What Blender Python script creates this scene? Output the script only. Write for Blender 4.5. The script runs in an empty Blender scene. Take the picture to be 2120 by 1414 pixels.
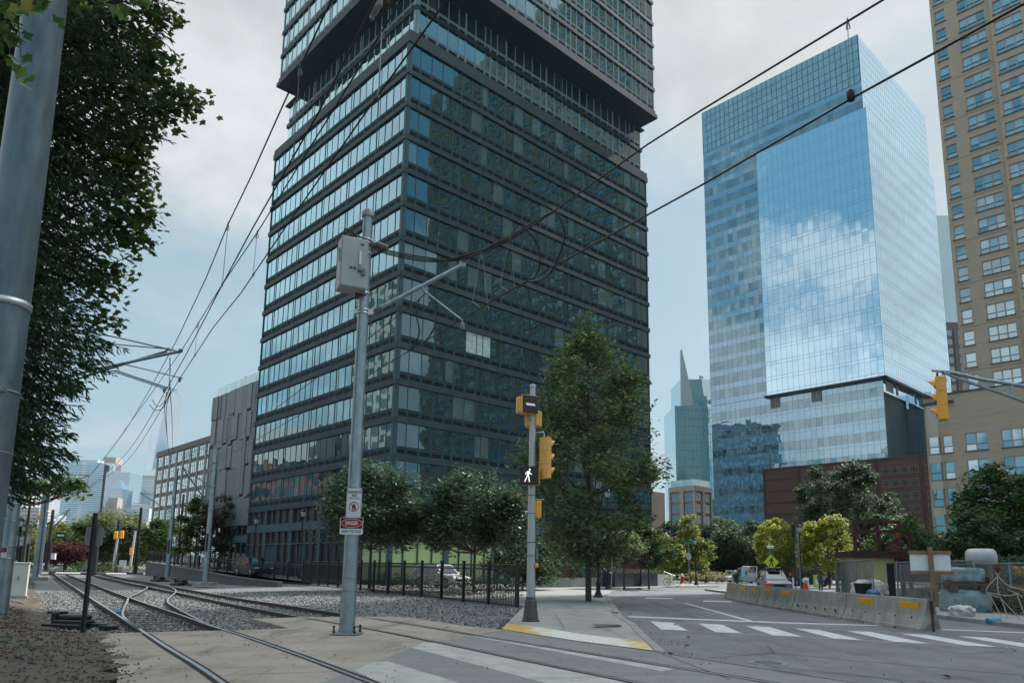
import bpy, bmesh, math, random
from mathutils import Vector, Matrix
C = bpy.context.scene.collection
SC = bpy.context.scene
R = math.radians
# ---------------------------------------------------------------- camera
FPX, PITCH, ROLL, HC = 1512.818, 0.16585, 0.01463, 1.6
PCY = 707 + 214.63
cam_d = bpy.data.cameras.new('camera'); cam = bpy.data.objects.new('camera', cam_d); C.objects.link(cam)
FW = Vector((0, math.cos(PITCH), math.sin(PITCH))); UP0 = Vector((0, -math.sin(PITCH), math.cos(PITCH))); RT0 = Vector((1, 0, 0))
RT = RT0 * math.cos(ROLL) + UP0 * math.sin(ROLL); UP = -RT0 * math.sin(ROLL) + UP0 * math.cos(ROLL)
mw = Matrix.Identity(4)
for i in range(3):
    mw[i][0] = RT[i]; mw[i][1] = UP[i]; mw[i][2] = -FW[i]
mw[0][3], mw[1][3], mw[2][3] = 0, 0, HC
cam.matrix_world = mw
cam_d.sensor_fit = 'HORIZONTAL'; cam_d.sensor_width = 36; cam_d.lens = 36 * FPX / 2120
cam_d.shift_y = (PCY - 707) / 2120
cam_d.clip_start = 0.1; cam_d.clip_end = 9000
SC.camera = cam
# ---------------------------------------------------------------- light
SUN_AZ, SUN_EL = R(49), R(45)
SC.view_settings.view_transform = 'Standard'; SC.view_settings.look = 'None'; SC.view_settings.exposure = 0.56; SC.view_settings.gamma = 1
sd = bpy.data.lights.new('sun', 'SUN'); sun = bpy.data.objects.new('sun', sd); C.objects.link(sun)
sd.energy = 4.6; sd.angle = R(1.5); sd.color = (1, .975, .94)
sdir = Vector((math.sin(SUN_AZ) * math.cos(SUN_EL), math.cos(SUN_AZ) * math.cos(SUN_EL), math.sin(SUN_EL)))
sun.rotation_euler = sdir.to_track_quat('Z', 'Y').to_euler(); sun.location = (0, 0, 300)
W = bpy.data.worlds.new('World'); SC.world = W; W.use_nodes = True
nt = W.node_tree; nt.nodes.clear()
def nd(t, typ, **k):
    n = t.nodes.new(typ)
    for a, v in k.items(): setattr(n, a, v)
    return n
def lk(t, a, b): t.links.new(a, b)
def world_sky():
    t = nt
    out = nd(t, 'ShaderNodeOutputWorld'); bg = nd(t, 'ShaderNodeBackground'); bg.inputs[1].default_value = 0.1
    sky = nd(t, 'ShaderNodeTexSky', sky_type='NISHITA', sun_disc=False); sky.sun_elevation = SUN_EL; sky.sun_rotation = SUN_AZ
    sky.air_density = 1.0; sky.dust_density = 1.5; sky.ozone_density = 1.2
    tc = nd(t, 'ShaderNodeTexCoord'); sp = nd(t, 'ShaderNodeSeparateXYZ'); lk(t, tc.outputs['Generated'], sp.inputs[0])
    def math_(op, a, b=None, c=None):
        m = nd(t, 'ShaderNodeMath', operation=op)
        for i, x in enumerate((a, b, c)):
            if x is None: continue
            if isinstance(x, (int, float)): m.inputs[i].default_value = x
            else: lk(t, x, m.inputs[i])
        return m.outputs[0]
    x, y, z = sp.outputs
    zc = math_('MAXIMUM', z, 0.0); den = math_('ADD', zc, 0.22)
    cb = nd(t, 'ShaderNodeCombineXYZ'); lk(t, math_('DIVIDE', x, den), cb.inputs[0]); lk(t, math_('DIVIDE', y, den), cb.inputs[1])
    def noise(scale, detail, rough, dist, off):
        mp = nd(t, 'ShaderNodeMapping'); mp.inputs['Location'].default_value = off; lk(t, cb.outputs[0], mp.inputs[0])
        n = nd(t, 'ShaderNodeTexNoise'); n.inputs['Scale'].default_value = scale; n.inputs['Detail'].default_value = detail
        n.inputs['Roughness'].default_value = rough; n.inputs['Distortion'].default_value = dist; lk(t, mp.outputs[0], n.inputs[0]); return n.outputs[0]
    def ramp(f, a, b, lo=0.0, hi=1.0):
        m = nd(t, 'ShaderNodeMapRange', interpolation_type='SMOOTHSTEP'); lk(t, f, m.inputs[0])
        for i, v in enumerate((a, b, lo, hi)): m.inputs[i + 1].default_value = v
        return m.outputs[0]
    n1 = noise(0.75, 9, .58, .35, CLOUD_OFF); n2 = noise(1.9, 9, .6, .35, (7, 3, 1))
    f = math_('ADD', math_('MULTIPLY', n1, .78), math_('MULTIPLY', n2, .22))
    # thin veil that thickens with height, patches of blue low down
    veil = ramp(z, .12, .62, -.12, .115)
    front = math_('MULTIPLY', ramp(y, .1, .9, 0, 1), veil)
    f2 = math_('ADD', math_('SUBTRACT', f, ramp(y, .0, -.4, 0, .055)), math_('ADD', front, math_('MULTIPLY', ramp(x, -.55, -.85, 0, .13), ramp(z, .14, .40, 0, 1))))
    f2 = math_('ADD', f2, ramp(x, .42, .78, 0, .2))
    cover = ramp(f2, .42, .60, .08, .97)
    # low cumulus bank near the horizon
    n3 = noise(1.3, 7, .55, .1, (2.2, 9.1, 4))
    low = math_('MULTIPLY', ramp(z, .02, .26, 1, 0), ramp(n3, .38, .55))
    cover = math_('MAXIMUM', cover, math_('MULTIPLY', low, .9))
    # behind the camera: deeper blue with loose cumulus
    nb_ = nd(t, 'ShaderNodeTexNoise'); nb_.inputs['Scale'].default_value = 3.6; nb_.inputs['Detail'].default_value = 8; nb_.inputs['Roughness'].default_value = .55; nb_.inputs['Distortion'].default_value = .25
    mb_ = nd(t, 'ShaderNodeMapping'); mb_.inputs['Location'].default_value = BACK_OFF; mb_.inputs['Scale'].default_value = (1, 1, 1.5); lk(t, tc.outputs['Generated'], mb_.inputs[0]); lk(t, mb_.outputs[0], nb_.inputs[0])
    bz = math_('MULTIPLY', ramp(z, .10, .22, .0, 1), ramp(z, .36, .47, 1, -.35)); bc = ramp(math_('ADD', nb_.outputs[0], math_('MULTIPLY', bz, .16)), .52, .66, .02, .95)
    bsel = ramp(y, .05, -.12, 0, 1); bsel = math_('MULTIPLY', bsel, ramp(z, .6, .8, 1, 0))
    mb2 = nd(t, 'ShaderNodeMix', data_type='FLOAT'); lk(t, bsel, mb2.inputs[0]); lk(t, cover, mb2.inputs[2]); lk(t, bc, mb2.inputs[3]); cover = mb2.outputs[0]
    # cloud brightness raised far overhead as added fill light, slightly behind and at left
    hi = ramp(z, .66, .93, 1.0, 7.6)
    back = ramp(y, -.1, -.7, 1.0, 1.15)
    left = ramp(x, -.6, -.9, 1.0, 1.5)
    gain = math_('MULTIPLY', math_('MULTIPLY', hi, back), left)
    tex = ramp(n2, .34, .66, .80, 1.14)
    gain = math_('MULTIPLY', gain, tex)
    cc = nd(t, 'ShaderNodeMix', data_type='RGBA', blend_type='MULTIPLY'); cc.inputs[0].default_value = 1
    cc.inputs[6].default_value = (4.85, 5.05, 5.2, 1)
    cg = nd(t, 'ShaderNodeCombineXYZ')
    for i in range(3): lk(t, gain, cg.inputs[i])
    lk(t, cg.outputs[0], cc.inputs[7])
    # clear sky: Nishita, its blue pulled towards the photograph's pale teal
    sk = nd(t, 'ShaderNodeMix', data_type='RGBA', blend_type='MIX'); sk.inputs[0].default_value = .8
    lk(t, sky.outputs[0], sk.inputs[6]); sk.inputs[7].default_value = (2.45, 3.75, 4.4, 1)
    dp = nd(t, 'ShaderNodeMix', data_type='RGBA', blend_type='MULTIPLY'); lk(t, bsel, dp.inputs[0]); lk(t, sk.outputs[2], dp.inputs[6]); dp.inputs[7].default_value = (.60, .90, 1.02, 1)
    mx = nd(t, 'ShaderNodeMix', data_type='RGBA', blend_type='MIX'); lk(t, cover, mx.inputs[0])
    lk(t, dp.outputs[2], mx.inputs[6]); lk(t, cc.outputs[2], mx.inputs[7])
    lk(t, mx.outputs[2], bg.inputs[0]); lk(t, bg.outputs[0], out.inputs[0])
CLOUD_OFF = (1.3, 0.4, 0.0); BACK_OFF = (.4, 2.2, 1.0)
world_sky()
# ---------------------------------------------------------------- pixel -> world
def ray(x, y): return FW * FPX + RT * (x - 1060) - UP * (y - PCY)
def G(x, y, z=0.0):
    d = ray(x, y); return Vector((0, 0, HC)) + d * ((z - HC) / d.z)
def at(x, y, Y):
    d = ray(x, y); return Vector((0, 0, HC)) + d * (Y / d.y)
def pxm(P):                               # picture pixels per metre at a point
    return FPX / max(.5, (Vector(P) - Vector((0, 0, HC))).dot(FW))
TH = 0.747
UA = Vector((math.cos(TH), math.sin(TH), 0)); UB = Vector((-math.sin(TH), math.cos(TH), 0))
# ---------------------------------------------------------------- mesh builder
class MB:
    def __init__(s): s.v = []; s.f = []; s.m = []; s.sm = []
    def face(s, pts, m=0, sm=False):
        b = len(s.v); s.v += [tuple(p) for p in pts]; s.f.append(tuple(range(b, b + len(pts)))); s.m.append(m); s.sm.append(sm)
    def poly(s, vs, fs, m=0, sm=False):
        b = len(s.v); s.v += [tuple(p) for p in vs]
        for f in fs: s.f.append(tuple(b + i for i in f)); s.m.append(m); s.sm.append(sm)
    def boxb(s, x0, x1, y0, y1, z0, z1, m=0, M=None):
        vs = [Vector((x, y, z)) for z in (z0, z1) for y in (y0, y1) for x in (x0, x1)]
        if M is not None: vs = [M @ v for v in vs]
        s.poly(vs, [(0, 2, 3, 1), (4, 5, 7, 6), (0, 1, 5, 4), (2, 6, 7, 3), (0, 4, 6, 2), (1, 3, 7, 5)], m)
    def box(s, c, sz, m=0, rot=None, bev=0):
        M = Matrix.Translation(Vector(c))
        if rot is not None: M = M @ (rot.to_4x4() if not isinstance(rot, (int, float)) else Matrix.Rotation(rot, 4, 'Z'))
        x, y, z = sz[0] / 2, sz[1] / 2, sz[2] / 2
        if not bev: s.boxb(-x, x, -y, y, -z, z, m, M); return
        b = min(bev, x * .9, y * .9, z * .9); vs = []
        for sx in (-1, 1):
            for sy in (-1, 1):
                for sz_ in (-1, 1):
                    vs += [(sx * (x - b), sy * (y - b), sz_ * z), (sx * (x - b), sy * y, sz_ * (z - b)), (sx * x, sy * (y - b), sz_ * (z - b))]
        bm = bmesh.new()
        for v in vs: bm.verts.new(M @ Vector(v))
        r = bmesh.ops.convex_hull(bm, input=bm.verts)
        bmesh.ops.dissolve_limit(bm, angle_limit=R(1), verts=bm.verts, edges=bm.edges)
        bm.verts.index_update(); s.poly([v.co for v in bm.verts], [[v.index for v in f.verts] for f in bm.faces], m); bm.free()
    def tube(s, pts, r, n=8, m=0, caps=True, sm=True):
        pts = [Vector(p) for p in pts]; k = len(pts)
        rs = [r] * k if isinstance(r, (int, float)) else list(r)
        t0 = (pts[1] - pts[0]).normalized(); a = Vector((0, 0, 1)) if abs(t0.z) < .9 else Vector((1, 0, 0))
        nrm = t0.cross(a).normalized(); vs = []
        for i in range(k):
            t = (pts[min(i + 1, k - 1)] - pts[max(i - 1, 0)]).normalized()
            nrm = (nrm - t * nrm.dot(t))
            if nrm.length < 1e-6: nrm = t.orthogonal()
            nrm.normalize(); bn = t.cross(nrm)
            for j in range(n):
                an = 2 * math.pi * j / n; vs.append(pts[i] + (nrm * math.cos(an) + bn * math.sin(an)) * rs[i])
        fs = [(i * n + j, i * n + (j + 1) % n, (i + 1) * n + (j + 1) % n, (i + 1) * n + j) for i in range(k - 1) for j in range(n)]
        s.poly(vs, fs, m, sm)
        if caps:
            s.face([vs[j] for j in range(n)][::-1], m); s.face([vs[(k - 1) * n + j] for j in range(n)], m)
    def lathe(s, prof, c=(0, 0, 0), n=16, m=0, sm=True, axis=None):
        c = Vector(c); Q = axis.to_track_quat('Z', 'Y') if axis is not None else None; vs = []
        for r_, z in prof:
            for j in range(n):
                a = 2 * math.pi * j / n; p = Vector((r_ * math.cos(a), r_ * math.sin(a), z)); vs.append(c + (Q @ p if Q else p))
        k = len(prof)
        s.poly(vs, [(i * n + j, i * n + (j + 1) % n, (i + 1) * n + (j + 1) % n, (i + 1) * n + j) for i in range(k - 1) for j in range(n)], m, sm)
        s.face(vs[:n][::-1], m); s.face(vs[-n:], m)
    def prism(s, poly, z0, z1, m=0):
        n = len(poly); a = [Vector((p[0], p[1], z0 if len(p) < 3 else p[2] - (z1 - z0))) for p in poly]; b = [Vector((p[0], p[1], z1 if len(p) < 3 else p[2])) for p in poly]
        s.face(b, m); s.face(a[::-1], m)
        for i in range(n): s.face([a[i], a[(i + 1) % n], b[(i + 1) % n], b[i]], m)
    def extr(s, poly2, O, ex, ey, ez, th, m=0):        # outline in a plane (ex,ey) given a thickness along ez
        O, ex, ey, ez = Vector(O), Vector(ex), Vector(ey), Vector(ez)
        a = [O + ex * p[0] + ey * p[1] for p in poly2]; b = [p + ez * th for p in a]; n = len(a)
        s.face(a[::-1], m); s.face(b, m)
        for i in range(n): s.face([a[i], a[(i + 1) % n], b[(i + 1) % n], b[i]], m)
    def build(s, name, mats, parent=None, loc=None, rot=0):
        me = bpy.data.meshes.new(name); me.from_pydata(s.v, [], s.f)
        for mt in (mats if isinstance(mats, (list, tuple)) else [mats]): me.materials.append(mt)
        me.polygons.foreach_set('material_index', s.m); me.polygons.foreach_set('use_smooth', s.sm); me.update()
        o = bpy.data.objects.new(name, me); C.objects.link(o)
        if parent: o.parent = parent
        if loc is not None: o.location = loc
        if rot: o.rotation_euler = (0, 0, rot)
        return o
def tag(o, label, cat, group=None, kind=None):
    o['label'] = label; o['category'] = cat
    if group: o['group'] = group
    if kind: o['kind'] = kind
    return o
def thing(name, label, cat, loc=(0, 0, 0), rot=0, group=None):
    o = bpy.data.objects.new(name, None); C.objects.link(o); o.location = loc; o.rotation_euler = (0, 0, rot); o.empty_display_size = .3
    return tag(o, label, cat, group)
def struct(name, mb, m):
    o = mb.build(name, m); o['kind'] = 'structure'; return o
def dup(o, loc, rot=None, label=None, scale=None, parent=None):
    c = o.copy(); C.objects.link(c)
    if parent is not None: c.parent = parent
    else:
        c.location = loc
        if rot is not None: c.rotation_euler = (0, 0, rot)
        if scale is not None: c.scale = (scale,) * 3 if isinstance(scale, (int, float)) else scale
        if label: c['label'] = label
    for ch in list(o.children): dup(ch, None, parent=c)
    return c
# ---------------------------------------------------------------- materials
def pr(m): return m.node_tree.nodes['Principled BSDF']
def M(name, col, rough=.7, var=.18, scale=3.0, bump=0.0, bscale=40.0, metal=0.0, col2=None, spec=.4, detail=6, stretch=None, isl=0.0, emit=0, coat=0, fine=0, fscale=90, stain=0):
    m = bpy.data.materials.new(name); m.use_nodes = True; t = m.node_tree; p = pr(m)
    p.inputs['Roughness'].default_value = rough; p.inputs['Metallic'].default_value = metal; p.inputs['Specular IOR Level'].default_value = spec
    if coat: p.inputs['Coat Weight'].default_value = coat; p.inputs['Coat Roughness'].default_value = .08
    ge = nd(t, 'ShaderNodeNewGeometry'); vec = ge.outputs['Position']
    if stretch:
        mp = nd(t, 'ShaderNodeMapping'); mp.inputs['Scale'].default_value = stretch; lk(t, vec, mp.inputs[0]); vec = mp.outputs[0]
    n = nd(t, 'ShaderNodeTexNoise'); n.inputs['Scale'].default_value = scale; n.inputs['Detail'].default_value = detail; n.inputs['Roughness'].default_value = .62; lk(t, vec, n.inputs[0])
    mr = nd(t, 'ShaderNodeMapRange'); lk(t, n.outputs[0], mr.inputs[0]); mr.inputs[1].default_value = .3; mr.inputs[2].default_value = .7
    c2 = col2 or tuple(min(1, c * (1 + var)) for c in col); c1 = col if col2 else tuple(c * (1 - var) for c in col)
    mx = nd(t, 'ShaderNodeMix', data_type='RGBA'); lk(t, mr.outputs[0], mx.inputs[0]); mx.inputs[6].default_value = (*c1, 1); mx.inputs[7].default_value = (*c2, 1)
    o = mx.outputs[2]
    if stain:
        sn = nd(t, 'ShaderNodeTexNoise'); sn.inputs['Scale'].default_value = .9; sn.inputs['Detail'].default_value = 9; sn.inputs['Roughness'].default_value = .7; sn.inputs['Distortion'].default_value = .6; smp = nd(t, 'ShaderNodeMapping'); smp.inputs['Rotation'].default_value = (0, 0, .5); smp.inputs['Scale'].default_value = (1.6, .5, 1); lk(t, ge.outputs['Position'], smp.inputs[0]); lk(t, smp.outputs[0], sn.inputs[0])
        sm_ = nd(t, 'ShaderNodeMapRange', interpolation_type='SMOOTHSTEP'); lk(t, sn.outputs[0], sm_.inputs[0]); sm_.inputs[1].default_value = .5; sm_.inputs[2].default_value = .68; sm_.inputs[3].default_value = 1; sm_.inputs[4].default_value = 1 - stain
        h3 = nd(t, 'ShaderNodeHueSaturation'); lk(t, sm_.outputs[0], h3.inputs['Value']); lk(t, o, h3.inputs['Color']); o = h3.outputs[0]
    if fine:
        fn = nd(t, 'ShaderNodeTexNoise'); fn.inputs['Scale'].default_value = fscale; fn.inputs['Detail'].default_value = 3; lk(t, ge.outputs['Position'], fn.inputs[0])
        fm_ = nd(t, 'ShaderNodeMapRange'); lk(t, fn.outputs[0], fm_.inputs[0]); fm_.inputs[1].default_value = .3; fm_.inputs[2].default_value = .7; fm_.inputs[3].default_value = 1 - fine; fm_.inputs[4].default_value = 1 + fine
        h2 = nd(t, 'ShaderNodeHueSaturation'); lk(t, fm_.outputs[0], h2.inputs['Value']); lk(t, o, h2.inputs['Color']); o = h2.outputs[0]
    if isl:
        hs = nd(t, 'ShaderNodeHueSaturation'); ma = nd(t, 'ShaderNodeMapRange'); lk(t, ge.outputs['Random Per Island'], ma.inputs[0]); ma.inputs[3].default_value = 1 - isl; ma.inputs[4].default_value = 1 + isl
        lk(t, ma.outputs[0], hs.inputs['Value']); lk(t, o, hs.inputs['Color']); o = hs.outputs[0]
    lk(t, o, p.inputs['Base Color'])
    rm = nd(t, 'ShaderNodeMapRange'); lk(t, n.outputs[0], rm.inputs[0]); rm.inputs[3].default_value = max(0, rough - .08); rm.inputs[4].default_value = min(1, rough + .08); lk(t, rm.outputs[0], p.inputs['Roughness'])
    if bump:
        b = nd(t, 'ShaderNodeTexNoise'); b.inputs['Scale'].default_value = bscale; b.inputs['Detail'].default_value = 5; lk(t, vec, b.inputs[0])
        bp = nd(t, 'ShaderNodeBump'); bp.inputs['Strength'].default_value = bump; bp.inputs['Distance'].default_value = .02; lk(t, b.outputs[0], bp.inputs['Height']); lk(t, bp.outputs[0], p.inputs['Normal'])
    if emit: p.inputs['Emission Color'].default_value = (*col, 1); p.inputs['Emission Strength'].default_value = emit
    return m
def glass(name, base, tint, lo, hi, wob=.012, tilt=.012, base2=None, ior=1.9, rough=.015, wscale=.9, curtain=0.0):
    """window pane: a dark room behind a reflecting sheet; each pane sits a touch out of true and bows a little"""
    m = bpy.data.materials.new(name); m.use_nodes = True; t = m.node_tree; t.nodes.remove(pr(m)); out = t.nodes['Material Output']
    ge = nd(t, 'ShaderNodeNewGeometry'); oi = nd(t, 'ShaderNodeObjectInfo')
    ad = nd(t, 'ShaderNodeMath', operation='ADD'); lk(t, ge.outputs['Random Per Island'], ad.inputs[0]); lk(t, oi.outputs['Random'], ad.inputs[1])
    wn = nd(t, 'ShaderNodeTexWhiteNoise', noise_dimensions='1D'); mu = nd(t, 'ShaderNodeMath', operation='MULTIPLY'); lk(t, ad.outputs[0], mu.inputs[0]); mu.inputs[1].default_value = 917.3; lk(t, mu.outputs[0], wn.inputs['W'])
    sb = nd(t, 'ShaderNodeVectorMath', operation='SUBTRACT'); lk(t, wn.outputs['Color'], sb.inputs[0]); sb.inputs[1].default_value = (.5, .5, .5)
    sc = nd(t, 'ShaderNodeVectorMath', operation='SCALE'); lk(t, sb.outputs[0], sc.inputs[0]); sc.inputs['Scale'].default_value = tilt * 2
    nz = nd(t, 'ShaderNodeTexNoise'); nz.inputs['Scale'].default_value = wscale; nz.inputs['Detail'].default_value = 2; lk(t, ge.outputs['Position'], nz.inputs[0])
    s2 = nd(t, 'ShaderNodeVectorMath', operation='SUBTRACT'); lk(t, nz.outputs['Color'], s2.inputs[0]); s2.inputs[1].default_value = (.5, .5, .5)
    s3 = nd(t, 'ShaderNodeVectorMath', operation='SCALE'); lk(t, s2.outputs[0], s3.inputs[0]); s3.inputs['Scale'].default_value = wob * 4
    a1 = nd(t, 'ShaderNodeVectorMath', operation='ADD'); lk(t, ge.outputs['Normal'], a1.inputs[0]); lk(t, sc.outputs[0], a1.inputs[1])
    a2 = nd(t, 'ShaderNodeVectorMath', operation='ADD'); lk(t, a1.outputs[0], a2.inputs[0]); lk(t, s3.outputs[0], a2.inputs[1])
    no = nd(t, 'ShaderNodeVectorMath', operation='NORMALIZE'); lk(t, a2.outputs[0], no.inputs[0])
    fr = nd(t, 'ShaderNodeFresnel'); fr.inputs[0].default_value = ior
    mr = nd(t, 'ShaderNodeMapRange'); lk(t, fr.outputs[0], mr.inputs[0]); mr.inputs[1].default_value = .08; mr.inputs[2].default_value = .28; mr.inputs[3].default_value = lo; mr.inputs[4].default_value = hi
    df = nd(t, 'ShaderNodeBsdfDiffuse'); mc = nd(t, 'ShaderNodeMix', data_type='RGBA'); mc.inputs[6].default_value = (*base, 1); mc.inputs[7].default_value = (*(base2 or base), 1)
    if curtain:
        gt = nd(t, 'ShaderNodeMath', operation='LESS_THAN'); lk(t, wn.outputs['Value'], gt.inputs[0]); gt.inputs[1].default_value = curtain; lk(t, gt.outputs[0], mc.inputs[0])
    else: lk(t, wn.outputs['Value'], mc.inputs[0])
    lk(t, mc.outputs[2], df.inputs[0])
    gl = nd(t, 'ShaderNodeBsdfGlossy'); gl.inputs['Color'].default_value = (*tint, 1); gl.inputs['Roughness'].default_value = rough; lk(t, no.outputs[0], gl.inputs['Normal'])
    ms = nd(t, 'ShaderNodeMixShader'); lk(t, mr.outputs[0], ms.inputs[0]); lk(t, df.outputs[0], ms.inputs[1]); lk(t, gl.outputs[0], ms.inputs[2]); lk(t, ms.outputs[0], out.inputs[0])
    return m
def leafmat(name, cols, rough=.6, trans=.25):
    m = bpy.data.materials.new(name); m.use_nodes = True; t = m.node_tree; p = pr(m); out = t.nodes['Material Output']
    ge = nd(t, 'ShaderNodeNewGeometry'); rp = nd(t, 'ShaderNodeValToRGB'); e = rp.color_ramp.elements
    while len(e) < len(cols): e.new(.5)
    for i, (pos, c) in enumerate(cols): e[i].position = pos; e[i].color = (*c, 1)
    lk(t, ge.outputs['Random Per Island'], rp.inputs[0]); lk(t, rp.outputs[0], p.inputs['Base Color']); p.inputs['Roughness'].default_value = rough; p.inputs['Specular IOR Level'].default_value = .12
    tr = nd(t, 'ShaderNodeBsdfTranslucent'); hs = nd(t, 'ShaderNodeHueSaturation'); hs.inputs['Value'].default_value = 1.5; lk(t, rp.outputs[0], hs.inputs['Color']); lk(t, hs.outputs[0], tr.inputs[0])
    ms = nd(t, 'ShaderNodeMixShader'); ms.inputs[0].default_value = trans; lk(t, p.outputs[0], ms.inputs[1]); lk(t, tr.outputs[0], ms.inputs[2]); lk(t, ms.outputs[0], out.inputs[0])
    return m
# ---------------------------------------------------------------- material set
ASPH = M('asphalt', (.15, .155, .157), .85, .24, .55, .35, 160, detail=12, fine=.35, fscale=38, stain=.28)
SLABB = M('crossing_concrete', (.225, .187, .155), .85, .3, .9, .15, 60, col2=(.345, .302, .26), detail=12, fine=.16, fscale=30, stain=.42)
SLABG = M('street_concrete', (.158, .16, .16), .85, .2, 1.3, .12, 50, col2=(.215, .212, .205), stretch=(.5, 1.6, 1), detail=12, fine=.14, fscale=30, stain=.25)
SIDE = M('pavement_concrete', (.27, .265, .25), .85, .2, .7, .1, 60, detail=12, fine=.1, fscale=25, stain=.22)
KERB = M('kerb_stone', (.25, .245, .235), .8, .3, 2.5, .25, 50)
PAINT = M('road_paint', (.36, .365, .36), .8, .15, 3.5, .05, 80, col2=(.62, .625, .62), detail=14, fine=.08, fscale=60)
WORN = M('worn_road_paint', (.27, .265, .25), .85, .2, 2.2, .1, 70, col2=(.43, .42, .395), detail=12)
POLEM = M('old_galvanised', (.075, .105, .125), .45, .2, 6, .06, 30, metal=.6, stretch=(1, 1, .3), col2=(.17, .215, .24), detail=10)
GRAV = M('gravel', (.085, .085, .088), .9, .5, 14, .9, 30, col2=(.21, .205, .20), detail=10)
STONE = M('ballast_stone', (.165, .162, .158), .9, .35, 6, 0, isl=.75)
DIRT = M('dirt', (.055, .045, .037), .95, .4, 3.5, .9, 25, col2=(.115, .095, .078), detail=10)
GROUND = M('ground', (.13, .13, .125), .9, .25, .05)
RAILS = M('rail_side', (.055, .042, .035), .7, .4, 6, .2, 50, metal=.2)
RAILT = M('rail_top', (.42, .44, .46), .38, .06, .8, metal=.9)
GROOVE = M('flangeway', (.012, .012, .012), .9, .3, 8)
TIE = M('sleeper_wood', (.075, .062, .05), .9, .4, 5, .5, 40, stretch=(1, 1, 1))
GALV = M('galvanised_steel', (.20, .25, .28), .42, .16, 7, .06, 30, metal=.85, stretch=(1, 1, .35), col2=(.36, .42, .45), detail=10)
GALVD = M('dull_steel', (.2, .215, .225), .5, .2, 6, .1, 40, metal=.5)
BLACK = M('black_paint', (.012, .013, .015), .42, .25, 8)
DARKP = M('dark_pole_paint', (.03, .034, .04), .5, .25, 5)
WIRE = M('wire', (.02, .02, .021), .5, .2, 8, metal=.4)
INSUL = M('insulator', (.2, .205, .2), .35, .2, 8)
RUST = M('rust', (.09, .04, .022), .9, .4, 9, .3, 60)
WOOD = M('timber', (.2, .105, .055), .8, .25, 3, .3, 30, stretch=(6, 6, .7), col2=(.29, .165, .095))
YELB = M('signal_yellow', (.80, .36, .035), .42, .08, 2.5, coat=.2)
YELD = M('signal_yellow_faded', (.74, .40, .10), .5, .1, 2.5)
SIGW = M('sign_white', (.68, .69, .68), .45, .06, 9)
SIGK = M('sign_black', (.012, .012, .013), .5, .2, 9)
SIGR = M('sign_red', (.38, .02, .025), .45, .1, 9)
LENS = M('signal_face', (.006, .006, .007), .12, .1, 9)
WHLED = M('walk_light', (.95, .96, .97), .5, .02, 3, emit=.55)
CONC = M('barrier_concrete', (.20, .188, .168), .9, .2, 1.5, .25, 50, col2=(.36, .345, .315), detail=12, stretch=(1.6, 1.6, .6), fine=.1, fscale=30)
# wheel tracks and the oily strip between them, worn into the asphalt of the lane
t = ASPH.node_tree; ge = nd(t, 'ShaderNodeNewGeometry'); sx = nd(t, 'ShaderNodeSeparateXYZ'); lk(t, ge.outputs['Position'], sx.inputs[0]); wn_ = nd(t, 'ShaderNodeTexNoise'); wn_.inputs['Scale'].default_value = .6; wn_.inputs['Detail'].default_value = 6; lk(t, ge.outputs['Position'], wn_.inputs[0])
pb = pr(ASPH).inputs['Base Color']; col = pb.links[0].from_socket
for x0, w_, k_ in ((5.35, .34, .86), (7.0, .34, .86), (6.2, .5, .92), (9.2, .34, .87), (10.9, .34, .87)):
    a_ = nd(t, 'ShaderNodeMath', operation='MULTIPLY_ADD'); lk(t, wn_.outputs[0], a_.inputs[0]); a_.inputs[1].default_value = .7; a_.inputs[2].default_value = -x0 - .35
    d_ = nd(t, 'ShaderNodeMath', operation='ADD'); lk(t, sx.outputs[0], d_.inputs[0]); lk(t, a_.outputs[0], d_.inputs[1]); e_ = nd(t, 'ShaderNodeMath', operation='ABSOLUTE'); lk(t, d_.outputs[0], e_.inputs[0])
    m_ = nd(t, 'ShaderNodeMapRange', interpolation_type='SMOOTHSTEP'); lk(t, e_.outputs[0], m_.inputs[0]); m_.inputs[1].default_value = 0; m_.inputs[2].default_value = w_; m_.inputs[3].default_value = k_; m_.inputs[4].default_value = 1
    h_ = nd(t, 'ShaderNodeHueSaturation'); lk(t, m_.outputs[0], h_.inputs['Value']); lk(t, col, h_.inputs['Color']); col = h_.outputs[0]
lk(t, col, pb)
# ---------------------------------------------------------------- ground
def spline(pts, step=.6):
    P = [Vector((p[0], p[1], p[2] if len(p) > 2 else 0)) for p in pts]; out = []
    for i in range(len(P) - 1):
        p0, p1, p2, p3 = P[max(i - 1, 0)], P[i], P[i + 1], P[min(i + 2, len(P) - 1)]
        n = max(1, int((p2 - p1).length / step))
        for k in range(n):
            t = k / n; out.append(.5 * ((2 * p1) + (p2 - p0) * t + (2 * p0 - 5 * p1 + 4 * p2 - p3) * t * t + (3 * p1 - p0 - 3 * p2 + p3) * t ** 3))
    out.append(P[-1]); return out
def inside(x, y, poly):
    c = False; n = len(poly)
    for i in range(n):
        x1, y1 = poly[i][:2]; x2, y2 = poly[i - 1][:2]
        if (y1 > y) != (y2 > y) and x < (x2 - x1) * (y - y1) / (y2 - y1) + x1: c = not c
    return c
def dseg(x, y, a, b):
    ax, ay = a[:2]; bx, by = b[:2]; dx, dy = bx - ax, by - ay; t = max(0, min(1, ((x - ax) * dx + (y - ay) * dy) / (dx * dx + dy * dy)))
    return math.hypot(x - ax - t * dx, y - ay - t * dy)
def dline(x, y, pl): return min(dseg(x, y, pl[i], pl[i + 1]) for i in range(len(pl) - 1))
mb = MB(); mb.face([(-4000, -300, -.3), (4000, -300, -.3), (4000, 4000, -.3), (-4000, 4000, -.3)]); struct('ground', mb, GROUND)
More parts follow.
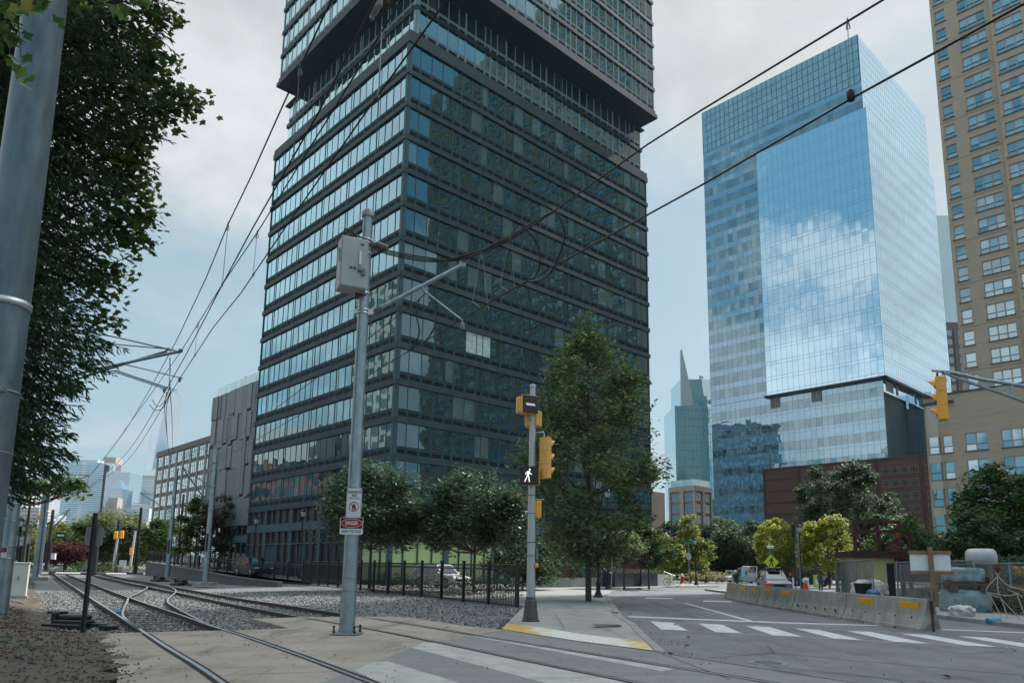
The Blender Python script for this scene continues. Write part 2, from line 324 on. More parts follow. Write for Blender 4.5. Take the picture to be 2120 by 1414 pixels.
mb = MB(); mb.prism([(-2.6, 3), (150, 3), (150, 150), (-60, 150), (-60, 112), (-46, 93), (-19.3, 64.3), (.44, 29.8), (-.2, 19.6), (-.9, 17.6), (-1.8, 16), (-2, 15), (-2.4, 11.7)], -.3, 0); struct('road', mb, ASPH)
slab = [(-2, 3), (-5.1, 9.9), (-5.77, 11.23), (-7.15, 13.5), (-9.39, 16.98), (-6.77, 18.35), (-5.6, 19.13), (-7.65, 22.24), (-6.53, 23.13), (-5.37, 23.61), (-3.71, 24.21), (-2.95, 23.46), (-1.27, 20.72), (-.2, 19.64), (-.9, 17.64), (-1.83, 16.06), (-1.95, 15), (-2.38, 11.68), (-3.0, 8), (-2.0, 4)]
mb = MB(); mb.prism(slab, -.32, .002); struct('crossing_slab', mb, SLABB)
grey = [(-2.0, 4), (-3.0, 8), (-2.38, 11.68), (-1.95, 15), (-1.83, 16.06), (-.9, 17.64), (-.2, 19.64), (1.56, 16.7), (2.9, 15.0), (3.13, 14.36), (4.44, 12.29), (5.1, 11.15), (7.4, 7.6), (9.5, 4)]
mb = MB(); mb.face([(x, y, .005) for x, y in grey]); struct('street', mb, SLABG)
mb = MB()                                                           # joints and cracks in the slabs
def strip(mb, pts, w, z):
    pts = [Vector((p[0], p[1], 0)) for p in pts]
    for i in range(len(pts) - 1):
        d = (pts[i + 1] - pts[i]).normalized(); n = Vector((-d.y, d.x, 0)) * w / 2
        mb.face([pts[i] - n + Vector((0, 0, z)), pts[i + 1] - n + Vector((0, 0, z)), pts[i + 1] + n + Vector((0, 0, z)), pts[i] + n + Vector((0, 0, z))])
rr = random.Random(5)
def crack(mb, a, b, w, z, amp=.03):
    n = max(3, int(math.dist(a, b) / .15)); pts = []
    for i in range(n + 1):
        t = i / n; pts.append((a[0] + (b[0] - a[0]) * t + rr.uniform(-amp, amp), a[1] + (b[1] - a[1]) * t + rr.uniform(-amp, amp)))
    strip(mb, pts, w, z)
crack(mb, (3.13, 14.36), (5.1, 11.15), .035, .009, .012); crack(mb, (5.1, 11.15), (7.4, 7.6), .035, .009, .012); crack(mb, (2.9, 15), (3.3, 11.3), .02, .009, .015); crack(mb, (1.56, 16.7), (2.9, 14.98), .025, .009, .01)
crack(mb, (-7.1, 13.6), (-5.1, 14.1), .015, .006, .01); crack(mb, (-5.9, 11.4), (-3.7, 12.0), .018, .006, .012); crack(mb, (-4.2, 11.0), (-2.6, 11.6), .015, .006, .01); crack(mb, (-6.3, 15.6), (-4.6, 16.5), .012, .006, .01)
for k in range(4): crack(mb, (-1.6 + k * .9, 13.6 - k * 1.3), (.9 + k * .8, 15.6 - k * 1.9), .012, .009, .012)

for k in range(13):
    x, y = rr.uniform(3.5, 11), rr.uniform(10, 34); a_ = rr.uniform(0, 6.28); L_ = rr.uniform(1.2, 4); m_ = (x + math.cos(a_) * L_ * .5 + rr.uniform(-.2, .2), y + math.sin(a_) * L_ * .5); crack(mb, (x, y), m_, .022, .0046, .06); crack(mb, m_, (x + math.cos(a_ + .3) * L_, y + math.sin(a_ + .3) * L_), .017, .0046, .06)
crack(mb, (5.0, 15.2), (11.5, 9.5), .028, .0046, .07); crack(mb, (4.3, 13.2), (9, 8.6), .02, .0046, .05); crack(mb, (10.8, 24.5), (3.9, 30.5), .035, .0046, .08); crack(mb, (6.3, 24.8), (7.4, 40), .03, .0046, .05); crack(mb, (9.9, 24), (10.4, 42), .03, .0046, .05)
mb.build('slab_joints', GROOVE)['kind'] = 'structure'
side = [(-.2, 19.64, .012), (-.06, 21.29, .05), (.28, 25.6, .09), (.6, 30.2, .1), (-8.6, 46.4, .1), (-19, 64.9, .1), (-31, 79, .1), (-12, 63, .1), (16.5, 85, .1), (21, 86, .1), (20.8, 74.45, .1), (14, 68.95, .1), (8.5, 57.6, .1), (6.7, 51.3, .1), (5.27, 41.9, .1), (5.2, 40.6, .1), (4.19, 30.86, .1), (3.58, 25.4, .1), (3.38, 23.1, .1), (3.35, 21.3, .1), (3.11, 18.3, .06), (2.9, 14.98, .008), (1.56, 16.7, .012)]
mb = MB(); mb.face(side); n = len(side)
for i in range(n):
    a, b = side[i], side[(i + 1) % n]; mb.face([(a[0], a[1], 0), (b[0], b[1], 0), b, a])
struct('pavement', mb, SIDE)
inner = [(2.92, 14.98), (3.11, 18.3), (3.35, 21.3), (3.38, 23.1), (3.58, 25.4), (4.19, 30.86), (5.21, 40.6), (5.27, 41.9), (6.71, 51.3), (8.5, 57.55), (13.99, 68.9), (20.76, 74.4)]
hts = [.012, .075, .115, .115, .115, .115, .115, .115, .115, .115, .115, .115]
mb = MB()
for i in range(len(inner) - 1):
    a, b = Vector((*inner[i], 0)), Vector((*inner[i + 1], 0)); d = (b - a).normalized(); nn = Vector((d.y, -d.x, 0)) * .22; L = (b - a).length; k = max(1, round(L / 1.8))
    for j in range(k):
        p, q = a.lerp(b, j / k + .004), a.lerp(b, (j + 1) / k - .004); h0, h1 = hts[i] + (hts[i + 1] - hts[i]) * j / k, hts[i] + (hts[i + 1] - hts[i]) * (j + 1) / k
        Z = Vector((0, 0, 1)); A = [p, q, q + nn, p + nn]; top = [p + Z * h0, q + Z * h1, q + nn * .93 + Z * (h1 - .012), p + nn * .93 + Z * (h0 - .012)]
        mb.face(top)
        for e in range(4): mb.face([A[e], A[(e + 1) % 4], top[(e + 1) % 4], top[e]])
struct('kerb', mb, KERB)
mb = MB(); zz = .104
for a, b in (((.45, 26), (3.6, 24.6)), ((.2, 23.2), (3.4, 21.6)), ((1.5, 24.8), (1.42, 19.3)), ((.6, 34), (4.4, 33)), ((2.4, 20.2), (2.6, 16.6)), ((-1, 42), (5.2, 41)), ((2.2, 40), (2.4, 26))):
    strip(mb, [(a[0] + (b[0] - a[0]) * t / 4, a[1] + (b[1] - a[1]) * t / 4) for t in range(5)], .018, .108 if a[1] > 25 else .1)
mb.build('pavement_joints', GROOVE)['kind'] = 'structure'
mb = MB(); mb.prism([(15.75, 8), (15.75, 29), (15.9, 60), (19.5, 60), (21.0, 33), (22, 8)], 0, .13, 0); struct('footpath', mb, SIDE)
mb = MB(); mb.prism([(15.55, 8), (15.55, 29), (15.7, 60), (15.9, 60), (15.75, 29), (15.75, 8)], 0, .138, 0); struct('kerb', mb, KERB)
# tactile strip: worn yellow and white domed paving
TACT = M('tactile_paving', (.56, .55, .50), .85, .1, 2.2, 0, col2=(.52, .33, .09), detail=12)
t = TACT.node_tree; ge = nd(t, 'ShaderNodeNewGeometry'); sx = nd(t, 'ShaderNodeSeparateXYZ'); lk(t, ge.outputs['Position'], sx.inputs[0])
mr_ = [n for n in t.nodes if n.type == 'MAP_RANGE' and n.inputs[1].default_value > .29][0]; nz_ = [n for n in t.nodes if n.type == 'TEX_NOISE'][0]
f1 = nd(t, 'ShaderNodeMath', operation='SUBTRACT'); lk(t, sx.outputs[0], f1.inputs[0]); f1.inputs[1].default_value = 1.7
f2 = nd(t, 'ShaderNodeMath', operation='ABSOLUTE'); lk(t, f1.outputs[0], f2.inputs[0])
f3 = nd(t, 'ShaderNodeMath', operation='MULTIPLY_ADD'); lk(t, f2.outputs[0], f3.inputs[0]); f3.inputs[1].default_value = .36; lk(t, nz_.outputs[0], f3.inputs[2]); lk(t, f3.outputs[0], mr_.inputs[0]); mr_.inputs[1].default_value = .72; mr_.inputs[2].default_value = .98
mb = MB(); ta = [(-.2, 19.66), (.85, 17.85), (1.56, 16.72), (2.88, 15.0)]; tb = [(-.06, 21.2), (.81, 19.97), (1.7, 18.2), (2.98, 16.45)]
for i in range(3): mb.face([(*ta[i], .02), (*ta[i + 1], .02), (*tb[i + 1], .05), (*tb[i], .05)])
for i in range(3):
    a0, a1, b0, b1 = (Vector((*p, 0)) for p in (ta[i], ta[i + 1], tb[i], tb[i + 1])); L = int((a1 - a0).length / .075)
    for j in range(L):
        for k in range(12):
            u, v = (j + .5) / L, (k + .5) / 12; p = a0.lerp(a1, u).lerp(b0.lerp(b1, u), v); p.z = .02 + .03 * v
            mb.poly([p + Vector((.02 * math.cos(q * math.pi / 3), .02 * math.sin(q * math.pi / 3), 0)) for q in range(6)] + [p + Vector((0, 0, .011))], [(q, (q + 1) % 6, 6) for q in range(6)])
struct('tactile_paving', mb, TACT)
mb = MB(); gx, gy = G(1258, 1297, .06).x, G(1258, 1297, .06).y
for k in range(14): mb.box((gx - .33 + k * .05, gy, .115), (.02, .34, .012))
mb.box((gx, gy, .109), (.72, .38, .006), 1)
mh = G(1590, 1372, 0); m2 = MB(); m2.lathe([(.36, .0), (.36, .008), (.31, .009), (.30, .006), (.02, .006)], (mh.x, mh.y, 0), 28)
for k in range(7): m2.box((mh.x, mh.y - .24 + k * .08, .009), (.5 - abs(k - 3) * .07, .03, .006), 0)
tag(m2.build('manhole_cover', GALVD), 'round iron cover flush in the grey road right of the kerb point', 'manhole cover')
tag(mb.build('drain_grate', [GALVD, GROOVE]), 'small dark drain grate set in the corner pavement beside the tactile strip', 'drain grate')
mb = MB()                                                           # tar patches and an access cover
for x, y, w_, h_, r_ in ((10.5, 30.5, 1.6, .9, .1), (6.0, 28.5, .7, 1.8, 0), (8.7, 33, 1.2, .7, .2)):
    c_, s_ = math.cos(r_), math.sin(r_); mb.face([(x + (q[0] * c_ - q[1] * s_) * (1 + rr.uniform(-.12, .12)), y + (q[0] * s_ + q[1] * c_) * (1 + rr.uniform(-.12, .12)), .0035) for q in ((-w_, -h_), (-w_ * .3, -h_ * 1.1), (w_ * .5, -h_ * .9), (w_, -h_ * .8), (w_ * 1.05, h_ * .3), (w_ * .9, h_), (0, h_ * 1.1), (-w_ * 1.02, h_ * .9))])
mb.build('tar_patch', M('tar_patch', (.118, .123, .127), .85, .3, 1.5, .2, 120, detail=12, fine=.3, fscale=40))['kind'] = 'structure'
# ---------------------------------------------------------------- road markings (sheets 5 mm above the road)
def quad(mb, pts, z=.006): mb.face([(p[0], p[1], z) for p in pts])
mb = MB()
bars = [[(4.43, 23.54), (5.04, 23.06), (4.8, 20.18), (4.13, 20.43)], [(5.77, 22.89), (6.4, 22.55), (6.07, 19.58), (5.44, 19.81)], [(6.97, 22.18), (7.6, 21.85), (7.35, 18.85), (6.7, 19.1)], [(8.16, 21.49), (8.7, 21.13), (8.53, 18.15), (7.97, 18.42)], [(9.39, 20.91), (9.95, 20.69), (9.76, 17.48), (9.13, 17.8)], [(10.52, 20.24), (11.1, 19.98), (10.99, 16.93), (10.4, 17.18)], [(11.74, 19.67), (12.3, 19.4), (12.2, 16.4), (11.6, 16.6)], [(12.95, 19.05), (13.5, 18.8), (13.4, 15.8), (12.8, 16.0)], [(14.1, 18.5), (14.65, 18.3), (14.6, 15.2), (14, 15.4)]]
for b in bars: quad(mb, b)
quad(mb, [(4.15, 26.05), (8.7, 24.05), (11.6, 23.3), (11.6, 22.9), (8.57, 23.5), (4.05, 25.4)], .007)
quad(mb, [(12.6, 22.1), (15.4, 21.0), (15.4, 20.6), (12.6, 21.7)], .007)
quad(mb, [(8.55, 36.8), (8.72, 36.8), (7.95, 24.5), (7.75, 24.5)], .008)
quad(mb, [(6.6, 47), (17.6, 45.2), (17.6, 44.9), (6.6, 46.7)], .006); quad(mb, [(9.5, 55), (15, 53.4), (15, 53.1), (9.5, 54.6)], .006); quad(mb, [(12.5, 61), (18, 57.7), (18, 57.3), (12.5, 60.5)], .006)
for x, y in ((8.5, 42.5), (11, 39.5)): quad(mb, [(x - .9, y - .5), (x + .5, y - .7), (x + 1, y + .6), (x - .5, y + .9)], .007)
struct('road_marking', mb, PAINT)
mb = MB()
for pts in ([(4.3, 23.75), (12, 19.95), (12, 19.85), (4.3, 23.62)], [(4.05, 20.45), (11.9, 16.5), (11.9, 16.38), (4.05, 20.33)]): quad(mb, pts, .0055)
struct('worn_line', mb, M('very_worn_paint', (.17, .17, .17), .9, .3, 5, col2=(.42, .42, .42), detail=12))
mb = MB()
for p in ([(-2.38, 11.68), (-2.28, 12.73), (-2.05, 12.82), (-1.1, 11.3), (.4, 8.8), (-.5, 8.0)], [(-1.95, 15.0), (-1.83, 16.06), (-1.5, 16.0), (1.59, 11.0), (3.3, 8), (2.4, 7.4)], [(-.9, 17.64), (-.6, 17.9), (1.2, 14.7), (2.71, 12.4), (2.45, 12.1)]): quad(mb, p, .0085)
struct('worn_crossing_bar', mb, WORN)
# ---------------------------------------------------------------- tracks
S1 = [(-62, 101), (-55.29, 90.33), (-23.19, 40.32), (-13.64, 25.49), (-8.91, 18.14), (-6.75, 14.76), (-5.01, 12.11), (-3.9, 10.35), (-1.6, 6.6)]
S2 = [(-60.6, 101.6), (-52.46, 88.33), (-32.73, 57.85), (-18.35, 35.6), (-10.38, 23.55), (-7.83, 19.59), (-6.3, 17.4), (-3.75, 13.5), (-1.91, 10.54), (.4, 6.8)]
S4 = [(-62, 110), (-49.97, 92.08), (-32.3, 64.76), (-21.96, 49.14), (-13.9, 36.8), (-8.67, 29.42), (-5.1, 24.3), (-1.95, 19.64), (-.25, 17.0), (1.18, 14.91), (2.13, 13.5), (3.43, 11.61), (5.6, 8.4)]
S3 = [(-63.2, 109), (-51.2, 91.2), (-33.5, 63.9), (-23.2, 48.3), (-18.24, 40.86), (-10.1, 28.5), (-6.6, 23.4), (-4.0, 19.85), (-2.14, 17.1), (-.9, 15.1), (.1, 13.5), (1.4, 11.5), (3.6, 8.2)]
K1 = [(-9.0, 18.3), (-11.45, 22.25), (-13.4, 26.0), (-15.7, 30.7), (-17.7, 34.8), (-21.6, 44.0), (-25.0, 51.0), (-34.0, 64.7)]
K2 = [(-8.0, 19.9), (-10.0, 23.4), (-12.1, 27.1), (-14.7, 32.1), (-18.6, 41.5), (-21.4, 47.4), (-25.0, 53.6), (-32.3, 64.76)]
def rail(pl, parent, name='rail'):
    pts = spline(pl, 1.0); mb = MB(); prof = [(-.065, -.16), (.065, -.16), (.065, -.145), (.012, -.125), (.012, -.035), (.036, -.03), (.036, .008), (-.036, .008), (-.036, -.03), (-.012, -.035), (-.012, -.125), (-.065, -.145)]
    k = len(prof); vs = []
    for i, p in enumerate(pts):
        d = (pts[min(i + 1, len(pts) - 1)] - pts[max(i - 1, 0)]).normalized(); nn = Vector((-d.y, d.x, 0))
        vs += [p + nn * a + Vector((0, 0, b + .004)) for a, b in prof]
    for i in range(len(pts) - 1):
        for j in range(k):
            q = (j + 1) % k; mb.face([vs[i * k + j], vs[i * k + q], vs[(i + 1) * k + q], vs[(i + 1) * k + j]], 1 if j == 6 else 0)
    mb.face(vs[:k][::-1]); mb.face(vs[-k:])
    return mb.build(name, [RAILS, RAILT], parent)
tie_mb = MB(); tie_mb.box((0, 0, -.2), (2.5, .22, .12), 0)
for s in (-1, 1):
    tie_mb.box((s * .75, 0, -.135), (.34, .2, .02), 1)
    for q in (-1, 1): tie_mb.lathe([(.03, 0), (.03, .03), (.012, .05)], (s * .75 + q * .12, .05 * q, -.13), 6, 1)
tie_me = None
def track(label, A, B, y0, y1, name='railway_track'):
    global tie_me
    r = thing(name, label, 'railway track', (0, 0, 0)); rail(A, r); rail(B, r)
    pa, pb = spline(A, .25), spline(B, .25); acc = 0; last = None; cnt = 0
    for i in range(1, len(pa)):
        p = pa[i]; 
        if not (y0 < p.y < y1): continue
        if last is None: last = p
        gap = .68 if p.y < 45 else 1.36
        if (p - last).length < gap or cnt > 95: continue
        q = min(pb, key=lambda v: (v - p).length); c = (p + q) / 2; d = q - p
        if tie_me is None: o = tie_mb.build('sleeper', [TIE, RAILS], r); tie_me = o.data
        else: o = bpy.data.objects.new('sleeper', tie_me); C.objects.link(o); o.parent = r
        o.location = (c.x, c.y, 0); o.rotation_euler = (0, 0, math.atan2(d.y, d.x)); last = p; cnt += 1
    return r
track('straight railway track running from the concrete crossing past the thin sign post', S1, S2, 18.8, 95)
track('railway track that curves over the street crossing beside the main steel pole', S3, S4, 24.5, 95)
x = thing('track_crossover', 'curved crossover rails linking the two railway tracks in the gravel', 'railway track'); rail(K1, x); rail(K2, x)
mb = MB()                                                           # flangeways in the slab, beside each embedded rail
for pl, s in ((S1, -1), (S2, 1), (S3, -1), (S4, 1)):
    pts = [p for p in spline(pl, .4) if p.y < (17.6 if pl in (S1,) else 18.4 if pl is S2 else 23.0)]
    off = []
    for i, p in enumerate(pts):
        d = (pts[min(i + 1, len(pts) - 1)] - pts[max(i - 1, 0)]).normalized(); off.append((p + Vector((-d.y, d.x, 0)) * -s * -.075))
    strip(mb, off, .07, .0105)
    strip(mb, [p + (p - o) * .86 for p, o in zip(pts, off)], .03, .0105)
mb.build('flangeway', GROOVE)['kind'] = 'structure'
# ---------------------------------------------------------------- ballast and the dirt bank
bal = [(-9.6, 16.9), (-6.7, 18.4), (-5.5, 19.1), (-1.2, 20.6), (-.2, 19.6), (.44, 29.9), (-19.3, 64.4), (-22, 67), (-48, 97), (-66, 118), (-80, 118), (-62, 90), (-36, 52), (-20, 30), (-16, 20), (-11.2, 16.2)]
bank_edge = [(-75, 112), (-56, 87), (-27, 42), (-16, 25.5), (-10.9, 17.6), (-9.39, 16.98), (-7.15, 13.5), (-5.77, 11.23), (-5.1, 9.9), (-2, 3)]
def vnoise(x, y, s=1.0):
    from mathutils import noise
    return noise.noise(Vector((x * s, y * s, 3.1)))
fence_l = [(.44, 29.8), (-19.3, 64.3), (-48, 96)]
def hbal(x, y):
    d = min(dline(x, y, S) for S in (S1, S2, S3, S4)); e = dline(x, y, fence_l)
    z = -.155 + .13 * max(0, min(1, (d - 1.0) / 1.6)) * max(0, min(1, 1 - (e - 1) / 6)) + .05 * max(0, min(1, (d - .8) / 1.5))
    if y < 21.5 and x > -3: z = max(z, -.02)
    return z + .018 * vnoise(x, y, 1.3)
def grid(poly, h, cell, hole=None):
    mb = MB(); xs = [p[0] for p in poly]; ys = [p[1] for p in poly]; idx = {}; x0, y0 = min(xs), min(ys)
    def vid(i, j, c):
        if (i, j) not in idx:
            X, Y = x0 + i * c, y0 + j * c; idx[(i, j)] = len(mb.v); mb.v.append((X, Y, h(X, Y)))
        return idx[(i, j)]
    for i in range(int((max(xs) - x0) / cell) + 1):
        for j in range(int((max(ys) - y0) / cell) + 1):
            if inside(x0 + (i + .5) * cell, y0 + (j + .5) * cell, poly):
                mb.f.append((vid(i, j, cell), vid(i + 1, j, cell), vid(i + 1, j + 1, cell), vid(i, j + 1, cell))); mb.m.append(0); mb.sm.append(True)
    return mb
struct('ballast', grid(bal, hbal, .6), GRAV)
bank = bank_edge + [(-14, 2), (-60, 30), (-130, 118)]
def hbank(x, y):
    d = dline(x, y, bank_edge); return -.17 * (1 if y > 17 else 0) * max(0, 1 - d / .5) + .30 * (1 - math.exp(-d / 2.2)) + .03 * d ** .7 + .035 * vnoise(x, y, 1.7) + .02 * vnoise(x, y, 5) - .012
struct('dirt_bank', grid(bank, hbank, .5), DIRT)
struct('far_street', (lambda m: (m.prism([(-140, 104), (-34, 97), (-30, 108), (-140, 118)], -.3, .02), m)[1])(MB()), M('far_street_concrete', (.34, .33, .31), .9, .1, .3))
rs = random.Random(11)
def pebble(mb, p, s, m=0):
    vs = [Vector(d) * s * rs.uniform(.6, 1.25) for d in ((1, 0, 0), (-1, 0, 0), (0, 1, 0), (0, -1, 0), (0, 0, .8), (0, 0, -.6))]
    q = Matrix.Rotation(rs.uniform(0, 6), 3, 'Z') @ Matrix.Rotation(rs.uniform(-.6, .6), 3, 'X'); vs = [p + q @ v for v in vs]
    mb.poly(vs, [(0, 2, 4), (2, 1, 4), (1, 3, 4), (3, 0, 4), (2, 0, 5), (1, 2, 5), (3, 1, 5), (0, 3, 5)], m)
mb = MB(); cnt = 0
while cnt < 17000:
    X = rs.uniform(-26, .4); Y = rs.uniform(16.9, 46)
    if rs.random() < (Y - 17) / 40: continue
    if not inside(X, Y, bal) or inside(X, Y, slab): continue
    pebble(mb, Vector((X, Y, hbal(X, Y) + .012)), rs.uniform(.025, .065)); cnt += 1
o = mb.build('ballast_stones', STONE); tag(o, 'loose grey ballast stones lying between and beside the rails', 'gravel', kind='stuff')
mb = MB(); cnt = 0
while cnt < 2600:
    X = rs.uniform(-16, -5); Y = rs.uniform(9, 24)
    if inside(X, Y, bank) and dline(X, Y, bank_edge) < 3.2 * rs.random() ** 1.3: pebble(mb, Vector((X, Y, hbank(X, Y) + .006)), rs.uniform(.012, .035)); cnt += 1
    elif inside(X, Y, slab) and dline(X, Y, bank_edge) < .5 * rs.random() ** 2.5: pebble(mb, Vector((X, Y, .008)), rs.uniform(.01, .024)); cnt += 1
o = mb.build('dirt_crumbs', M('dirt_crumb', (.07, .06, .05), .95, .4, 8, isl=.5)); tag(o, 'dark dirt crumbs and small stones scattered along the edge of the bank', 'dirt', kind='stuff')
mb = MB()
for k in range(380):
    u = rs.random()
    if u < .4: c_ = spline(S2, 2)[-rs.randint(2, 9)]; X, Y = c_.x + rs.gauss(0, .35), c_.y + rs.gauss(0, .6)
    elif u < .75: c_ = rs.choice(inner[:6]); X, Y = c_[0] + .35 + abs(rs.gauss(0, .25)), c_[1] + rs.uniform(-2.5, 2.5)
    else: X, Y = rs.uniform(-7, 9), rs.uniform(10, 19)
    if inside(X, Y, bal) and not inside(X, Y, slab): continue
    pebble(mb, Vector((X, Y, .012)), rs.uniform(.006, .018))
o = mb.build('grit', GROOVE); tag(o, 'dark grit and crumbs scattered on the crossing slab and along the kerb', 'grit', kind='stuff')
# fallen leaves: a few single ones on the road, the rest one litter
LIT = leafmat('fallen_leaf', [(0, (.13, .035, .02)), (.4, (.20, .065, .025)), (.7, (.08, .025, .02)), (1, (.26, .14, .05))], .7, .1)
def litleaf(mb, p, s):
    a = rs.uniform(0, 6.28); u = Vector((math.cos(a), math.sin(a), rs.uniform(-.3, .3))) * s; v = Vector((-math.sin(a), math.cos(a), rs.uniform(-.3, .3))) * s * .6
    mb.face([p - u, p - v * .8 + Vector((0, 0, s * .35)), p + u, p + v]); 
mb = MB(); cnt = 0
while cnt < 480:
    X = rs.uniform(-17, .4); Y = rs.uniform(10, 40)
    near = dline(X, Y, [(-16, 26), (-10, 18), (-6, 12)]) < 2.6 or dline(X, Y, fence_l) < 2.2
    if (inside(X, Y, bank) or inside(X, Y, bal)) and not inside(X, Y, slab) and near:
        z = hbank(X, Y) if inside(X, Y, bank) else hbal(X, Y); litleaf(mb, Vector((X, Y, z + .045)), rs.uniform(.03, .07)); cnt += 1
o = mb.build('leaf_litter', LIT); tag(o, 'red and orange fallen leaves littering the gravel and the dirt bank', 'fallen leaves', kind='stuff')
for i, (px, py, lb) in enumerate(((1960, 1404, 'curled brown leaf lying alone on the grey road in front of the crosswalk'), (1388, 1356, 'small orange leaf at the near tip of the kerb stones'), (1425, 1321, 'dark brown leaf on the road just past the first white bar'), (1397, 1295, 'orange leaf lying on the first white crosswalk bar'), (1421, 1339, 'tan leaf on open road between the kerb and the crosswalk'), (1305, 1271, 'brown leaf beside the kerb near the stop line'), (72, 1325, 'big orange leaf on the dark dirt bank'))):
    p = G(px, py, .3 if i == 6 else .0); mb = MB(); litleaf(mb, Vector((0, 0, .02)), .10 if i == 0 else .07); litleaf(mb, Vector((.02, .03, .02)), .07)
    tag(mb.build('fallen_leaf', LIT, loc=(p.x, p.y, hbank(p.x, p.y) + .02 if i == 6 else .01)), lb, 'leaf', 'single fallen leaves')
# ---------------------------------------------------------------- buildings
TW = M('dark_cladding', (.018, .040, .051), .55, .18, .6, .05, 12, metal=0, spec=.25, col2=(.040, .070, .084), stretch=(3, 3, .25))
TWF = M('dark_frame', (.050, .098, .118), .5, .12, 2, spec=.25)
TWS = M('silver_frame', (.27, .35, .38), .45, .1, 2)
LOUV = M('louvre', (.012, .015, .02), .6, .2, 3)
CORE = M('tower_interior', (.012, .017, .02), .9, .4, .5)
GT = glass('tower_glass', (.006, .018, .022), (.56, .88, 1.0), .09, .95, .006, .009, (.085, .115, .115), curtain=.14, wscale=.8)
GTU = glass('upper_glass', (.02, .04, .045), (.68, .93, 1.0), .2, .86, .012, .012, (.06, .09, .09))
PAPER = M('papered_window', (.50, .60, .58), .6, .25, 2.5, .3, 6, coat=.3)
class Facade:
    """local frame: x along the right face, y along the left face, z up"""
    def __init__(s, u0, v0): s.u0, s.v0 = u0, v0
    def box(s, mb, fc, s0, s1, d0, d1, z0, z1, m=0):
        if fc == 'R': mb.boxb(s.u0 + s0, s.u0 + s1, s.v0 - d1, s.v0 - d0, z0, z1, m)
        else: mb.boxb(s.u0 - d1, s.u0 - d0, s.v0 + s0, s.v0 + s1, z0, z1, m)
class Panes:
    """window panes of one building: the hundred that show largest as parts, the rest one part"""
    def __init__(s, root, name, mats, limit=100, zmin=-9): s.r, s.n, s.mats, s.lim, s.L, s.zmin = root, name, mats, limit, [], zmin
    def add(s, bx, m=0):                      # (x0,x1,y0,y1,z0,z1) local
        s.L.append((bx, m))
    def done(s, mk=None):
        M4 = Matrix.Translation(s.r.location) @ Matrix.Rotation(s.r.rotation_euler.z, 4, 'Z')
        def area(b):
            b = b[0]; c = M4 @ Vector(((b[0] + b[1]) / 2, (b[2] + b[3]) / 2, (b[4] + b[5]) / 2)); d = c - Vector((0, 0, HC)); dep = d.dot(FW)
            if dep < 1 or c.z < s.zmin: return 0
            x, y = 1060 + FPX * d.dot(RT) / dep, PCY - FPX * d.dot(UP) / dep
            if not (0 < x < 2120 and 0 < y < 1414): return 0
            return max(b[1] - b[0], b[3] - b[2]) * (b[5] - b[4]) / dep ** 2
        L = sorted(s.L, key=lambda b: -area(b)); cache = {}
        for b, m in L[:s.lim]:
            if area((b, m)) == 0: break
            k = tuple(round(b[2 * i + 1] - b[2 * i], 3) for i in range(3)) + (m,)
            if k not in cache:
                mb = MB(); mb.boxb(0, b[1] - b[0], 0, b[3] - b[2], 0, b[5] - b[4], 0); o = mb.build(s.n, s.mats[m], s.r); cache[k] = o.data
            else: o = bpy.data.objects.new(s.n, cache[k]); C.objects.link(o); o.parent = s.r
            o.location = (b[0], b[2], b[4]); L[L.index((b, m))] = None
        mb = MB(); seen = {}
        for e in L:
            if e is not None: mb.boxb(*e[0], seen.setdefault(e[1], e[1]))
        if mb.f: o = mb.build(s.n, s.mats, s.r); o['kind'] = 'stuff'
def bays(total, pat):
    out = []; x = 0; i = 0
    while x < total - .3: out.append(pat[i % len(pat)]); x += out[-1]; i += 1
    k = total / sum(out); r = [0]
    for w in out: r.append(r[-1] + w * k)
    return r
tower = thing('apartment_tower', 'dark blue-grey apartment tower with banded floors and an overhanging top block', 'tower', (-9.84, 59.6, 0), TH)
PN = Panes(tower, 'window', [GT, GTU, PAPER], 100, 10)
PATR = [1.3, 1.3, 1.3, 1.3, .95, 1.3, 1.3, .75, .95, 1.3]; PATL = [1.2, 1.2, 1.2, 1.05, .42, 1.2, 1.15, 1.2, 1.2, .42]
rt = random.Random(3)
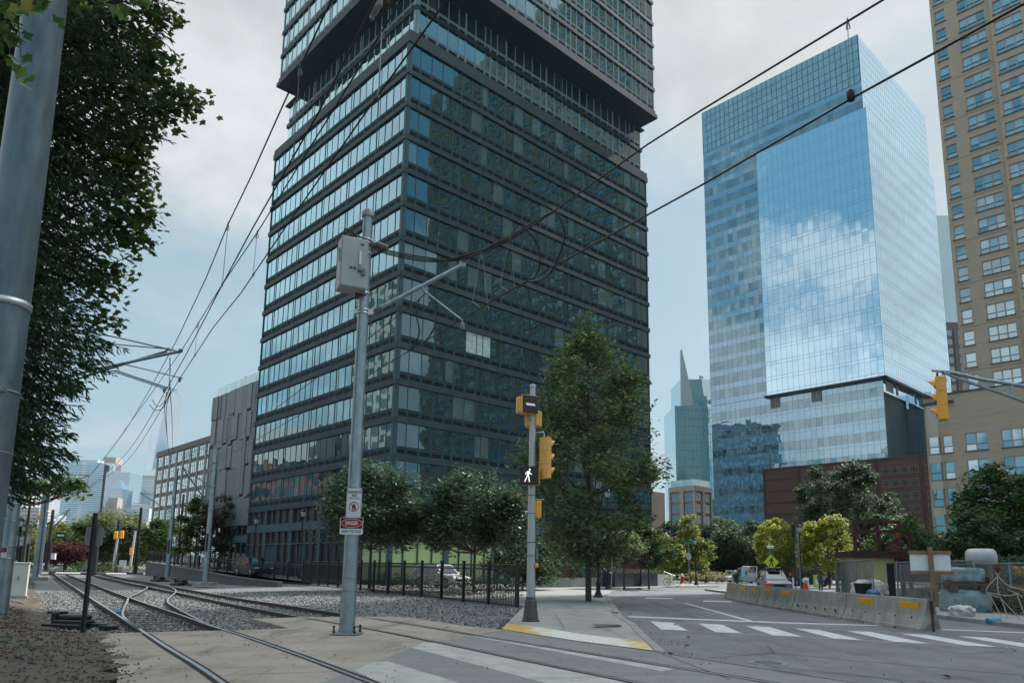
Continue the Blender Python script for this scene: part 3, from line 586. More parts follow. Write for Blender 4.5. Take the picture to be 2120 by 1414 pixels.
def block(u0, v0, uR, vL, zs, H, frame, gm, core_top, d=0.0, mw_=1.0):
    F = Facade(u0, v0); LR, LL = uR - u0, vL - v0
    mb = MB(); mb.boxb(u0 + .42, uR, v0 + .42, vL, zs[-1], core_top); mb.build('wall', CORE, tower)
    sR, sL = bays(LR, PATR), bays(LL, PATL)
    fr = MB()
    for zb in zs:
        mb = MB(); mb.boxb(u0 - .14, uR + .14, v0 - .14, vL + .14, zb, zb + .46); mb.build('floor_band', TW, tower)
        for fc, S in (('R', sR), ('L', sL)):
            sp = fr
            F.box(sp, fc, 0, S[-1], -.35, -.04, zb + .46, zb + .53); F.box(sp, fc, 0, S[-1], -.35, -.03, zb + 1.03, zb + 1.10); F.box(sp, fc, 0, S[-1], -.35, -.04, zb + 1.16, zb + 1.23)
            F.box(sp, fc, 0, S[-1], -.35, -.16, zb + 1.10, zb + 1.16, 1)
            for i in range(len(S) - 1):
                a, b = S[i], S[i + 1]; w = b - a
                wide = (.05 if (i % 5) else .10) * mw_
                F.box(fr, fc, a - wide / 2, a + wide / 2, -.35, -.01, zb + .53, zb + H)
                F.box(sp, fc, a + .12, b - .12, -.3, -.12, zb + .6, zb + .96, 1)
                for q in range(4): F.box(sp, fc, a + .12, b - .12, -.12, -.1, zb + .63 + q * .085, zb + .66 + q * .085, 1)
                F.box(sp, fc, a + .06, a + .12, -.3, -.06, zb + .53, zb + 1.03); F.box(sp, fc, b - .12, b - .06, -.3, -.06, zb + .53, zb + 1.03)
                F.box(sp, fc, a + .12, b - .12, -.3, -.06, zb + .53, zb + .6); F.box(sp, fc, a + .12, b - .12, -.3, -.06, zb + .96, zb + 1.03)
                z0, z1 = zb + 1.23, zb + H; de = .05 if (i + int(zb)) % 3 else .035
                bx = (u0 + a + .03, u0 + b - .03, v0 + de, v0 + de + .03, z0, z1) if fc == 'R' else (u0 + de, u0 + de + .03, v0 + a + .03, v0 + b - .03, z0, z1)
                pm = gm
                if fc == 'R' and gm == 0 and abs(zb - (48.65 - 9 * 3.2)) < .1 and 6 <= i <= 8: pm = 2
                PN.add(bx, pm)
    F.box(fr, 'R', -.02, .12, -.35, .06, zs[-1] + .5, zs[0] + H); F.box(fr, 'L', -.02, .12, -.35, .07, zs[-1] + .5, zs[0] + H)
    F.box(fr, 'R', LR - .1, LR, -.35, .05, zs[-1] + .5, zs[0] + H); F.box(fr, 'L', LL - .1, LL, -.35, .05, zs[-1] + .5, zs[0] + H)
    o = fr.build('window_frame', [frame, LOUV], tower)
zl = [48.65 - 3.2 * i for i in range(1, 14)]
block(0, 0, 35.3, 27.5, zl, 3.2, TWF, 0, 49.2)
mb = MB(); mb.boxb(-.16, 35.46, -.16, 27.66, 48.65, 49.3); mb.boxb(-.1, 35.4, -.1, 27.6, 49.3, 49.85); mb.build('roof_band', TW, tower)
mb = MB(); mb.boxb(1.69, 36.6, 1.61, 28.6, 49.85, 50.6); mb.build('wall', LOUV, tower)
block(1.69, 1.61, 36.5, 28.4, [50.9, 53.95], 3.05, TWS, 1, 57.1, mw_=1.7)
mb = MB(); mb.boxb(-1.0, 36.25, -1.25, 26.35, 57.12, 57.62); mb.boxb(1.4, 37, 1.3, 29, 57.0, 57.12); mb.build('soffit', TW, tower)
block(-.71, -.93, 35.93, 26.02, [57.72 + 3.1 * i for i in range(9)][::-1], 3.1, TWS, 1, 86, mw_=2.2)
mb = MB(); mb.boxb(-1.0, 36.25, -1.25, 26.35, 85.6, 87); mb.build('roof', TW, tower)
# ground storeys
F = Facade(0, 0); mb = MB(); mb.boxb(.5, 35, .5, 27.2, 0, 7.2); mb.build('base_wall', CORE, tower)
mb = MB()
for fc, L in (('R', 35.3), ('L', 27.5)):
    F.box(mb, fc, 0, L, -.4, .12, 4.85, 5.65)
    F.box(mb, fc, 0, L, -.4, .02, 3.55, 3.68); F.box(mb, fc, 0, L, -.4, .03, 0, .45)
    S = bays(L, [1.5]); 
    for i, a in enumerate(S):
        w = .5 if i % 4 == 0 else .09; F.box(mb, fc, max(0, a - w / 2), min(L, a + w / 2), -.4, .05 if i % 4 == 0 else -.05, .45, 4.85); F.box(mb, fc, max(0, a - w / 2), min(L, a + w / 2), -.4, .05 if i % 4 == 0 else -.05, 5.65, 7.05)
mb.build('base_frame', TWF, tower)
GRN = M('green_panel', (.40, .50, .24), .5, .06, .3, coat=.2); REDP = M('red_panel', (.15, .02, .02), .5, .2, .3); DKP = M('dark_panel', (.02, .025, .03), .4, .3, .8, coat=.4)
SHOPG = glass('shop_glass', (.012, .016, .018), (.8, .9, .95), .12, .8, .01, .006)
mb = MB(); gmb = MB()
for fc, L in (('R', 35.3), ('L', 27.5)):
    S = bays(L, [1.5])
    for i in range(len(S) - 1):
        a, b = S[i] + .05, S[i + 1] - .05
        F.box(mb, fc, a, b, -.3, -.2, 5.65, 7.05, 2)
        if fc == 'R': m = 0 if b < 14 else 1 if b > 19 else 2
        else: m = 0 if b < 5.2 else 2
        F.box(mb, fc, a, b, -.3, -.2, .45, 3.55, m); F.box(mb, fc, a, b, -.3, -.2, 3.68, 4.85, 2 if (m != 1 or i % 2) else 1)

for k, nm in ((0, 'green_panel'), (1, 'red_panel'), (2, 'dark_panel')):
    q_ = MB(); n0 = 0
    for f_, m_ in zip(mb.f, mb.m):
        if m_ == k: q_.face([mb.v[i] for i in f_])
    o = q_.build(nm, (GRN, REDP, DKP)[k], tower); o['kind'] = 'stuff'
mb = MB()
for s0 in (14.2, 20.3, 21.9):
    F.box(mb, 'L', s0, s0 + 1.35, -.2, -.1, .45, 3.4, 0)
    for q in range(16): F.box(mb, 'L', s0 + .05, s0 + 1.3, -.1, -.04, .6 + q * .175, .68 + q * .175, 0)
    F.box(mb, 'L', s0 + .3, s0 + .5, -.1, -.02, .55, .9, 1); F.box(mb, 'L', s0 + .85, s0 + 1.05, -.1, -.02, .55, .9, 1)
mb.build('louvre_door', [TWF, SIGW], tower)
PN.done()
# ---------------------------------------------------------------- grey panel annexe beyond the tower
annex = thing('panelled_annexe', 'windowless grey annexe with staggered tall metal panels and a glass roof rail', 'building', (-9.84, 59.6, 0), TH)
ZN = M('zinc_panel', (.17, .20, .215), .5, .12, .5, .05, 10, metal=.3, isl=.14, stretch=(4, 4, .3)); ra = random.Random(8)
mb = MB(); mb.boxb(.4, 14, 27.9, 41.0, 0, 22.0); mb.build('wall', M('annexe_wall', (.12, .145, .155), .7, .1, 1), annex)
mb = MB(); z = 5.9; rows = [3.2, 3.5, 3.0, 3.3, 3.1]
for k, h in enumerate(rows):
    x = 27.9 - ra.uniform(0, .8)
    while x < 41:
        w = ra.choice((.75, 1.25, 1.25, 1.7)); off = ra.uniform(-.35, .35); dd = ra.uniform(0, .16)
        z0 = z + (off if k else -.1); z1 = z + h + (ra.uniform(-.35, .35) if k < 4 else .05)
        mb.boxb(.18 - dd, .42, max(27.9, x), min(41.1, x + w - .035), max(5.8, z0), min(22.1, z1)); x += w
    z += h
for x in (28.4, 31.7, 35, 38.4): mb.boxb(.1, .38, x, x + .06, 5.9, 22.05)
mb.build('metal_panel', ZN, annex)
mb = MB()
for k in range(9): mb.boxb(.2, .35, 28.1 + k * 1.45, 28.2 + k * 1.45, 0, 5.8)
mb.boxb(.15, .35, 27.9, 41, 3.9, 4.7); mb.boxb(.1, .4, 27.9, 41, 0, .4); mb.build('base_frame', TWF, annex)
mb = MB(); mb.boxb(.28, .33, 28, 41, .4, 5.8); mb.build('base_glass', SHOPG, annex)
RG = glass('rail_glass', (.35, .48, .5), (.9, 1, 1), .2, .7, .01, .01)
mb = MB()
for k in range(9): mb.boxb(.5, .53, 28 + k * 1.45, 29.4 + k * 1.45, 22.05, 23.3)
mb.build('roof_rail', RG, annex)
# ---------------------------------------------------------------- beige loft block further on
loft = thing('loft_building', 'beige concrete loft building with tall piers left of the grey panelled annexe', 'building', (-99.5, 206, 0), TH - math.pi / 2)
BEI = M('beige_concrete', (.27, .25, .225), .85, .1, .4, .1, 8); BEID = M('dark_concrete', (.17, .155, .14), .85, .12, .4)
GL = glass('loft_glass', (.02, .05, .055), (.85, 1, 1), .25, .75, .008, .03, (.20, .30, .32))
mb = MB(); mb.boxb(-4.6, 46, .14, 25, 0, 32.6); mb.boxb(-4.7, 46, -.25, .5, 31.5, 33.0); mb.build('wall', BEID, loft)
pier = MB(); win = MB(); frm = MB(); NB = 9
for k in range(NB + 1):
    x = -4.6 + k * 5.3; pier.boxb(x, x + 1.35, -.03, .5, 0, 31.5); pier.boxb(x - .08, x + 1.43, -.1, -.03, 29.2, 29.6)
pier.build('pier', BEI, loft)
LP = Panes(loft, 'window', [GL], 60)
for fl in range(8):
    z1 = 31.2 - fl * 3.82
    for k in range(NB):
        x0 = -3.1 + k * 5.3; LP.add((x0 - .1, x0 + 3.7, .08, .13, z1 - 2.7, z1))
        for q in (1.2, 2.45): frm.boxb(x0 + .1 + q, x0 + .18 + q, .03, .08, z1 - 2.7, z1)
        frm.boxb(x0 - .1, x0 + 3.7, .04, .08, z1 - 1.0, z1 - .92)
frm.build('window_frame', M('dark_frame_paint', (.03, .045, .05), .5, .2, 3), loft); LP.done()
mb = MB(); mb.boxb(12, 17, 6, 10, 32.6, 35.2); mb.boxb(17.5, 23.5, 7, 9, 32.6, 36.6); mb.build('roof_plant', M('roof_plant_metal', (.4, .45, .47), .5, .2, 1), loft)
# ---------------------------------------------------------------- blue mirror-glass office tower
blue = thing('office_tower', 'tall blue mirror-glass office tower reflecting the clouds', 'tower', (92.4, 176, 0), TH)
GB = glass('mirror_glass', (.02, .07, .12), (.66, .87, 1.0), .72, .95, .005, .004, wscale=.22); GBW = glass('office_window', (.022, .062, .085), (.68, .9, 1), .22, .72, .008, .014, (.13, .20, .22), wscale=.4); GSP = glass('spandrel_glass', (.10, .23, .33), (.66, .87, 1.0), .3, .75, .005, .006, wscale=.3); GDK = glass('corner_glass', (.01, .05, .065), (.5, .82, .92), .3, .8, .03, .03, (.03, .09, .11), wscale=.5)
GBC = glass('crown_glass', (.11, .22, .26), (.75, .92, 1.0), .28, .7, .005, .012, (.18, .30, .33), wscale=.3)
MUL = M('mullion', (.15, .25, .31), .5, .1, 1); LEDGE = M('ledge', (.02, .025, .03), .5, .2, 1)
mb = MB(); mb.boxb(1.1, 51.7, 1.5, 49.4, 0, 131); mb.boxb(1.5, 55, 12, 45, 0, 122.5); mb.boxb(8, 45, 8, 42, 131, 139); mb.build('core', M('office_interior', (.03, .06, .07), .9, .3, .2), blue)
BP = Panes(blue, 'glass_pane', [GB, GBW, GBC, GSP, GDK], 100); mu = MB(); mwd = .03
def wallL(v0, v1, d, zs, step):  # mwd: half width of the mullions             # zs: (z0,z1,material)
    n = max(1, round((v1 - v0) / step)); w = (v1 - v0) / n
    for z0, z1, m in zs:
        for i in range(n): BP.add((d, d + .08, v0 + i * w + .03, v0 + (i + 1) * w - .03, z0 + .03, z1 - .03), m)
    a, b = min(z[0] for z in zs), max(z[1] for z in zs)
    for i in range(n + 1): mu.boxb(d - .015, d + .1, v0 + i * w - mwd, v0 + i * w + mwd, a, b)
    for z0, z1, m in zs: mu.boxb(d - .015, d + .1, v0, v1, z0 - mwd, z0 + mwd)
def wallR(u0, u1, d, zs, step):
    n = max(1, round((u1 - u0) / step)); w = (u1 - u0) / n
    for z0, z1, m in zs:
        for i in range(n): BP.add((u0 + i * w + .03, u0 + (i + 1) * w - .03, d, d + .08, z0 + .03, z1 - .03), m)
    a, b = min(z[0] for z in zs), max(z[1] for z in zs)
    for i in range(n + 1): mu.boxb(u0 + i * w - mwd, u0 + i * w + mwd, d - .015, d + .1, a, b)
    for z0, z1, m in zs: mu.boxb(u0, u1, d - .015, d + .1, z0 - mwd, z0 + mwd)
gz = []; z = 49.9
while z < 123.2: gz += [(z, z + .95, 0), (z + .95, min(123.4, z + 4.32), 0)]; z += 4.32
wallL(0, 31.4, 0, gz, 1.55); wallR(.09, 51.8, 0, gz, 1.55)
sz = []; z = 49.9
while z < 130: sz += [(z, z + 1.75, 3), (z + 1.75, z + 4.32, 1)]; z += 4.32
wallL(31.4, 49.6, .7, sz[:34], 1.55); top = [(123.4, 126.2, 1), (126.2, 127.9, 3), (127.9, 129.9, 1), (129.9, 131.6, 3)]
wallL(1.1, 49.6, .72, top, 1.55)
cz = [(131.6 + i * 2.37, 134.0 + i * 2.37 - .03, 2) for i in range(6)]
mu.build('mullion', MUL, blue); mu = MB(); mwd = .1; wallL(1.1, 49.6, .72, cz, 1.55); mwd = .03; mu.build('crown_mullion', M('crown_line', (.045, .10, .13), .5, .1, 1), blue); mu = MB(); wallR(.75, 51.8, .9, [(123.4 + i * 2.2, 125.6 + i * 2.2, 0) for i in range(10)], 1.55)
wallR(52, 56.2, 3, [(60 + i * 4.32, 64.32 + i * 4.32, 0) for i in range(14)], 1.4)
lz = []
for i in range(8): lz += [(47.5 - 5.55 * i, 49.85 - 5.55 * i + (0 if i else 0), 3), (45.2 - 5.55 * i, 47.5 - 5.55 * i, 1), (44.3 - 5.55 * i, 45.2 - 5.55 * i, 3)]
wallL(.9, 49.6, .75, lz, 1.55); wallR(15.9, 30, .9, lz[:3], 1.55); wallR(.9, 15.9, .9, [(46.2, 49.8, 0)], 1.55)
wallR(.9, 15.9, 2.6, [(0 + i * 3.55, 3.5 + i * 3.55, 4) for i in range(13)], 1.5)
mu.build('mullion', MUL, blue); BP.done()
mb = MB(); mb.boxb(-.5, 25, -.5, .9, 49.35, 49.95); mb.boxb(-.5, .75, -.5, 32, 49.35, 49.95); mb.build('ledge', LEDGE, blue)
mb = MB()
VG = M('vent_grey', (.13, .15, .16), .6, .2, 2)
for v in (28, 29.5, 16.3, 17.8): mb = MB(); mb.boxb(.60, .72, v, v + 1.3, 46.3, 49.3); mb.build('vent_louvre', VG, blue)
for u in (3, 4.6, 6.2, 9.5): mb = MB(); mb.boxb(u, u + 1.2, .78, .88, 46.8, 49.3); mb.build('vent_louvre', VG, blue)
mb = MB(); CR = .14
for v in (6, 17, 28, 39): mb.tube([(3, v, 139), (3, v + 5, 145.2)], .28, 6); mb.tube([(2.5, v, 131.6), (2.5, v, 145)], .35, 6)
mb.boxb(2, 2.6, 1.3, 49.4, 143.4, 144.1); mb.boxb(1.2, 51, 49.3, 49.5, 131, 145.6); mb.build('crown_frame', M('crown_steel', (.25, .33, .36), .5, .1, 1), blue)
# podium wing with a square glass corner
pod = thing('glass_annexe', 'low pale glass office wing between the mirror tower and the tan tower', 'building', (92.4, 176, 0), TH)
mb = MB(); mb.boxb(17, 64, -8, 10, 0, 47.6); mb.build('core', CORE, pod)
PP = Panes(pod, 'glass_pane', [GB], 60)
for i in range(20):
    for k in range(9): PP.add((17 + i * 2.35, 19.3 + i * 2.35, -8.15, -8.07, 48.2 - (k + 1) * 3.9, 48.2 - k * 3.9 - .06))
for i in range(7):
    for k in range(9): PP.add((16.85, 16.93, -8 + i * 2.35, -5.7 + i * 2.35, 48.2 - (k + 1) * 3.9, 48.2 - k * 3.9 - .06))
PP.done()
# ---------------------------------------------------------------- teal tower with a pointed fin
teal = thing('fin_tower', 'teal glass tower with a sharp upright fin behind the mirror tower', 'tower', (79.5, 350, 0), 0)
TEAL = glass('teal_glass', (.19, .36, .40), (.72, .92, .95), .45, .85, .003, .006, wscale=.2); TEALL = M('teal_line', (.14, .29, .32), .5, .1, 1)
mb = MB(); mb.boxb(.1, 34, .2, 26, 0, 81); mb.boxb(3.6, 34, 2, 24, 81, 95); mb.build('wall', TEAL, teal)
mb = MB(); 
for k in range(20): mb.boxb(0, 34, 0, .1, 3 + k * 4, 3.18 + k * 4)
for k in range(20): mb.boxb(k * 1.7, k * 1.7 + .12, 0, .1, 0, 81)
mb.boxb(13.0, 13.9, -.25, .1, 20, 66); mb.boxb(3.5, 34, 1.9, 2, 84, 84.3)
for x in (7, 12, 17): mb.boxb(x, x + 2, 1.8, 2, 82.5, 84.6)
mb.build('mullion', TEALL, teal)
mb = MB(); mb.extr([(3.2, 81), (9.0, 81), (8.6, 87), (4.2, 109.5), (3.6, 109.5)], (0, 0, 0), (1, 0, 0), (0, 0, 1), (0, 1, 0), 1.6); mb.build('fin', M('pale_fin', (.36, .42, .42), .6, .1, .5), teal)
mb = MB(); mb.lathe([(.2, 95), (.2, 97), (1.1, 97.3), (1.2, 98.6), (.3, 99.4)], (16, 10, 0), 10); mb.build('roof_dome', M('dome_grey', (.3, .32, .32), .6, .1, 1), teal)
# ---------------------------------------------------------------- small beige loft block at the end of the street
loft2 = thing('loft_building', 'small pinkish beige loft block with paned windows in front of the teal fin tower', 'building', (64.3, 255, 0), TH)
PNK = M('pink_concrete', (.40, .335, .285), .85, .08, .4, .1, 8); PNKD = M('pink_spandrel', (.29, .235, .20), .85, .1, .4)
G2 = glass('paned_glass', (.015, .035, .045), (.8, .95, 1), .15, .6, .01, .04, (.07, .12, .13))
pie = MB(); fr = MB(); wl = MB(); L2 = Panes(loft2, 'window', [G2], 60)
wl.boxb(.5, 11, .5, 11, 0, 30.5); wl.boxb(3, 9, 11, 30, 0, 12); wl.boxb(.5, 11, 20.5, 34, 0, 30.5)
for (ax, base, L) in (('R', 0, 10.9), ('L', 0, 11), ('L', 20.5, 13)):
    Fd = Facade(0, base); nb = 2 if base == 0 else 3; pw = L / nb
    for k in range(nb + 1): Fd.box(pie, ax, max(0, k * pw - .75), min(L, k * pw + .75), -.5, .1, 0, 30.5)
    Fd.box(pie, ax, 0, L, -.5, .18, 29.2, 31)
    for fl in range(7):
        z1 = 28.6 - fl * 3.95
        for k in range(nb):
            a, b = k * pw + .8, (k + 1) * pw - .8
            L2.add((a, b, base + .3, base + .35, z1 - 2.9, z1) if ax == 'R' else (.3, .35, base + a, base + b, z1 - 2.9, z1))
            Fd.box(pie, ax, a - .05, b + .05, -.5, -.02, z1 - 3.05, z1 - 2.9)
            for q in range(1, 4): Fd.box(fr, ax, a + (b - a) * q / 4 - .04, a + (b - a) * q / 4 + .04, -.3, -.2, z1 - 2.9, z1)
            Fd.box(fr, ax, a, b, -.3, -.2, z1 - 1.0, z1 - .92)
wl.build('wall', PNKD, loft2); pie.build('pier', PNK, loft2); fr.build('window_frame', M('pale_frame', (.4, .42, .4), .6, .1, 2), loft2); L2.done()
mb = MB()
for k in range(7): mb.boxb(1 + k * 1.4, 2.35 + k * 1.4, 1, 1.05, 30.6, 33.4); mb.boxb(1, 1.05, 1 + k * 1.4, 2.35 + k * 1.4, 30.6, 33.4)
mb.build('roof_screen', RG, loft2)
# ---------------------------------------------------------------- brown parking garage
gar = thing('parking_garage', 'dark brown brick parking garage with rows of grilled openings', 'building', (65.9, 190, 0), TH - math.pi / 2)
BRN = M('brown_brick', (.075, .045, .042), .9, .12, 1.2, .15, 20, isl=.05, col2=(.095, .058, .052)); GRL = M('grille', (.22, .215, .21), .6, .1, 3)
mb = MB(); mb.boxb(0, 46, .3, 24, 0, 28.1); mb.build('wall', BRN, gar)
mb = MB()
for z in (7, 10, 13, 16, 19, 22, 25, 27.6): mb.boxb(-.05, 46, .18, .3, z, z + .14)
for x in (0, 9.4, 18.9, 28.3, 37.8): mb.boxb(x - .2, x + .3, .15, .3, 0, 28.1)
mb.build('brick_rib', M('brown_rib', (.06, .036, .034), .9, .1, 1), gar)
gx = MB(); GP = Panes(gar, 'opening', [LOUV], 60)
for fl in range(6):
    z1 = 25.7 - fl * 2.98
    for bay in range(5):
        for k in range(4):
            x0 = 10.6 + bay * 9.45 - 9.45 * .0 + k * 2.05 - (8 if bay == 9 else 0)
            if x0 > 45: continue
            GP.add((x0, x0 + 1.65, .22, .3, z1 - 1.6, z1))
            gx.boxb(x0 - .07, x0 + 1.72, .12, .22, z1 - .02, z1 + .06); gx.boxb(x0 - .07, x0 + 1.72, .12, .22, z1 - 1.66, z1 - 1.58); gx.boxb(x0 - .07, x0, .12, .22, z1 - 1.6, z1); gx.boxb(x0 + 1.65, x0 + 1.72, .12, .22, z1 - 1.6, z1)
            for q in (.32, .5, 1.15, 1.3): gx.boxb(x0, x0 + 1.65, .16, .21, z1 - q - .04, z1 - q)
            for q in (.42, 1.2): gx.boxb(x0 + q, x0 + q + .04, .16, .21, z1 - 1.6, z1)
gx.build('window_grille', GRL, gar); GP.done()
# ---------------------------------------------------------------- tan brick tower on the right
tan = thing('brick_tower', 'tall tan brick apartment tower with triple sash windows along the right edge', 'tower', (54.6, 86, 0), TH - math.pi / 2)
TANB = M('tan_brick', (.45, .355, .265), .9, .12, .5, .2, 30, col2=(.54, .435, .335), stretch=(1, 1, 5), detail=10); TRIM = M('stone_trim', (.54, .47, .39), .85, .1, 1.5); SILL = M('dark_sill', (.09, .08, .072), .8, .2, 2)
TFR = M('beige_frame', (.42, .365, .33), .6, .08, 2)
GS = [glass('sash_glass_a', (.015, .055, .085), (.70, .92, 1.0), .32, .75, .006, .02, (.30, .40, .42), curtain=.38, wscale=.6), glass('sash_glass_b', (.16, .26, .29), (.80, .95, 1.0), .25, .7, .006, .02, (.36, .44, .45), curtain=.5, wscale=.6)]
TANH = 118; TL = 61.5
mb = MB(); mb.boxb(0, TL, .35, 24, 20, TANH); mb.build('wall', TANB, tan)
wm = MB(); sl = MB(); fm = MB(); TP = Panes(tan, 'window', GS, 100); rw = random.Random(4)
mesh_cols = []
for b in range(6):
    o = b * 9.9
    if b == 0: mesh_cols += [(o + .45, o + 1.6, 1, 0)]
    else: mesh_cols += [(o + .3, o + 1.45, 1, 0)]
    mesh_cols += [(o + 3.1, o + 5.95, 3, 0), (o + 6.95, o + 9.75, 3, .45)]
def wcol(x0, x1, n, d, zs, h, pan, walls):
    for z in zs:
        pw = (x1 - x0) / n; lo = .36
        for i in range(n):
            a, b = x0 + i * pw + .05, x0 + (i + 1) * pw - .05; m = 0 if rw.random() < .55 else 1
            pan.add((a, b, .22 - d, .26 - d, z + .04, z + h * lo), m); pan.add((a, b, .19 - d, .23 - d, z + h * lo + .05, z + h - .04), m if rw.random() < .8 else 1 - m)
            fm.boxb(a - .05, b + .05, .16 - d, .3 - d, z + h * lo - .01, z + h * lo + .06, 1)
        for i in range(n + 1): fm.boxb(x0 + i * pw - .06, x0 + i * pw + .06, .14 - d, .3 - d, z, z + h)
        fm.boxb(x0, x1, .15 - d, .3 - d, z + h - .05, z + h + .02); fm.boxb(x0, x1, .15 - d, .3 - d, z - .02, z + .04)
        sl.boxb(x0 - .12, x1 + .12, -.1 - d, .2 - d, z - .12, z - .02)
# the brick skin is cut round the windows: piers full height, spandrels floor by floor
fz = [23.52 + 2.74 * i for i in range(34)]
edges = [0.0]
for x0, x1, n, d in mesh_cols:
    if edges[-1] < x0: wm.boxb(edges[-1], x0, 0, .36, 20, TANH)
    for i, z in enumerate(fz):
        z0 = (fz[i - 1] + 1.76) if i else 20
        wm.boxb(x0, x1, -d, .36 - d, z0, z)
        if d: wm.boxb(x0, x1, .36 - d, .36, z0, z)
    wm.boxb(x0, x1, -d, .36, fz[-1] + 1.76, TANH)
    if d:
        for q in (x0 - .35, x1): wm.boxb(q, q + .35, -d, 0, 20, TANH)
    wcol(x0, x1, n, d, fz, 1.76, TP, wm); edges.append(x1)
wm.boxb(edges[-1], TL, 0, .36, 20, TANH)
for z in fz[1::2]: sl.boxb(0, TL, -.012, .05, z - .5, z - .46)
mb = MB(); mb.boxb(-4.7, TL, .3, 24, 0, 23.3)
PODZ = [18.25 - 3.2 * i - 2.1 for i in range(5)] + [.8]
cols = [(-2.75, -1.7, 1), (-.33, 1.95, 2), (3.4, 6.4, 3), (8.2, 11.2, 3)]
x = -3.0
for x0, x1, n in cols:
    wm.boxb(x, x0, -.05, .34, 0, 23.3)
    for i, z in enumerate(PODZ):
        top = 23.3 if i == 0 else PODZ[i - 1]
        wm.boxb(x0, x1, -.05, .34, z + 2.1, top)
    wcol(x0, x1, n, .05, PODZ, 2.1, TP, wm); x = x1
    for z in PODZ[1:5]:
        if n > 1: sl.boxb((x0 + x1) / 2 - .5, (x0 + x1) / 2 + .6, -.09, 0, z - .75, z - .35, 1)
wm.boxb(x, TL, -.05, .34, 0, 23.3)
for i, z in enumerate(PODZ):                                        # canted bay at the corner
    top = 22.2 if i == 0 else PODZ[i - 1] - .15
    for (xa, ya, xb, yb) in ((-4.35, .2, -4.0, -.35), (-4.0, -.35, -3.0, -.35)):
        pass
    wm.prism([(-4.5, .34), (-4.25, -.4), (-3.0, -.4), (-3.0, .34)], z + 2.0, top - .05, 1)
    fm.prism([(-4.46, .3), (-4.2, -.34), (-3.05, -.34), (-3.05, .3)], z - .12, z, 0)
    TP.add((-4.1, -3.15, -.36, -.32, z + .8, z + 2.0), rw.choice((0, 1))); TP.add((-4.1, -3.15, -.34, -.30, z, z + .74), 0); fm.boxb(-4.15, -3.1, -.4, -.3, z + .73, z + .81, 1)
    for q in (-4.2, -3.12): fm.boxb(q, q + .09, -.4, -.28, z, z + 2.0)
sl.boxb(-4.8, -1.2, -.45, .3, 22.2, 22.5); sl.boxb(-4.7, 3.2, -.15, .3, 23.3, 23.5)
mb.build('podium_wall', TANB, tan); wm.build('brick_face', [TANB, TRIM], tan); sl.build('sill', [SILL, TRIM], tan)['kind'] = 'stuff'; fm.build('window_frame', [TFR, M('dark_sash_bar', (.05, .05, .05), .7, .2, 2)], tan); TP.done()  # second frame material: dark bars between the sashes
# slim tower behind it
slim = thing('slim_tower', 'slim pale glass tower with a brown base showing behind the tan brick tower', 'tower', (177, 300, 0), 0)
mb = MB(); mb.boxb(0, 30, 0, 20, 108, 157); mb.build('glass_wall', GBC, slim)
mb = MB(); mb.boxb(.2, 30, .2, 20, 0, 108); 
for k in range(5): mb.boxb(2 + k * 4.5, 3.4 + k * 4.5, -.4, .2, 0, 104)
mb.build('wall', M('grey_brown_brick', (.15, .13, .12), .85, .1, .5), slim)
SP = Panes(slim, 'window', [G2], 60)
for k in range(24):
    for j in range(4): SP.add((4 + j * 4.5, 5.9 + j * 4.5, .05, .2, 10 + k * 4, 12.4 + k * 4))
SP.done()
# ---------------------------------------------------------------- the skyline across the river
HZ1 = glass('skyline_glass', (.28, .36, .40), (.8, .92, 1), .45, .85, .002, .004, wscale=.05); HZ2 = M('skyline_band', (.50, .54, .56), .6, .06, .05); HZD = glass('skyline_dark_glass', (.06, .13, .19), (.75, .9, 1), .35, .8, .002, .004, wscale=.05)
HPK = M('skyline_stone', (.40, .34, .315), .85, .1, .05); HGR = M('copper_roof', (.30, .40, .36), .8, .1, .05)
def sky_box(name, label, px0, px1, ytop, Y, depth, wall, floors=0, band=HZ2, ybot=None, bh=.45):
    a, b = at(px0, 1150, Y), at(px1, 1150, Y); zt = at((px0 + px1) / 2, ytop, Y).z
    t = thing(name, label, 'tower' if zt > 100 else 'building', (a.x, Y, 0), 0); w = b.x - a.x
    mb = MB(); mb.boxb(0, w, 0, depth, 0, zt); mb.build('wall', wall, t)
    if floors:
        mb = MB(); h = zt / floors
        for k in range(floors): mb.boxb(-.4, w + .4, -.6, depth, k * h, k * h + h * bh)
        mb.build('floor_band', band, t)
    return t, w, zt
t, w, zt = sky_box('skyscraper', 'broad white banded skyscraper with a gently curved front on the far shore', 112, 196, 960, 1650, 40, HZ1, 0)
mb = MB(); 
for k in range(46):
    z = k * zt / 46; arc = [(w * i / 10, -9 * math.sin(math.pi * i / 10)) for i in range(11)]
    mb.prism(arc + [(w, 20), (0, 20)], z, z + zt / 46 * .5)
mb.build('floor_band', HZ2, t); mb = MB(); mb.boxb(w * .2, w * .8, 4, 30, zt, zt + 10); mb.build('roof', HZ2, t)
mb = MB(); arc = [(w * i / 10, -7.5 * math.sin(math.pi * i / 10)) for i in range(11)]; mb.prism(arc + [(w, 22), (0, 22)], 0, zt + 3); mb.build('curved_glass', HZ1, t)
t, w, zt = sky_box('skyscraper', 'pale box skyscraper right beside the white curved one on the far shore', 196, 213, 958, 1700, 40, HZ1, 46, HZ2)
sky_box('skyscraper', 'thin pinkish tower top rising behind the white banded skyscraper', 194, 219, 946, 2100, 40, HPK, 0)
sky_box('skyscraper', 'blue grey flat topped skyscraper on the far shore left of the tapered tower', 202, 252, 976, 1600, 45, HZ1, 44, HZD, bh=.5)
sky_box('skyscraper', 'dark blue slab skyscraper at the right side of the blue grey one', 241, 262, 982, 1640, 45, HZD, 40, HZ1)
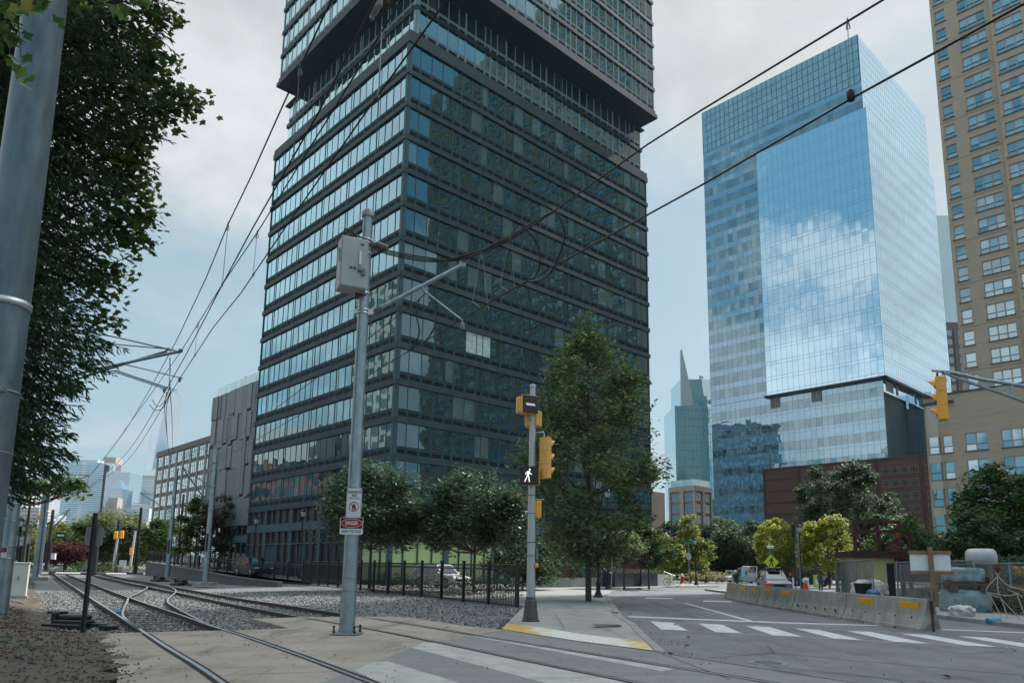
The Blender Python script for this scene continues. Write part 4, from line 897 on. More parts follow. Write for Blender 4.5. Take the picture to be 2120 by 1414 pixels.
t, w, zt = sky_box('skyscraper', 'blue tower with a pyramid roof half hidden behind the yellow trees', 206, 240, 1012, 1500, 40, HZD, 34, HZ1)
mb = MB(); mb.poly([(0, -.5, zt), (w, -.5, zt), (w, 40, zt), (0, 40, zt), (w / 2, 18, zt + 22)], [(0, 1, 4), (1, 2, 4), (2, 3, 4), (3, 0, 4)]); mb.build('roof', HZD, t)
t, w, zt = sky_box('old_skyscraper', 'old pink stone setback tower in front of the far glass towers', 203, 237, 1052, 1480, 30, HPK, 0)
mb = MB()
for k in range(7): mb.boxb(k * w / 6 - 1, k * w / 6 + 1, -1.5, 2, 0, zt + 4 + 9 * (k % 2))
for k in range(12): mb.boxb(-.3, w + .3, -.5, 0, k * zt / 12, k * zt / 12 + 2)
mb.boxb(w * .2, w * .8, 3, 22, zt, zt + 22); mb.build('buttress', HPK, t)
t, w, zt = sky_box('skyscraper', 'grid fronted tower with a green stepped pyramid roof below the tapered tower', 279, 325, 985, 1560, 48, HZ2, 0)
mb = MB()
for k in range(36):
    for j in range(12): mb.boxb(2 + j * (w - 4) / 12, 1 + (j + 1) * (w - 4) / 12, -.6, 0, 6 + k * (zt - 12) / 36, 6 + (k + .7) * (zt - 12) / 36)
mb.build('window', HZ1, t); mb = MB(); mb.poly([(-2, -2, zt), (w + 2, -2, zt), (w + 2, 48, zt), (-2, 48, zt), (w / 2, 24, zt + 24)], [(0, 1, 4), (1, 2, 4), (2, 3, 4), (3, 0, 4)]); mb.build('roof', HGR, t)
sky_box('skyscraper', 'low white grid office slab at the foot of the tapered tower', 262, 322, 1042, 1400, 40, HZ1, 14, HZ2, bh=.6)
sky_box('waterfront_building', 'pale slab of flats behind the trees at the left edge', 28, 70, 1050, 900, 30, HPK, 16, HZ2)
sky_box('waterfront_building', 'whitish glass block just left of the banded skyscraper', 0, 26, 1040, 1200, 30, HZ1, 14, HZ2)
sky_box('waterfront_building', 'bluish mid-rise block above the street lamps on the left', 62, 102, 1062, 1100, 30, HZ1, 14, HZ2)
t, w, zt = sky_box('low_office', 'low white office building with strip windows beyond the far trees', 232, 300, 1052, 420, 20, HZ2, 0)
mb = MB(); 
for r_ in range(3):
    for k in range(8): mb.boxb(2 + k * w / 8, .6 + (k + .8) * w / 8, -.25, 0, 22 - r_ * 5, 24.5 - r_ * 5)
mb.build('window', HZD, t)
sky_box('low_office', 'low brown and white terrace block just behind the traffic signals on the left', 258, 296, 1080, 330, 15, HPK, 0)
wt = at(317, 1150, 1812); wtc = thing('tapered_skyscraper', 'very tall tapered glass skyscraper with a mast hazy in the distance', 'tower', (wt.x, 1812, 0), R(20))
mb = MB(); b, h0, h1 = 33, 50, 427; Bq = [(-b, -b), (b, -b), (b, b), (-b, b)]; Tq = [(0, -b), (b, 0), (0, b), (-b, 0)]
for i in range(4):
    p, q = Bq[i], Bq[(i + 1) % 4]; mb.face([(*p, 0), (*q, 0), (*q, h0), (*p, h0)]); mb.face([(*p, h0), (*q, h0), (*Tq[i], h1)]); mb.face([(*q, h0), (*Tq[(i + 1) % 4], h1), (*Tq[i], h1)])
mb.face([(*t_, h1) for t_ in Tq]); mb.build('glass_wall', [HZ1], wtc)
mb = MB(); mb.lathe([(22, h1), (22, h1 + 9)], (0, 0, 0), 20); mb.build('roof_ring', HZD, wtc)
mb = MB(); mb.lathe([(3, h1 + 9), (2.2, 460), (3.2, 461), (1.8, 463), (1.4, 490), (2.2, 491), (1, 493), (.5, 545)], (0, 0, 0), 8); mb.build('mast', HZ2, wtc)

# neighbours outside the view that the windows mirror
def flats(name, label, X, Y, rot, w, d_, h, wall, win, sx, sz, top=None):
    t = thing(name, label, 'building', (X, Y, 0), rot); mb = MB(); mb.boxb(-w / 2, w / 2, -d_ / 2, d_ / 2, 0, h); mb.build('wall', wall, t); mb = MB()
    for fx in (-1, 1):
        z = 2.0
        while z < h - 2:
            n = int(d_ / sx)
            for k in range(n): y = -d_ / 2 + (k + .5) * d_ / n; mb.boxb(fx * w / 2 - .06, fx * w / 2 + .06, y - sx * .34, y + sx * .34, z, z + sz * .6)
            n = int(w / sx)
            for k in range(n): x = -w / 2 + (k + .5) * w / n; mb.boxb(x - sx * .34, x + sx * .34, fx * d_ / 2 - .06, fx * d_ / 2 + .06, z, z + sz * .6)
            z += sz
    o = mb.build('window', win, t); o['kind'] = 'stuff'
    if top: mb = MB(); mb.boxb(-w / 2 - .15, w / 2 + .15, -d_ / 2 - .15, d_ / 2 + .15, top, h + .5); mb.build('upper_storeys', PNK, t)
flats('flats_block', 'pale gridded block of flats mirrored in the left windows of the dark tower', -112, 80, .25, 20, 22, 66, PNK, G2, 2.6, 3.1)
flats('brick_block', 'red brick block with cream top floors mirrored in the lowest left windows', -112, 106, .3, 22, 26, 30, M('red_brick', (.15, .068, .05), .9, .2, 1.2), G2, 3.4, 3.3, 23)
flats('office_block', 'dark glass block behind the dark tower, mirrored in the foot of the mirror tower', -46, 182, .2, 18, 34, 64, CORE, HZD, 2.2, 3.6)
# ---------------------------------------------------------------- lettering
FONTS = {}
def text(parent, s, loc, ex, ey, size, m, name='lettering', bold=0.0, wide=1.0):
    cu = bpy.data.curves.new(name, 'FONT'); cu.body = s; cu.size = size; cu.align_x = 'CENTER'; cu.align_y = 'CENTER'; cu.extrude = .0008; cu.offset = bold; cu.materials.append(m)
    o = bpy.data.objects.new(name, cu); C.objects.link(o); o.parent = parent
    ex, ey = Vector(ex).normalized(), Vector(ey).normalized(); ez = ex.cross(ey); mt = Matrix.Identity(4)
    for i in range(3): mt[i][0], mt[i][1], mt[i][2], mt[i][3] = ex[i] * wide, ey[i], ez[i], loc[i]
    me = bpy.data.meshes.new_from_object(o); bpy.data.objects.remove(o); o = bpy.data.objects.new(name, me); C.objects.link(o); o.parent = parent
    o.matrix_local = mt; return o
def rrect(w, h, r, n=4):
    out = []
    for cx, cy, a0 in ((w / 2 - r, h / 2 - r, 0), (-w / 2 + r, h / 2 - r, 90), (-w / 2 + r, -h / 2 + r, 180), (w / 2 - r, -h / 2 + r, 270)):
        for k in range(n + 1): a = R(a0 + 90 * k / n); out.append((cx + r * math.cos(a), cy + r * math.sin(a)))
    return out
def ellipse(a, b, n=28): return [(a * math.cos(2 * math.pi * k / n), b * math.sin(2 * math.pi * k / n)) for k in range(n)]
def plate(poly, m, parent, name, y, c=(0, 0), th=.003):     # flat plate facing -y of the parent
    mb = MB(); mb.extr([(p[0] + c[0], p[1] + c[1]) for p in poly], (0, y, 0), (1, 0, 0), (0, 0, 1), (0, 1, 0), th); return mb.build(name, m, parent)
def band(mb, z, r, m=0, h=.05): mb.lathe([(r, z - h / 2), (r + .012, z - h / 2), (r + .012, z + h / 2), (r, z + h / 2)], (0, 0, 0), 18, m)
STEELB = M('band_steel', (.5, .52, .53), .35, .1, 6, metal=.8)
# ---------------------------------------------------------------- main catenary pole
mp = thing('catenary_pole', 'main grey steel catenary pole on a bolted base in the middle of the crossing', 'pole', (-3.76, 17.42, 0), R(-4))
HT = 10.36
mb = MB(); mb.tube([(0, 0, .07), (0, 0, HT)], [.178, .116], 24); mb.lathe([(.15, HT - .02), (.16, HT + .1), (.145, HT + .1), (.13, HT + .16), (.07, HT + .22), (0.01, HT + .235)], (0, 0, 0), 20, 2)
for z in (1.02, 1.3, 2.75, 3.18, 3.42): band(mb, z, .175 - .006 * z, 2, .025)
mp_pole = mb.build('pole', [GALV, RUST, GALVD], mp)
mb = MB(); mb.box((0, 0, .045), (.62, .62, .05), 0, bev=.02)
for sx in (-1, 1):
    for sy in (-1, 1): mb.lathe([(.035, .07), (.035, .13), (.022, .13), (.02, .2), (.03, .2), (.03, .23)], (sx * .24, sy * .24, 0), 8, 1)
mb.build('base_plate', [GALVD, BLACK], mp)
mb = MB(); mb.lathe([(.82, 0), (.8, .018), (.3, .022)], (0, 0, 0), 40); mb.build('footing', SLABB, mp)
mb = MB()
for z in (7.78, 7.86, 8.3, 9.36, 9.62, 9.72): band(mb, z, .118 + (HT - z) * .006, 0, .05)
mb.box((.16, 0, 9.66), (.12, .08, .14)); mb.box((.2, 0, 7.82), (.14, .08, .14)); mb.box((-.17, 0, 9.65), (.1, .1, .12)); mb.box((-.16, .02, 7.84), (.12, .1, .1)); mb.build('clamp', STEELB, mp)
# arm, its insulator and the steady arm
P0 = Vector((.24, 0, 7.82)); P1 = Vector((2.42, .1, 9.05)); mb = MB(); mb.tube([P0.lerp(P1, .1), P1], .05, 10); mb.box(P1 + Vector((.03, 0, .03)), (.16, .12, .14))
mb.tube([P0.lerp(P1, .56), P0.lerp(P1, .57) + Vector((.02, 0, -.14))], .035, 8); mb.build('arm', GALV, mp)
mb = MB()
for k in range(5): q = P0.lerp(P1, .02 + k * .018); mb.lathe([(.03, -.02), (.075, -.01), (.075, .01), (.03, .02)], q, 12, 0, axis=(P1 - P0).normalized())
for k in range(6): mb.lathe([(.03, -.02), (.065, -.01), (.065, .01), (.03, .02)], (.3 + k * .045, 0, 9.62 - k * .02), 12, 0, axis=Vector((1, 0, -.4)).normalized())
mb.lathe([(.03, -.1), (.05, -.08), (.06, -.02), (.05, .0), (.06, .02), (.05, .06), (.03, .1)], (2.46, .3, 7.55), 10); mb.build('insulator', INSUL, mp)
mb = MB(); mb.tube([P0.lerp(P1, .57) + Vector((.02, 0, -.14)), (2.46, .3, 7.68)], .026, 8); mb.build('steady_arm', GALV, mp)
bx = thing('switch_box', 'grey steel switch box with a latch handle strapped near the top of the main pole', 'box', (-3.76, 17.42, 0), R(24))
mb = MB(); mb.box((-.37, -.22, 8.88), (.66, .5, 1.28), 0, bev=.012); mb.box((-.37, -.475, 8.88), (.62, .02, 1.24), 0, bev=.006); mb.build('body', M('box_grey', (.36, .36, .355), .5, .06, 2, metal=.35), bx)
mb = MB(); mb.box((-.2, -.53, 8.7), (.18, .07, .1), 0, bev=.02); mb.box((-.24, -.51, 9.0), (.05, .04, .34), 1); mb.box((-.15, -.52, 8.62), (.1, .06, .12), 0, bev=.02); mb.box((-.705, -.3, 9.1), (.03, .05, .22), 0); mb.box((-.71, -.25, 9.22), (.04, .08, .07), 0); mb.box((-.705, -.33, 8.98), (.03, .03, .16), 0)
mb.build('latch', [GALVD, SIGW], bx)
mb = MB(); mb.box((-.45, -.499, 8.73), (.07, .006, .05)); mb.box((-.2, -.499, 9.36), (.1, .006, .04)); mb.lathe([(.04, 0), (.04, .008)], (-.36, -.496, 8.73), 12, axis=Vector((0, -1, 0))); mb.build('markings', M('stencil_grey', (.12, .12, .12), .6, .1, 5), bx)
mb = MB(); mb.box((-.1, .02, 8.22), (.26, .3, .05)); mb.box((-.1, .05, 8.32), (.12, .12, .25)); mb.box((-.06, .02, 9.6), (.2, .14, .08)); mb.build('bracket', DARKP, bx)
def inpole(p): return mp.matrix_world @ Vector(p) if False else Vector((-3.76, 17.42, 0)) + Matrix.Rotation(R(-4), 3, 'Z') @ Vector(p)
def cable(name, label, pts, r, m=WIRE, step=.12, group=None, n=6, cat='cable'):
    mb = MB(); mb.tube(spline(pts, step), r, n); o = mb.build(name, m); return tag(o, label, cat, group)
WB = Vector((-3.76, 17.42, 0))
B0 = [WB + Matrix.Rotation(R(24), 3, 'Z') @ Vector(p) for p in ((-.60, -.22, 9.51), (-.44, -.2, 9.51), (-.28, -.15, 9.51))]
arm_end = inpole(P1)
T = at(1150, 436, 14.6)
for i, (p, lb) in enumerate(zip(B0, ('outermost of three black cables looping out of the switch box top', 'middle black cable looping out of the switch box top', 'inner black cable hooking from the switch box round the pole'))):
    pole_side = inpole((.16, -.15 - .03 * i, 9.55 + .07 * (1 - i)))
    cable('feeder_cable', lb, [p, p + Vector((0, -.02, .3)), inpole((-.22, -.16, 9.78 - .06 * i)), pole_side, inpole((.55, -.06, 9.42 - .05 * i)), at(890, 538, 17.3) + Vector((0, 0, .05 * (1 - i))), arm_end + Vector((-.1, -.02, .14 + .035 * i)), at(1040, 505, 16.0) + Vector((0, 0, .035 * i)), T + Vector((0, .03 * i, .02 * i))], .019, group='feeder cables from the switch box')
# ---------------------------------------------------------------- wires
def zl_(pl, z): return [G(x, y, zz) for (x, y), zz in zip(pl, z if isinstance(z, (list, tuple)) else [z] * len(pl))]
def wire(label, pts, r=.011, name='overhead_wire'): return cable(name, label, pts, r, step=3, group='overhead wires', cat='wire')
A_ = [(690, -8), (625, 132), (577, 238), (520, 365.6), (472, 465), (368, 700)]; a3 = zl_(A_, 7.8)
B_ = [(783, -8), (657, 238), (520, 478), (460, 590), (348, 800)]; b3 = zl_(B_, 6.8)
C_ = [(836, -8), (684, 238), (535, 478), (455, 597), (375, 727)]; c3 = zl_(C_, 7.8)
D_ = [(931, -8), (754, 238), (586, 478), (500, 605), (440, 680), (372, 784)]; d3 = zl_(D_, 6.8)
E_ = [(1842, -8), (1750, 48), (1450, 230), (1340, 300), (1150, 435)]; e3 = zl_(E_, 8.8) + [arm_end + Vector((0, 0, .1))]
F_ = [(2150, -8), (1762, 205), (1450, 385), (1050, 605), (960, 658)]; f3 = zl_(F_, 7.6)
def ext(p, q, k): return q + (q - p).normalized() * k
far1 = at(183, 989, 52); far2 = at(183, 1010, 52); far3 = at(345, 1010, 70)
wire('uppermost of the black wires crossing left of the dark tower top', [ext(a3[1], a3[0], 8)] + a3 + [at(250, 905, 36), far1])
wire('second black wire hanging under the uppermost one beside the dark tower edge', [ext(b3[1], b3[0], 8)] + b3 + [at(260, 940, 36), far2])
wire('third black wire sloping up across the left face of the dark tower', [ext(c3[1], c3[0], 8)] + c3 + [at(240, 915, 40), far1])
wire('lowest black wire sloping up across the left face of the dark tower', [ext(d3[1], d3[0], 8)] + d3 + [at(262, 955, 40), far2])
wire('upper thick black wire running from the pole arm to the top right corner', [ext(e3[1], e3[0], 6)] + e3, .016)
wire('lower thick black wire running from the pole arm past the tan tower', [ext(f3[1], f3[0], 6)] + f3, .016)
PB = at(440, 925, 54)
e4 = [arm_end + Vector((0, 0, .1))] + zl_([(862, 624), (789, 680), (729, 727), (570, 846), (503, 895)], [8.6, 8.45, 8.35, 8.1, 8.0]) + [at(400, 935, 56), at(362, 968, 70)]
wire('wire sagging from the pole arm down to the left in front of the dark tower', e4, .014)
f4 = zl_([(960, 658), (850, 725), (768, 774), (653, 839), (554, 897), (500, 927)], [7.6, 7.4, 7.3, 7.1, 6.9, 6.9]) + [at(420, 972, 56), at(355, 1005, 70)]
wire('thin lower wire from the steady arm down to the left past the grey annexe', f4, .012)
def dropper(label, p, q):
    mb = MB(); mb.tube([p, q], .006, 5); mb.tube([p + Vector((0, 0, .05)), p + Vector((.03, 0, -.1)), p + Vector((-.02, 0, -.12)), p + Vector((0, 0, .05))], .008, 5); mb.box(q, (.03, .03, .06), 0); tag(mb.build('dropper', GALVD), label, 'wire', 'droppers between overhead wires')
def onw(W_, x):                                     # the point of a wire seen at picture column x
    best = None
    for i in range(len(W_) - 1):
        for k in range(41):
            P = W_[i].lerp(W_[i + 1], k / 40); d = P - Vector((0, 0, HC)); X = 1060 + FPX * d.dot(RT) / d.dot(FW)
            if best is None or abs(X - x) < best[0]: best = (abs(X - x), P)
    return best[1]
for lb, W1, x1, W2, x2 in (('thin dropper hanging in front of the overhang of the dark tower', a3, 621, b3, 606), ('thin dropper below the insulator at the top of the dark tower', c3, 791, d3, 783), ('thin dropper left of the dark tower against the blue sky', a3, 472, b3, 459), ('thin dropper over the left edge of the dark tower', c3, 533, d3, 525), ('dropper with a black weight in front of the mirror tower', e3, 1755, f3, 1762), ('lone dropper just above the left bracket arms', c3, 410, d3, 404)): dropper(lb, onw(W1, x1), onw(W2, x2))
p = onw(f3, 1762); mb = MB(); mb.lathe([(.02, -.09), (.05, -.07), (.055, .05), (.02, .08)], (0, 0, 0), 8); tag(mb.build('wire_clamp', WIRE, loc=p + Vector((0, 0, .05))), 'black clamp on the lower thick wire in front of the mirror tower', 'clamp')
for lb, pts in (('wide black jumper loop hanging right of the cable bundle', [T, T + Vector((.16, 0, -.35)), at(1168, 500, 14.8), at(1135, 570, 15.2), onw(f3, 1085)]), ('second black jumper loop hanging nearer the pole arm', [at(1085, 470, 15.4), at(1110, 500, 15.5), at(1118, 540, 15.6), at(1105, 575, 15.7), onw(f3, 1065)]), ('slim jumper cable curling down from the sagging wire', [onw(e4, 868), at(862, 650, 18.6), at(868, 690, 18.6), onw(f4, 850)]), ('curled jumper cable left of the steady arm end', [onw(e4, 900), at(903, 660, 18), at(890, 695, 18), onw(f4, 874)])):
    cable('jumper_cable', lb, pts, .02, group='jumper cables at the main pole')
for lb, W1, x1, P in (('near V of thin hanger wires below the cable bundle', e3, 995, at(978, 625, 16.4)), ('far V of thin hanger wires below the cable bundle', e3, 1055, at(1035, 592, 15.9))):
    p = onw(e3, x1); q2 = at(1010 if x1 < 1020 else 1065, 630 if x1 < 1020 else 590, 16.2); mb = MB(); mb.tube([p, P], .006, 5); mb.tube([p, q2], .006, 5); mb.tube([P, P + Vector((.18, -.1, -.16))], .016, 6); mb.tube([q2, q2 + Vector((.02, -.02, -.14))], .012, 6)
    for k in range(5): mb.box(P.lerp(p, .05 + k * .05), (.025, .025, .035)); mb.box(q2.lerp(p, .05 + k * .05), (.025, .025, .035))
    tag(mb.build('hanger', GALVD), lb, 'wire', 'V hangers at the main pole')
mb = MB(); ip = at(777, 22, 6.3); ax = (b3[1] - b3[0]).normalized()
for k in range(5): mb.lathe([(.012, -.012), (.036, -.005), (.036, .005), (.012, .012)], ip + ax * (k * .024 - .05), 12, 0, axis=ax)
mb.box(ip - ax * .12, (.05, .05, .09), 1); mb.box(ip + ax * .1, (.04, .04, .06), 1); mb.tube([ip - ax * .1, ip - ax * .3 + Vector((-.1, 0, .12))], .02, 6, 2); mb.tube([ip - ax * .14 + Vector((.08, 0, 0)), ip + Vector((.1, 0, .02))], .02, 6, 2)
tag(mb.build('strain_insulator', [INSUL, GALVD, RUST]), 'ribbed grey strain insulator on a wire at the top edge of the view', 'insulator')
# left bracket arms out of the spruce, on their pole
lp = at(35, 1000, 21); pz = hbank(lp.x, 21)
p2 = thing('catenary_pole', 'galvanised catenary pole half hidden by the spruce on the left bank', 'pole', (-14.3, 21, pz - .05), 0)
mb = MB(); mb.tube([(0, 0, 0), (0, 0, 9.6)], [.215, .15], 20)
for z in (1.55, 1.9, 2.6, 3.1): band(mb, z, .215 - .0066 * z, 0, .03)
mb.build('pole', GALV, p2)
mb = MB(); mb.box((.02, -.215, 1.72), (.26, .012, .3), 0); mb.box((.02, -.223, 1.79), (.24, .006, .13), 1); mb.box((.02, -.228, 1.79), (.15, .004, .08), 2); mb.build('danger_sign', [SIGW, SIGK, SIGR], p2)
def arms(root, base, items):
    mb = MB(); inv = Vector(base)
    for pts, r in items: mb.tube([Vector(p) - inv for p in pts], r, 8)
    mb.build('bracket_arm', GALV, root)
bL = Vector((-14.3, 21, pz - .05))
arms(p2, bL, [([(-14.2, 21, at(120, 800, 21).z), at(200, 764, 21), at(376, 727, 20.6)], .045), ([(-14.2, 21.4, 6.6), at(210, 768, 21.2), at(345, 727, 21)], .04), ([(-14.2, 21, 8.6), at(235, 697, 21), at(372, 728, 20.6)], .025), ([(-14.2, 21.3, 8.3), at(230, 712, 21.2), at(345, 722, 21)], .022), ([at(248, 752, 21), at(378, 783, 20.4)], .018), ([at(210, 772, 21), at(240, 767, 21), at(345, 802, 21)], .024), ([at(215, 776, 21), at(240, 771, 21), at(345, 806, 21)], .018)])
mb = MB()
for P in (at(374, 728, 20.6), at(348, 725, 21)):
    for k in range(3): mb.lathe([(.03, -.015), (.07, 0), (.03, .015)], P - bL + Vector((0, 0, .03 * k)), 10)
for P in (at(372, 786, 20.4), at(340, 808, 21)): mb.lathe([(.03, -.07), (.045, 0), (.03, .06)], P - bL, 8)
mb.build('insulator', INSUL, p2)
mb = MB(); q = at(352, 740, 20.9)
for pts in ([q, at(352, 800, 20.9), at(353, 815, 21)], [at(316, 828, 24), at(325, 842, 23), at(340, 832, 21.6), at(352, 800, 21)], [at(310, 838, 24), at(322, 850, 23), at(340, 842, 21.6), at(352, 812, 21)], [at(352, 812, 21), at(344, 870, 36), at(350, 945, 70)], [at(352, 812, 21), at(356, 870, 36), at(358, 945, 70)], [at(345, 812, 21), at(342, 865, 36), at(352, 955, 70)]): mb.tube(spline(pts, .6), .013, 5)
tag(mb.build('jumper_cables', WIRE), 'tangle of thin cables hanging off the left bracket arms before the tapered skyscraper', 'cable')
# foreground pole
f0 = at(0, 620, 6.2); fp = thing('steel_pole', 'large galvanised steel pole right in the foreground with a steel strap', 'pole', (-4.52, 6.2, .2), 0)
mb = MB(); mb.tube([(0, 0, 0), (0, 0, 9.5)], [.215, .16], 32); mb.build('pole', POLEM, fp)
mb = MB(); mb.lathe([(.198, 3.60), (.207, 3.60), (.207, 3.66), (.198, 3.66)], (0, 0, 0), 32); mb.build('strap', STEELB, fp); mb = MB(); mb.lathe([(.2, 2.83), (.207, 2.83), (.207, 2.85), (.2, 2.85)], (0, 0, 0), 32, 1); mb.build('strap', [GALVD, GALVD], fp); mb = MB(); mb.lathe([(.2, 2.3), (.206, 2.3), (.206, 2.315), (.2, 2.315)], (0, 0, 0), 32, 1); mb.box((.17, -.125, 2.84), (.04, .05, .05), 1); mb.build('strap', [GALVD, GALVD], fp)
# ---------------------------------------------------------------- signs on the main pole
sg = thing('warning_sign', 'white no trespassing sign with a red barred walker on the main pole', 'sign', (-3.70, 17.42 - .205, 3.06), R(-3))
mb = MB(); mb.extr(rrect(.36, .69, .045), (0, -.012, 0), (1, 0, 0), (0, 0, 1), (0, 1, 0), .004); mb.build('plate', SIGW, sg)
for poly, m, y, nm in ((rrect(.335, .665, .04), SIGK, -.0135, 'border'), (rrect(.325, .655, .037), SIGW, -.015, 'panel')): plate(poly, m, sg, nm, y, th=.0014)
text(sg, 'WARNING!', (0, -.0165, .245), (1, 0, 0), (0, 0, 1), .088, SIGK, bold=.0025, wide=.72); text(sg, 'NO', (0, -.0165, .165), (1, 0, 0), (0, 0, 1), .09, SIGK, bold=.003, wide=.85); text(sg, 'TRESPASSING', (0, -.0165, .098), (1, 0, 0), (0, 0, 1), .058, SIGK, bold=.0002, wide=.78)
text(sg, 'ALL TRANSIT RULES APPLY', (0, -.0165, -.262), (1, 0, 0), (0, 0, 1), .026, GALVD, wide=.85)
def ringp(mb, r0, r1, c, y, th, n=32):
    for k in range(n):
        a, b = 2 * math.pi * k / n, 2 * math.pi * (k + 1) / n
        q = [(c[0] + r * math.cos(t_), c[1] + r * math.sin(t_)) for r, t_ in ((r0, a), (r1, a), (r1, b), (r0, b))]; mb.extr(q, (0, y, 0), (1, 0, 0), (0, 0, 1), (0, 1, 0), th)
mb = MB(); mb.extr([(-.035, .02), (.035, .02), (.03, -.13), (.008, -.13), (.008, -.06), (-.008, -.06), (-.008, -.13), (-.03, -.13)], (0, -.0175, -.075), (1, 0, 0), (0, 0, 1), (0, 1, 0), .0015); mb.extr(ellipse(.018, .018, 14), (0, -.0175, -.03), (1, 0, 0), (0, 0, 1), (0, 1, 0), .0015)
for s in (-1, 1): mb.extr([(s * .037, .018), (s * .05, .01), (s * .045, -.06), (s * .036, -.06)], (0, -.0175, -.075), (1, 0, 0), (0, 0, 1), (0, 1, 0), .0015)
mb.build('walker', SIGK, sg)
mb = MB(); ringp(mb, .102, .12, (0, -.1), -.0195, .0015); a = R(-45); mb.extr([(-.105, .009), (.105, .009), (.105, -.009), (-.105, -.009)], (0, -.0205, -.1), (math.cos(a), 0, math.sin(a)), (-math.sin(a), 0, math.cos(a)), (0, 1, 0), .0015); mb.build('red_ring', SIGR, sg)
dg = thing('danger_sign', 'black and white danger high voltage sign with a red oval below the no trespassing sign', 'sign', (-3.73, 17.42 - .215, 2.51), R(-3))
mb = MB(); mb.extr(rrect(.55, .40, .035), (0, -.012, 0), (1, 0, 0), (0, 0, 1), (0, 1, 0), .004); mb.build('plate', SIGW, dg)
plate([(-.262, .188), (-.262, -.06), (.262, -.06), (.262, .188)], SIGK, dg, 'black_panel', -.0135, th=.0014); plate(ellipse(.255, .105), SIGW, dg, 'oval_rim', -.015, (0, .065), .0014); plate(ellipse(.246, .097), SIGR, dg, 'oval', -.0165, (0, .065), .0014)
text(dg, 'DANGER', (0, -.018, .065), (1, 0, 0), (0, 0, 1), .12, SIGW, bold=.002, wide=.6); text(dg, 'HIGH VOLTAGE', (0, -.0135, -.128), (1, 0, 0), (0, 0, 1), .10, SIGK, bold=.002, wide=.63)
# ---------------------------------------------------------------- traffic signal pole with its heads
tp = thing('traffic_signal_pole', 'round aluminium traffic signal pole in a dark flared base on the corner pavement', 'pole', (.62, 22.0, .06), R(8))
mb = MB(); mb.tube([(0, 0, .7), (0, 0, 7.05)], [.135, .085], 20); mb.lathe([(.095, 7.05), (.1, 7.07), (.1, 7.12), (.02, 7.15)], (0, 0, 0), 16)
for z in (1.9, 2.3, 3.15, 3.7): band(mb, z, .135 - .0079 * (z - .7), 1, .02)
mb.build('pole', [M('brushed_aluminium', (.42, .43, .43), .42, .12, 5, metal=.7, stretch=(4, 4, .3)), BLACK], tp)
mb = MB(); mb.lathe([(.27, 0), (.27, .04), (.235, .05), (.17, .56), (.165, .60), (.14, .63), (.14, .70)], (0, 0, 0), 8, sm=False); mb.build('base', M('cast_base', (.09, .09, .085), .6, .3, 4, .2, 30, metal=.4), tp)
mb = MB(); mb.box((.15, -.1, 1.62), (.1, .1, .13), 0, bev=.03); mb.box((.17, -.05, 1.95), (.06, .06, .3), 1); mb.build('push_button', [YELB, GALVD], tp)
mb = MB(); mb.tube([(.05, 0, 5.62), (.34, -.05, 5.64), (.36, -.05, 5.5)], .028, 8); mb.tube([(.08, 0, 3.57), (.36, -.05, 3.57)], .028, 8); mb.tube([(0, .05, 5.95), (-.1, -.1, 6.0), (-.2, -.12, 6.1)], .03, 8); mb.tube([(0, 0, 4.3), (-.1, -.2, 4.35)], .02, 6); mb.build('bracket', GALV, tp)
TPW = Matrix.Translation((.62, 22.0, .06)) @ Matrix.Rotation(R(8), 4, 'Z')
def pedhead(label, loc, rot, w=.46, h=.5, lit=None, col=YELB):
    t = thing('pedestrian_signal', label, 'signal', loc, rot, 'pedestrian signal boxes on the corner pole')
    mb = MB(); mb.box((0, .06, 0), (w, .2, h), 0, bev=.035); mb.box((0, .2, 0), (w * .9, .12, h * .92), 0, bev=.03); mb.build('housing', col, t)
    mb = MB(); mb.box((0, -.052, 0), (w * .99, .05, h * .99), 0, bev=.02); mb.build('face', LENS, t)
    return t
t = pedhead('lit walk signal showing a white walking figure on the corner pole', TPW @ Vector((-.11, -.27, 4.26)), R(-12), .56, .56)
mb = MB(); S = 1.15
def pl(poly): mb.extr([(p[0] * S - .03, p[1] * S) for p in poly], (0, -.081, 0), (1, 0, 0), (0, 0, 1), (0, 1, 0), .003)
pl([(p[0] + .035, p[1] + .155) for p in ellipse(.024, .026, 16)]); pl([(-.025, .115), (.03, .12), (.04, .08), (.01, .0), (-.04, .0), (-.035, .06)])
pl([(-.025, .115), (-.075, .075), (-.08, .02), (-.06, .02), (-.055, .065), (-.03, .085)]); pl([(.03, .115), (.055, .06), (.095, .035), (.085, .015), (.04, .045), (.02, .08)])
pl([(-.04, .003), (-.01, .003), (-.045, -.085), (-.085, -.165), (-.11, -.155), (-.075, -.08)]); pl([(-.015, .005), (.012, .003), (.03, -.07), (.045, -.165), (.015, -.168), (.0, -.075)])
mb.build('walking_figure', WHLED, t)
t = pedhead('countdown signal box with a row of white slashes at the top of the corner pole', TPW @ Vector((-.13, -.25, 6.45)), R(24), .52, .56)
mb = MB()
for k in range(6): mb.extr([(-.17 + k * .05, .035), (-.145 + k * .05, .035), (-.105 + k * .05, -.035), (-.13 + k * .05, -.035)], (.0, -.081, -.02), (1, 0, 0), (0, 0, 1), (0, 1, 0), .003)
mb.build('slashes', M('slash_light', (.85, .85, .78), .5, .02, 3, emit=.4), t)
pedhead('faded orange signal box turned away behind the top of the corner pole', TPW @ Vector((.1, .2, 6.06)), R(150), .5, .5, col=YELD)
pedhead('orange signal box edge on below the three lens head of the corner pole', TPW @ Vector((.27, .1, 3.28)), R(96), .44, .52, col=YELB)
pedhead('pinkish orange box just left of the countdown signal on the corner pole', TPW @ Vector((-.33, .05, 6.45)), R(205), .4, .52, col=YELD)
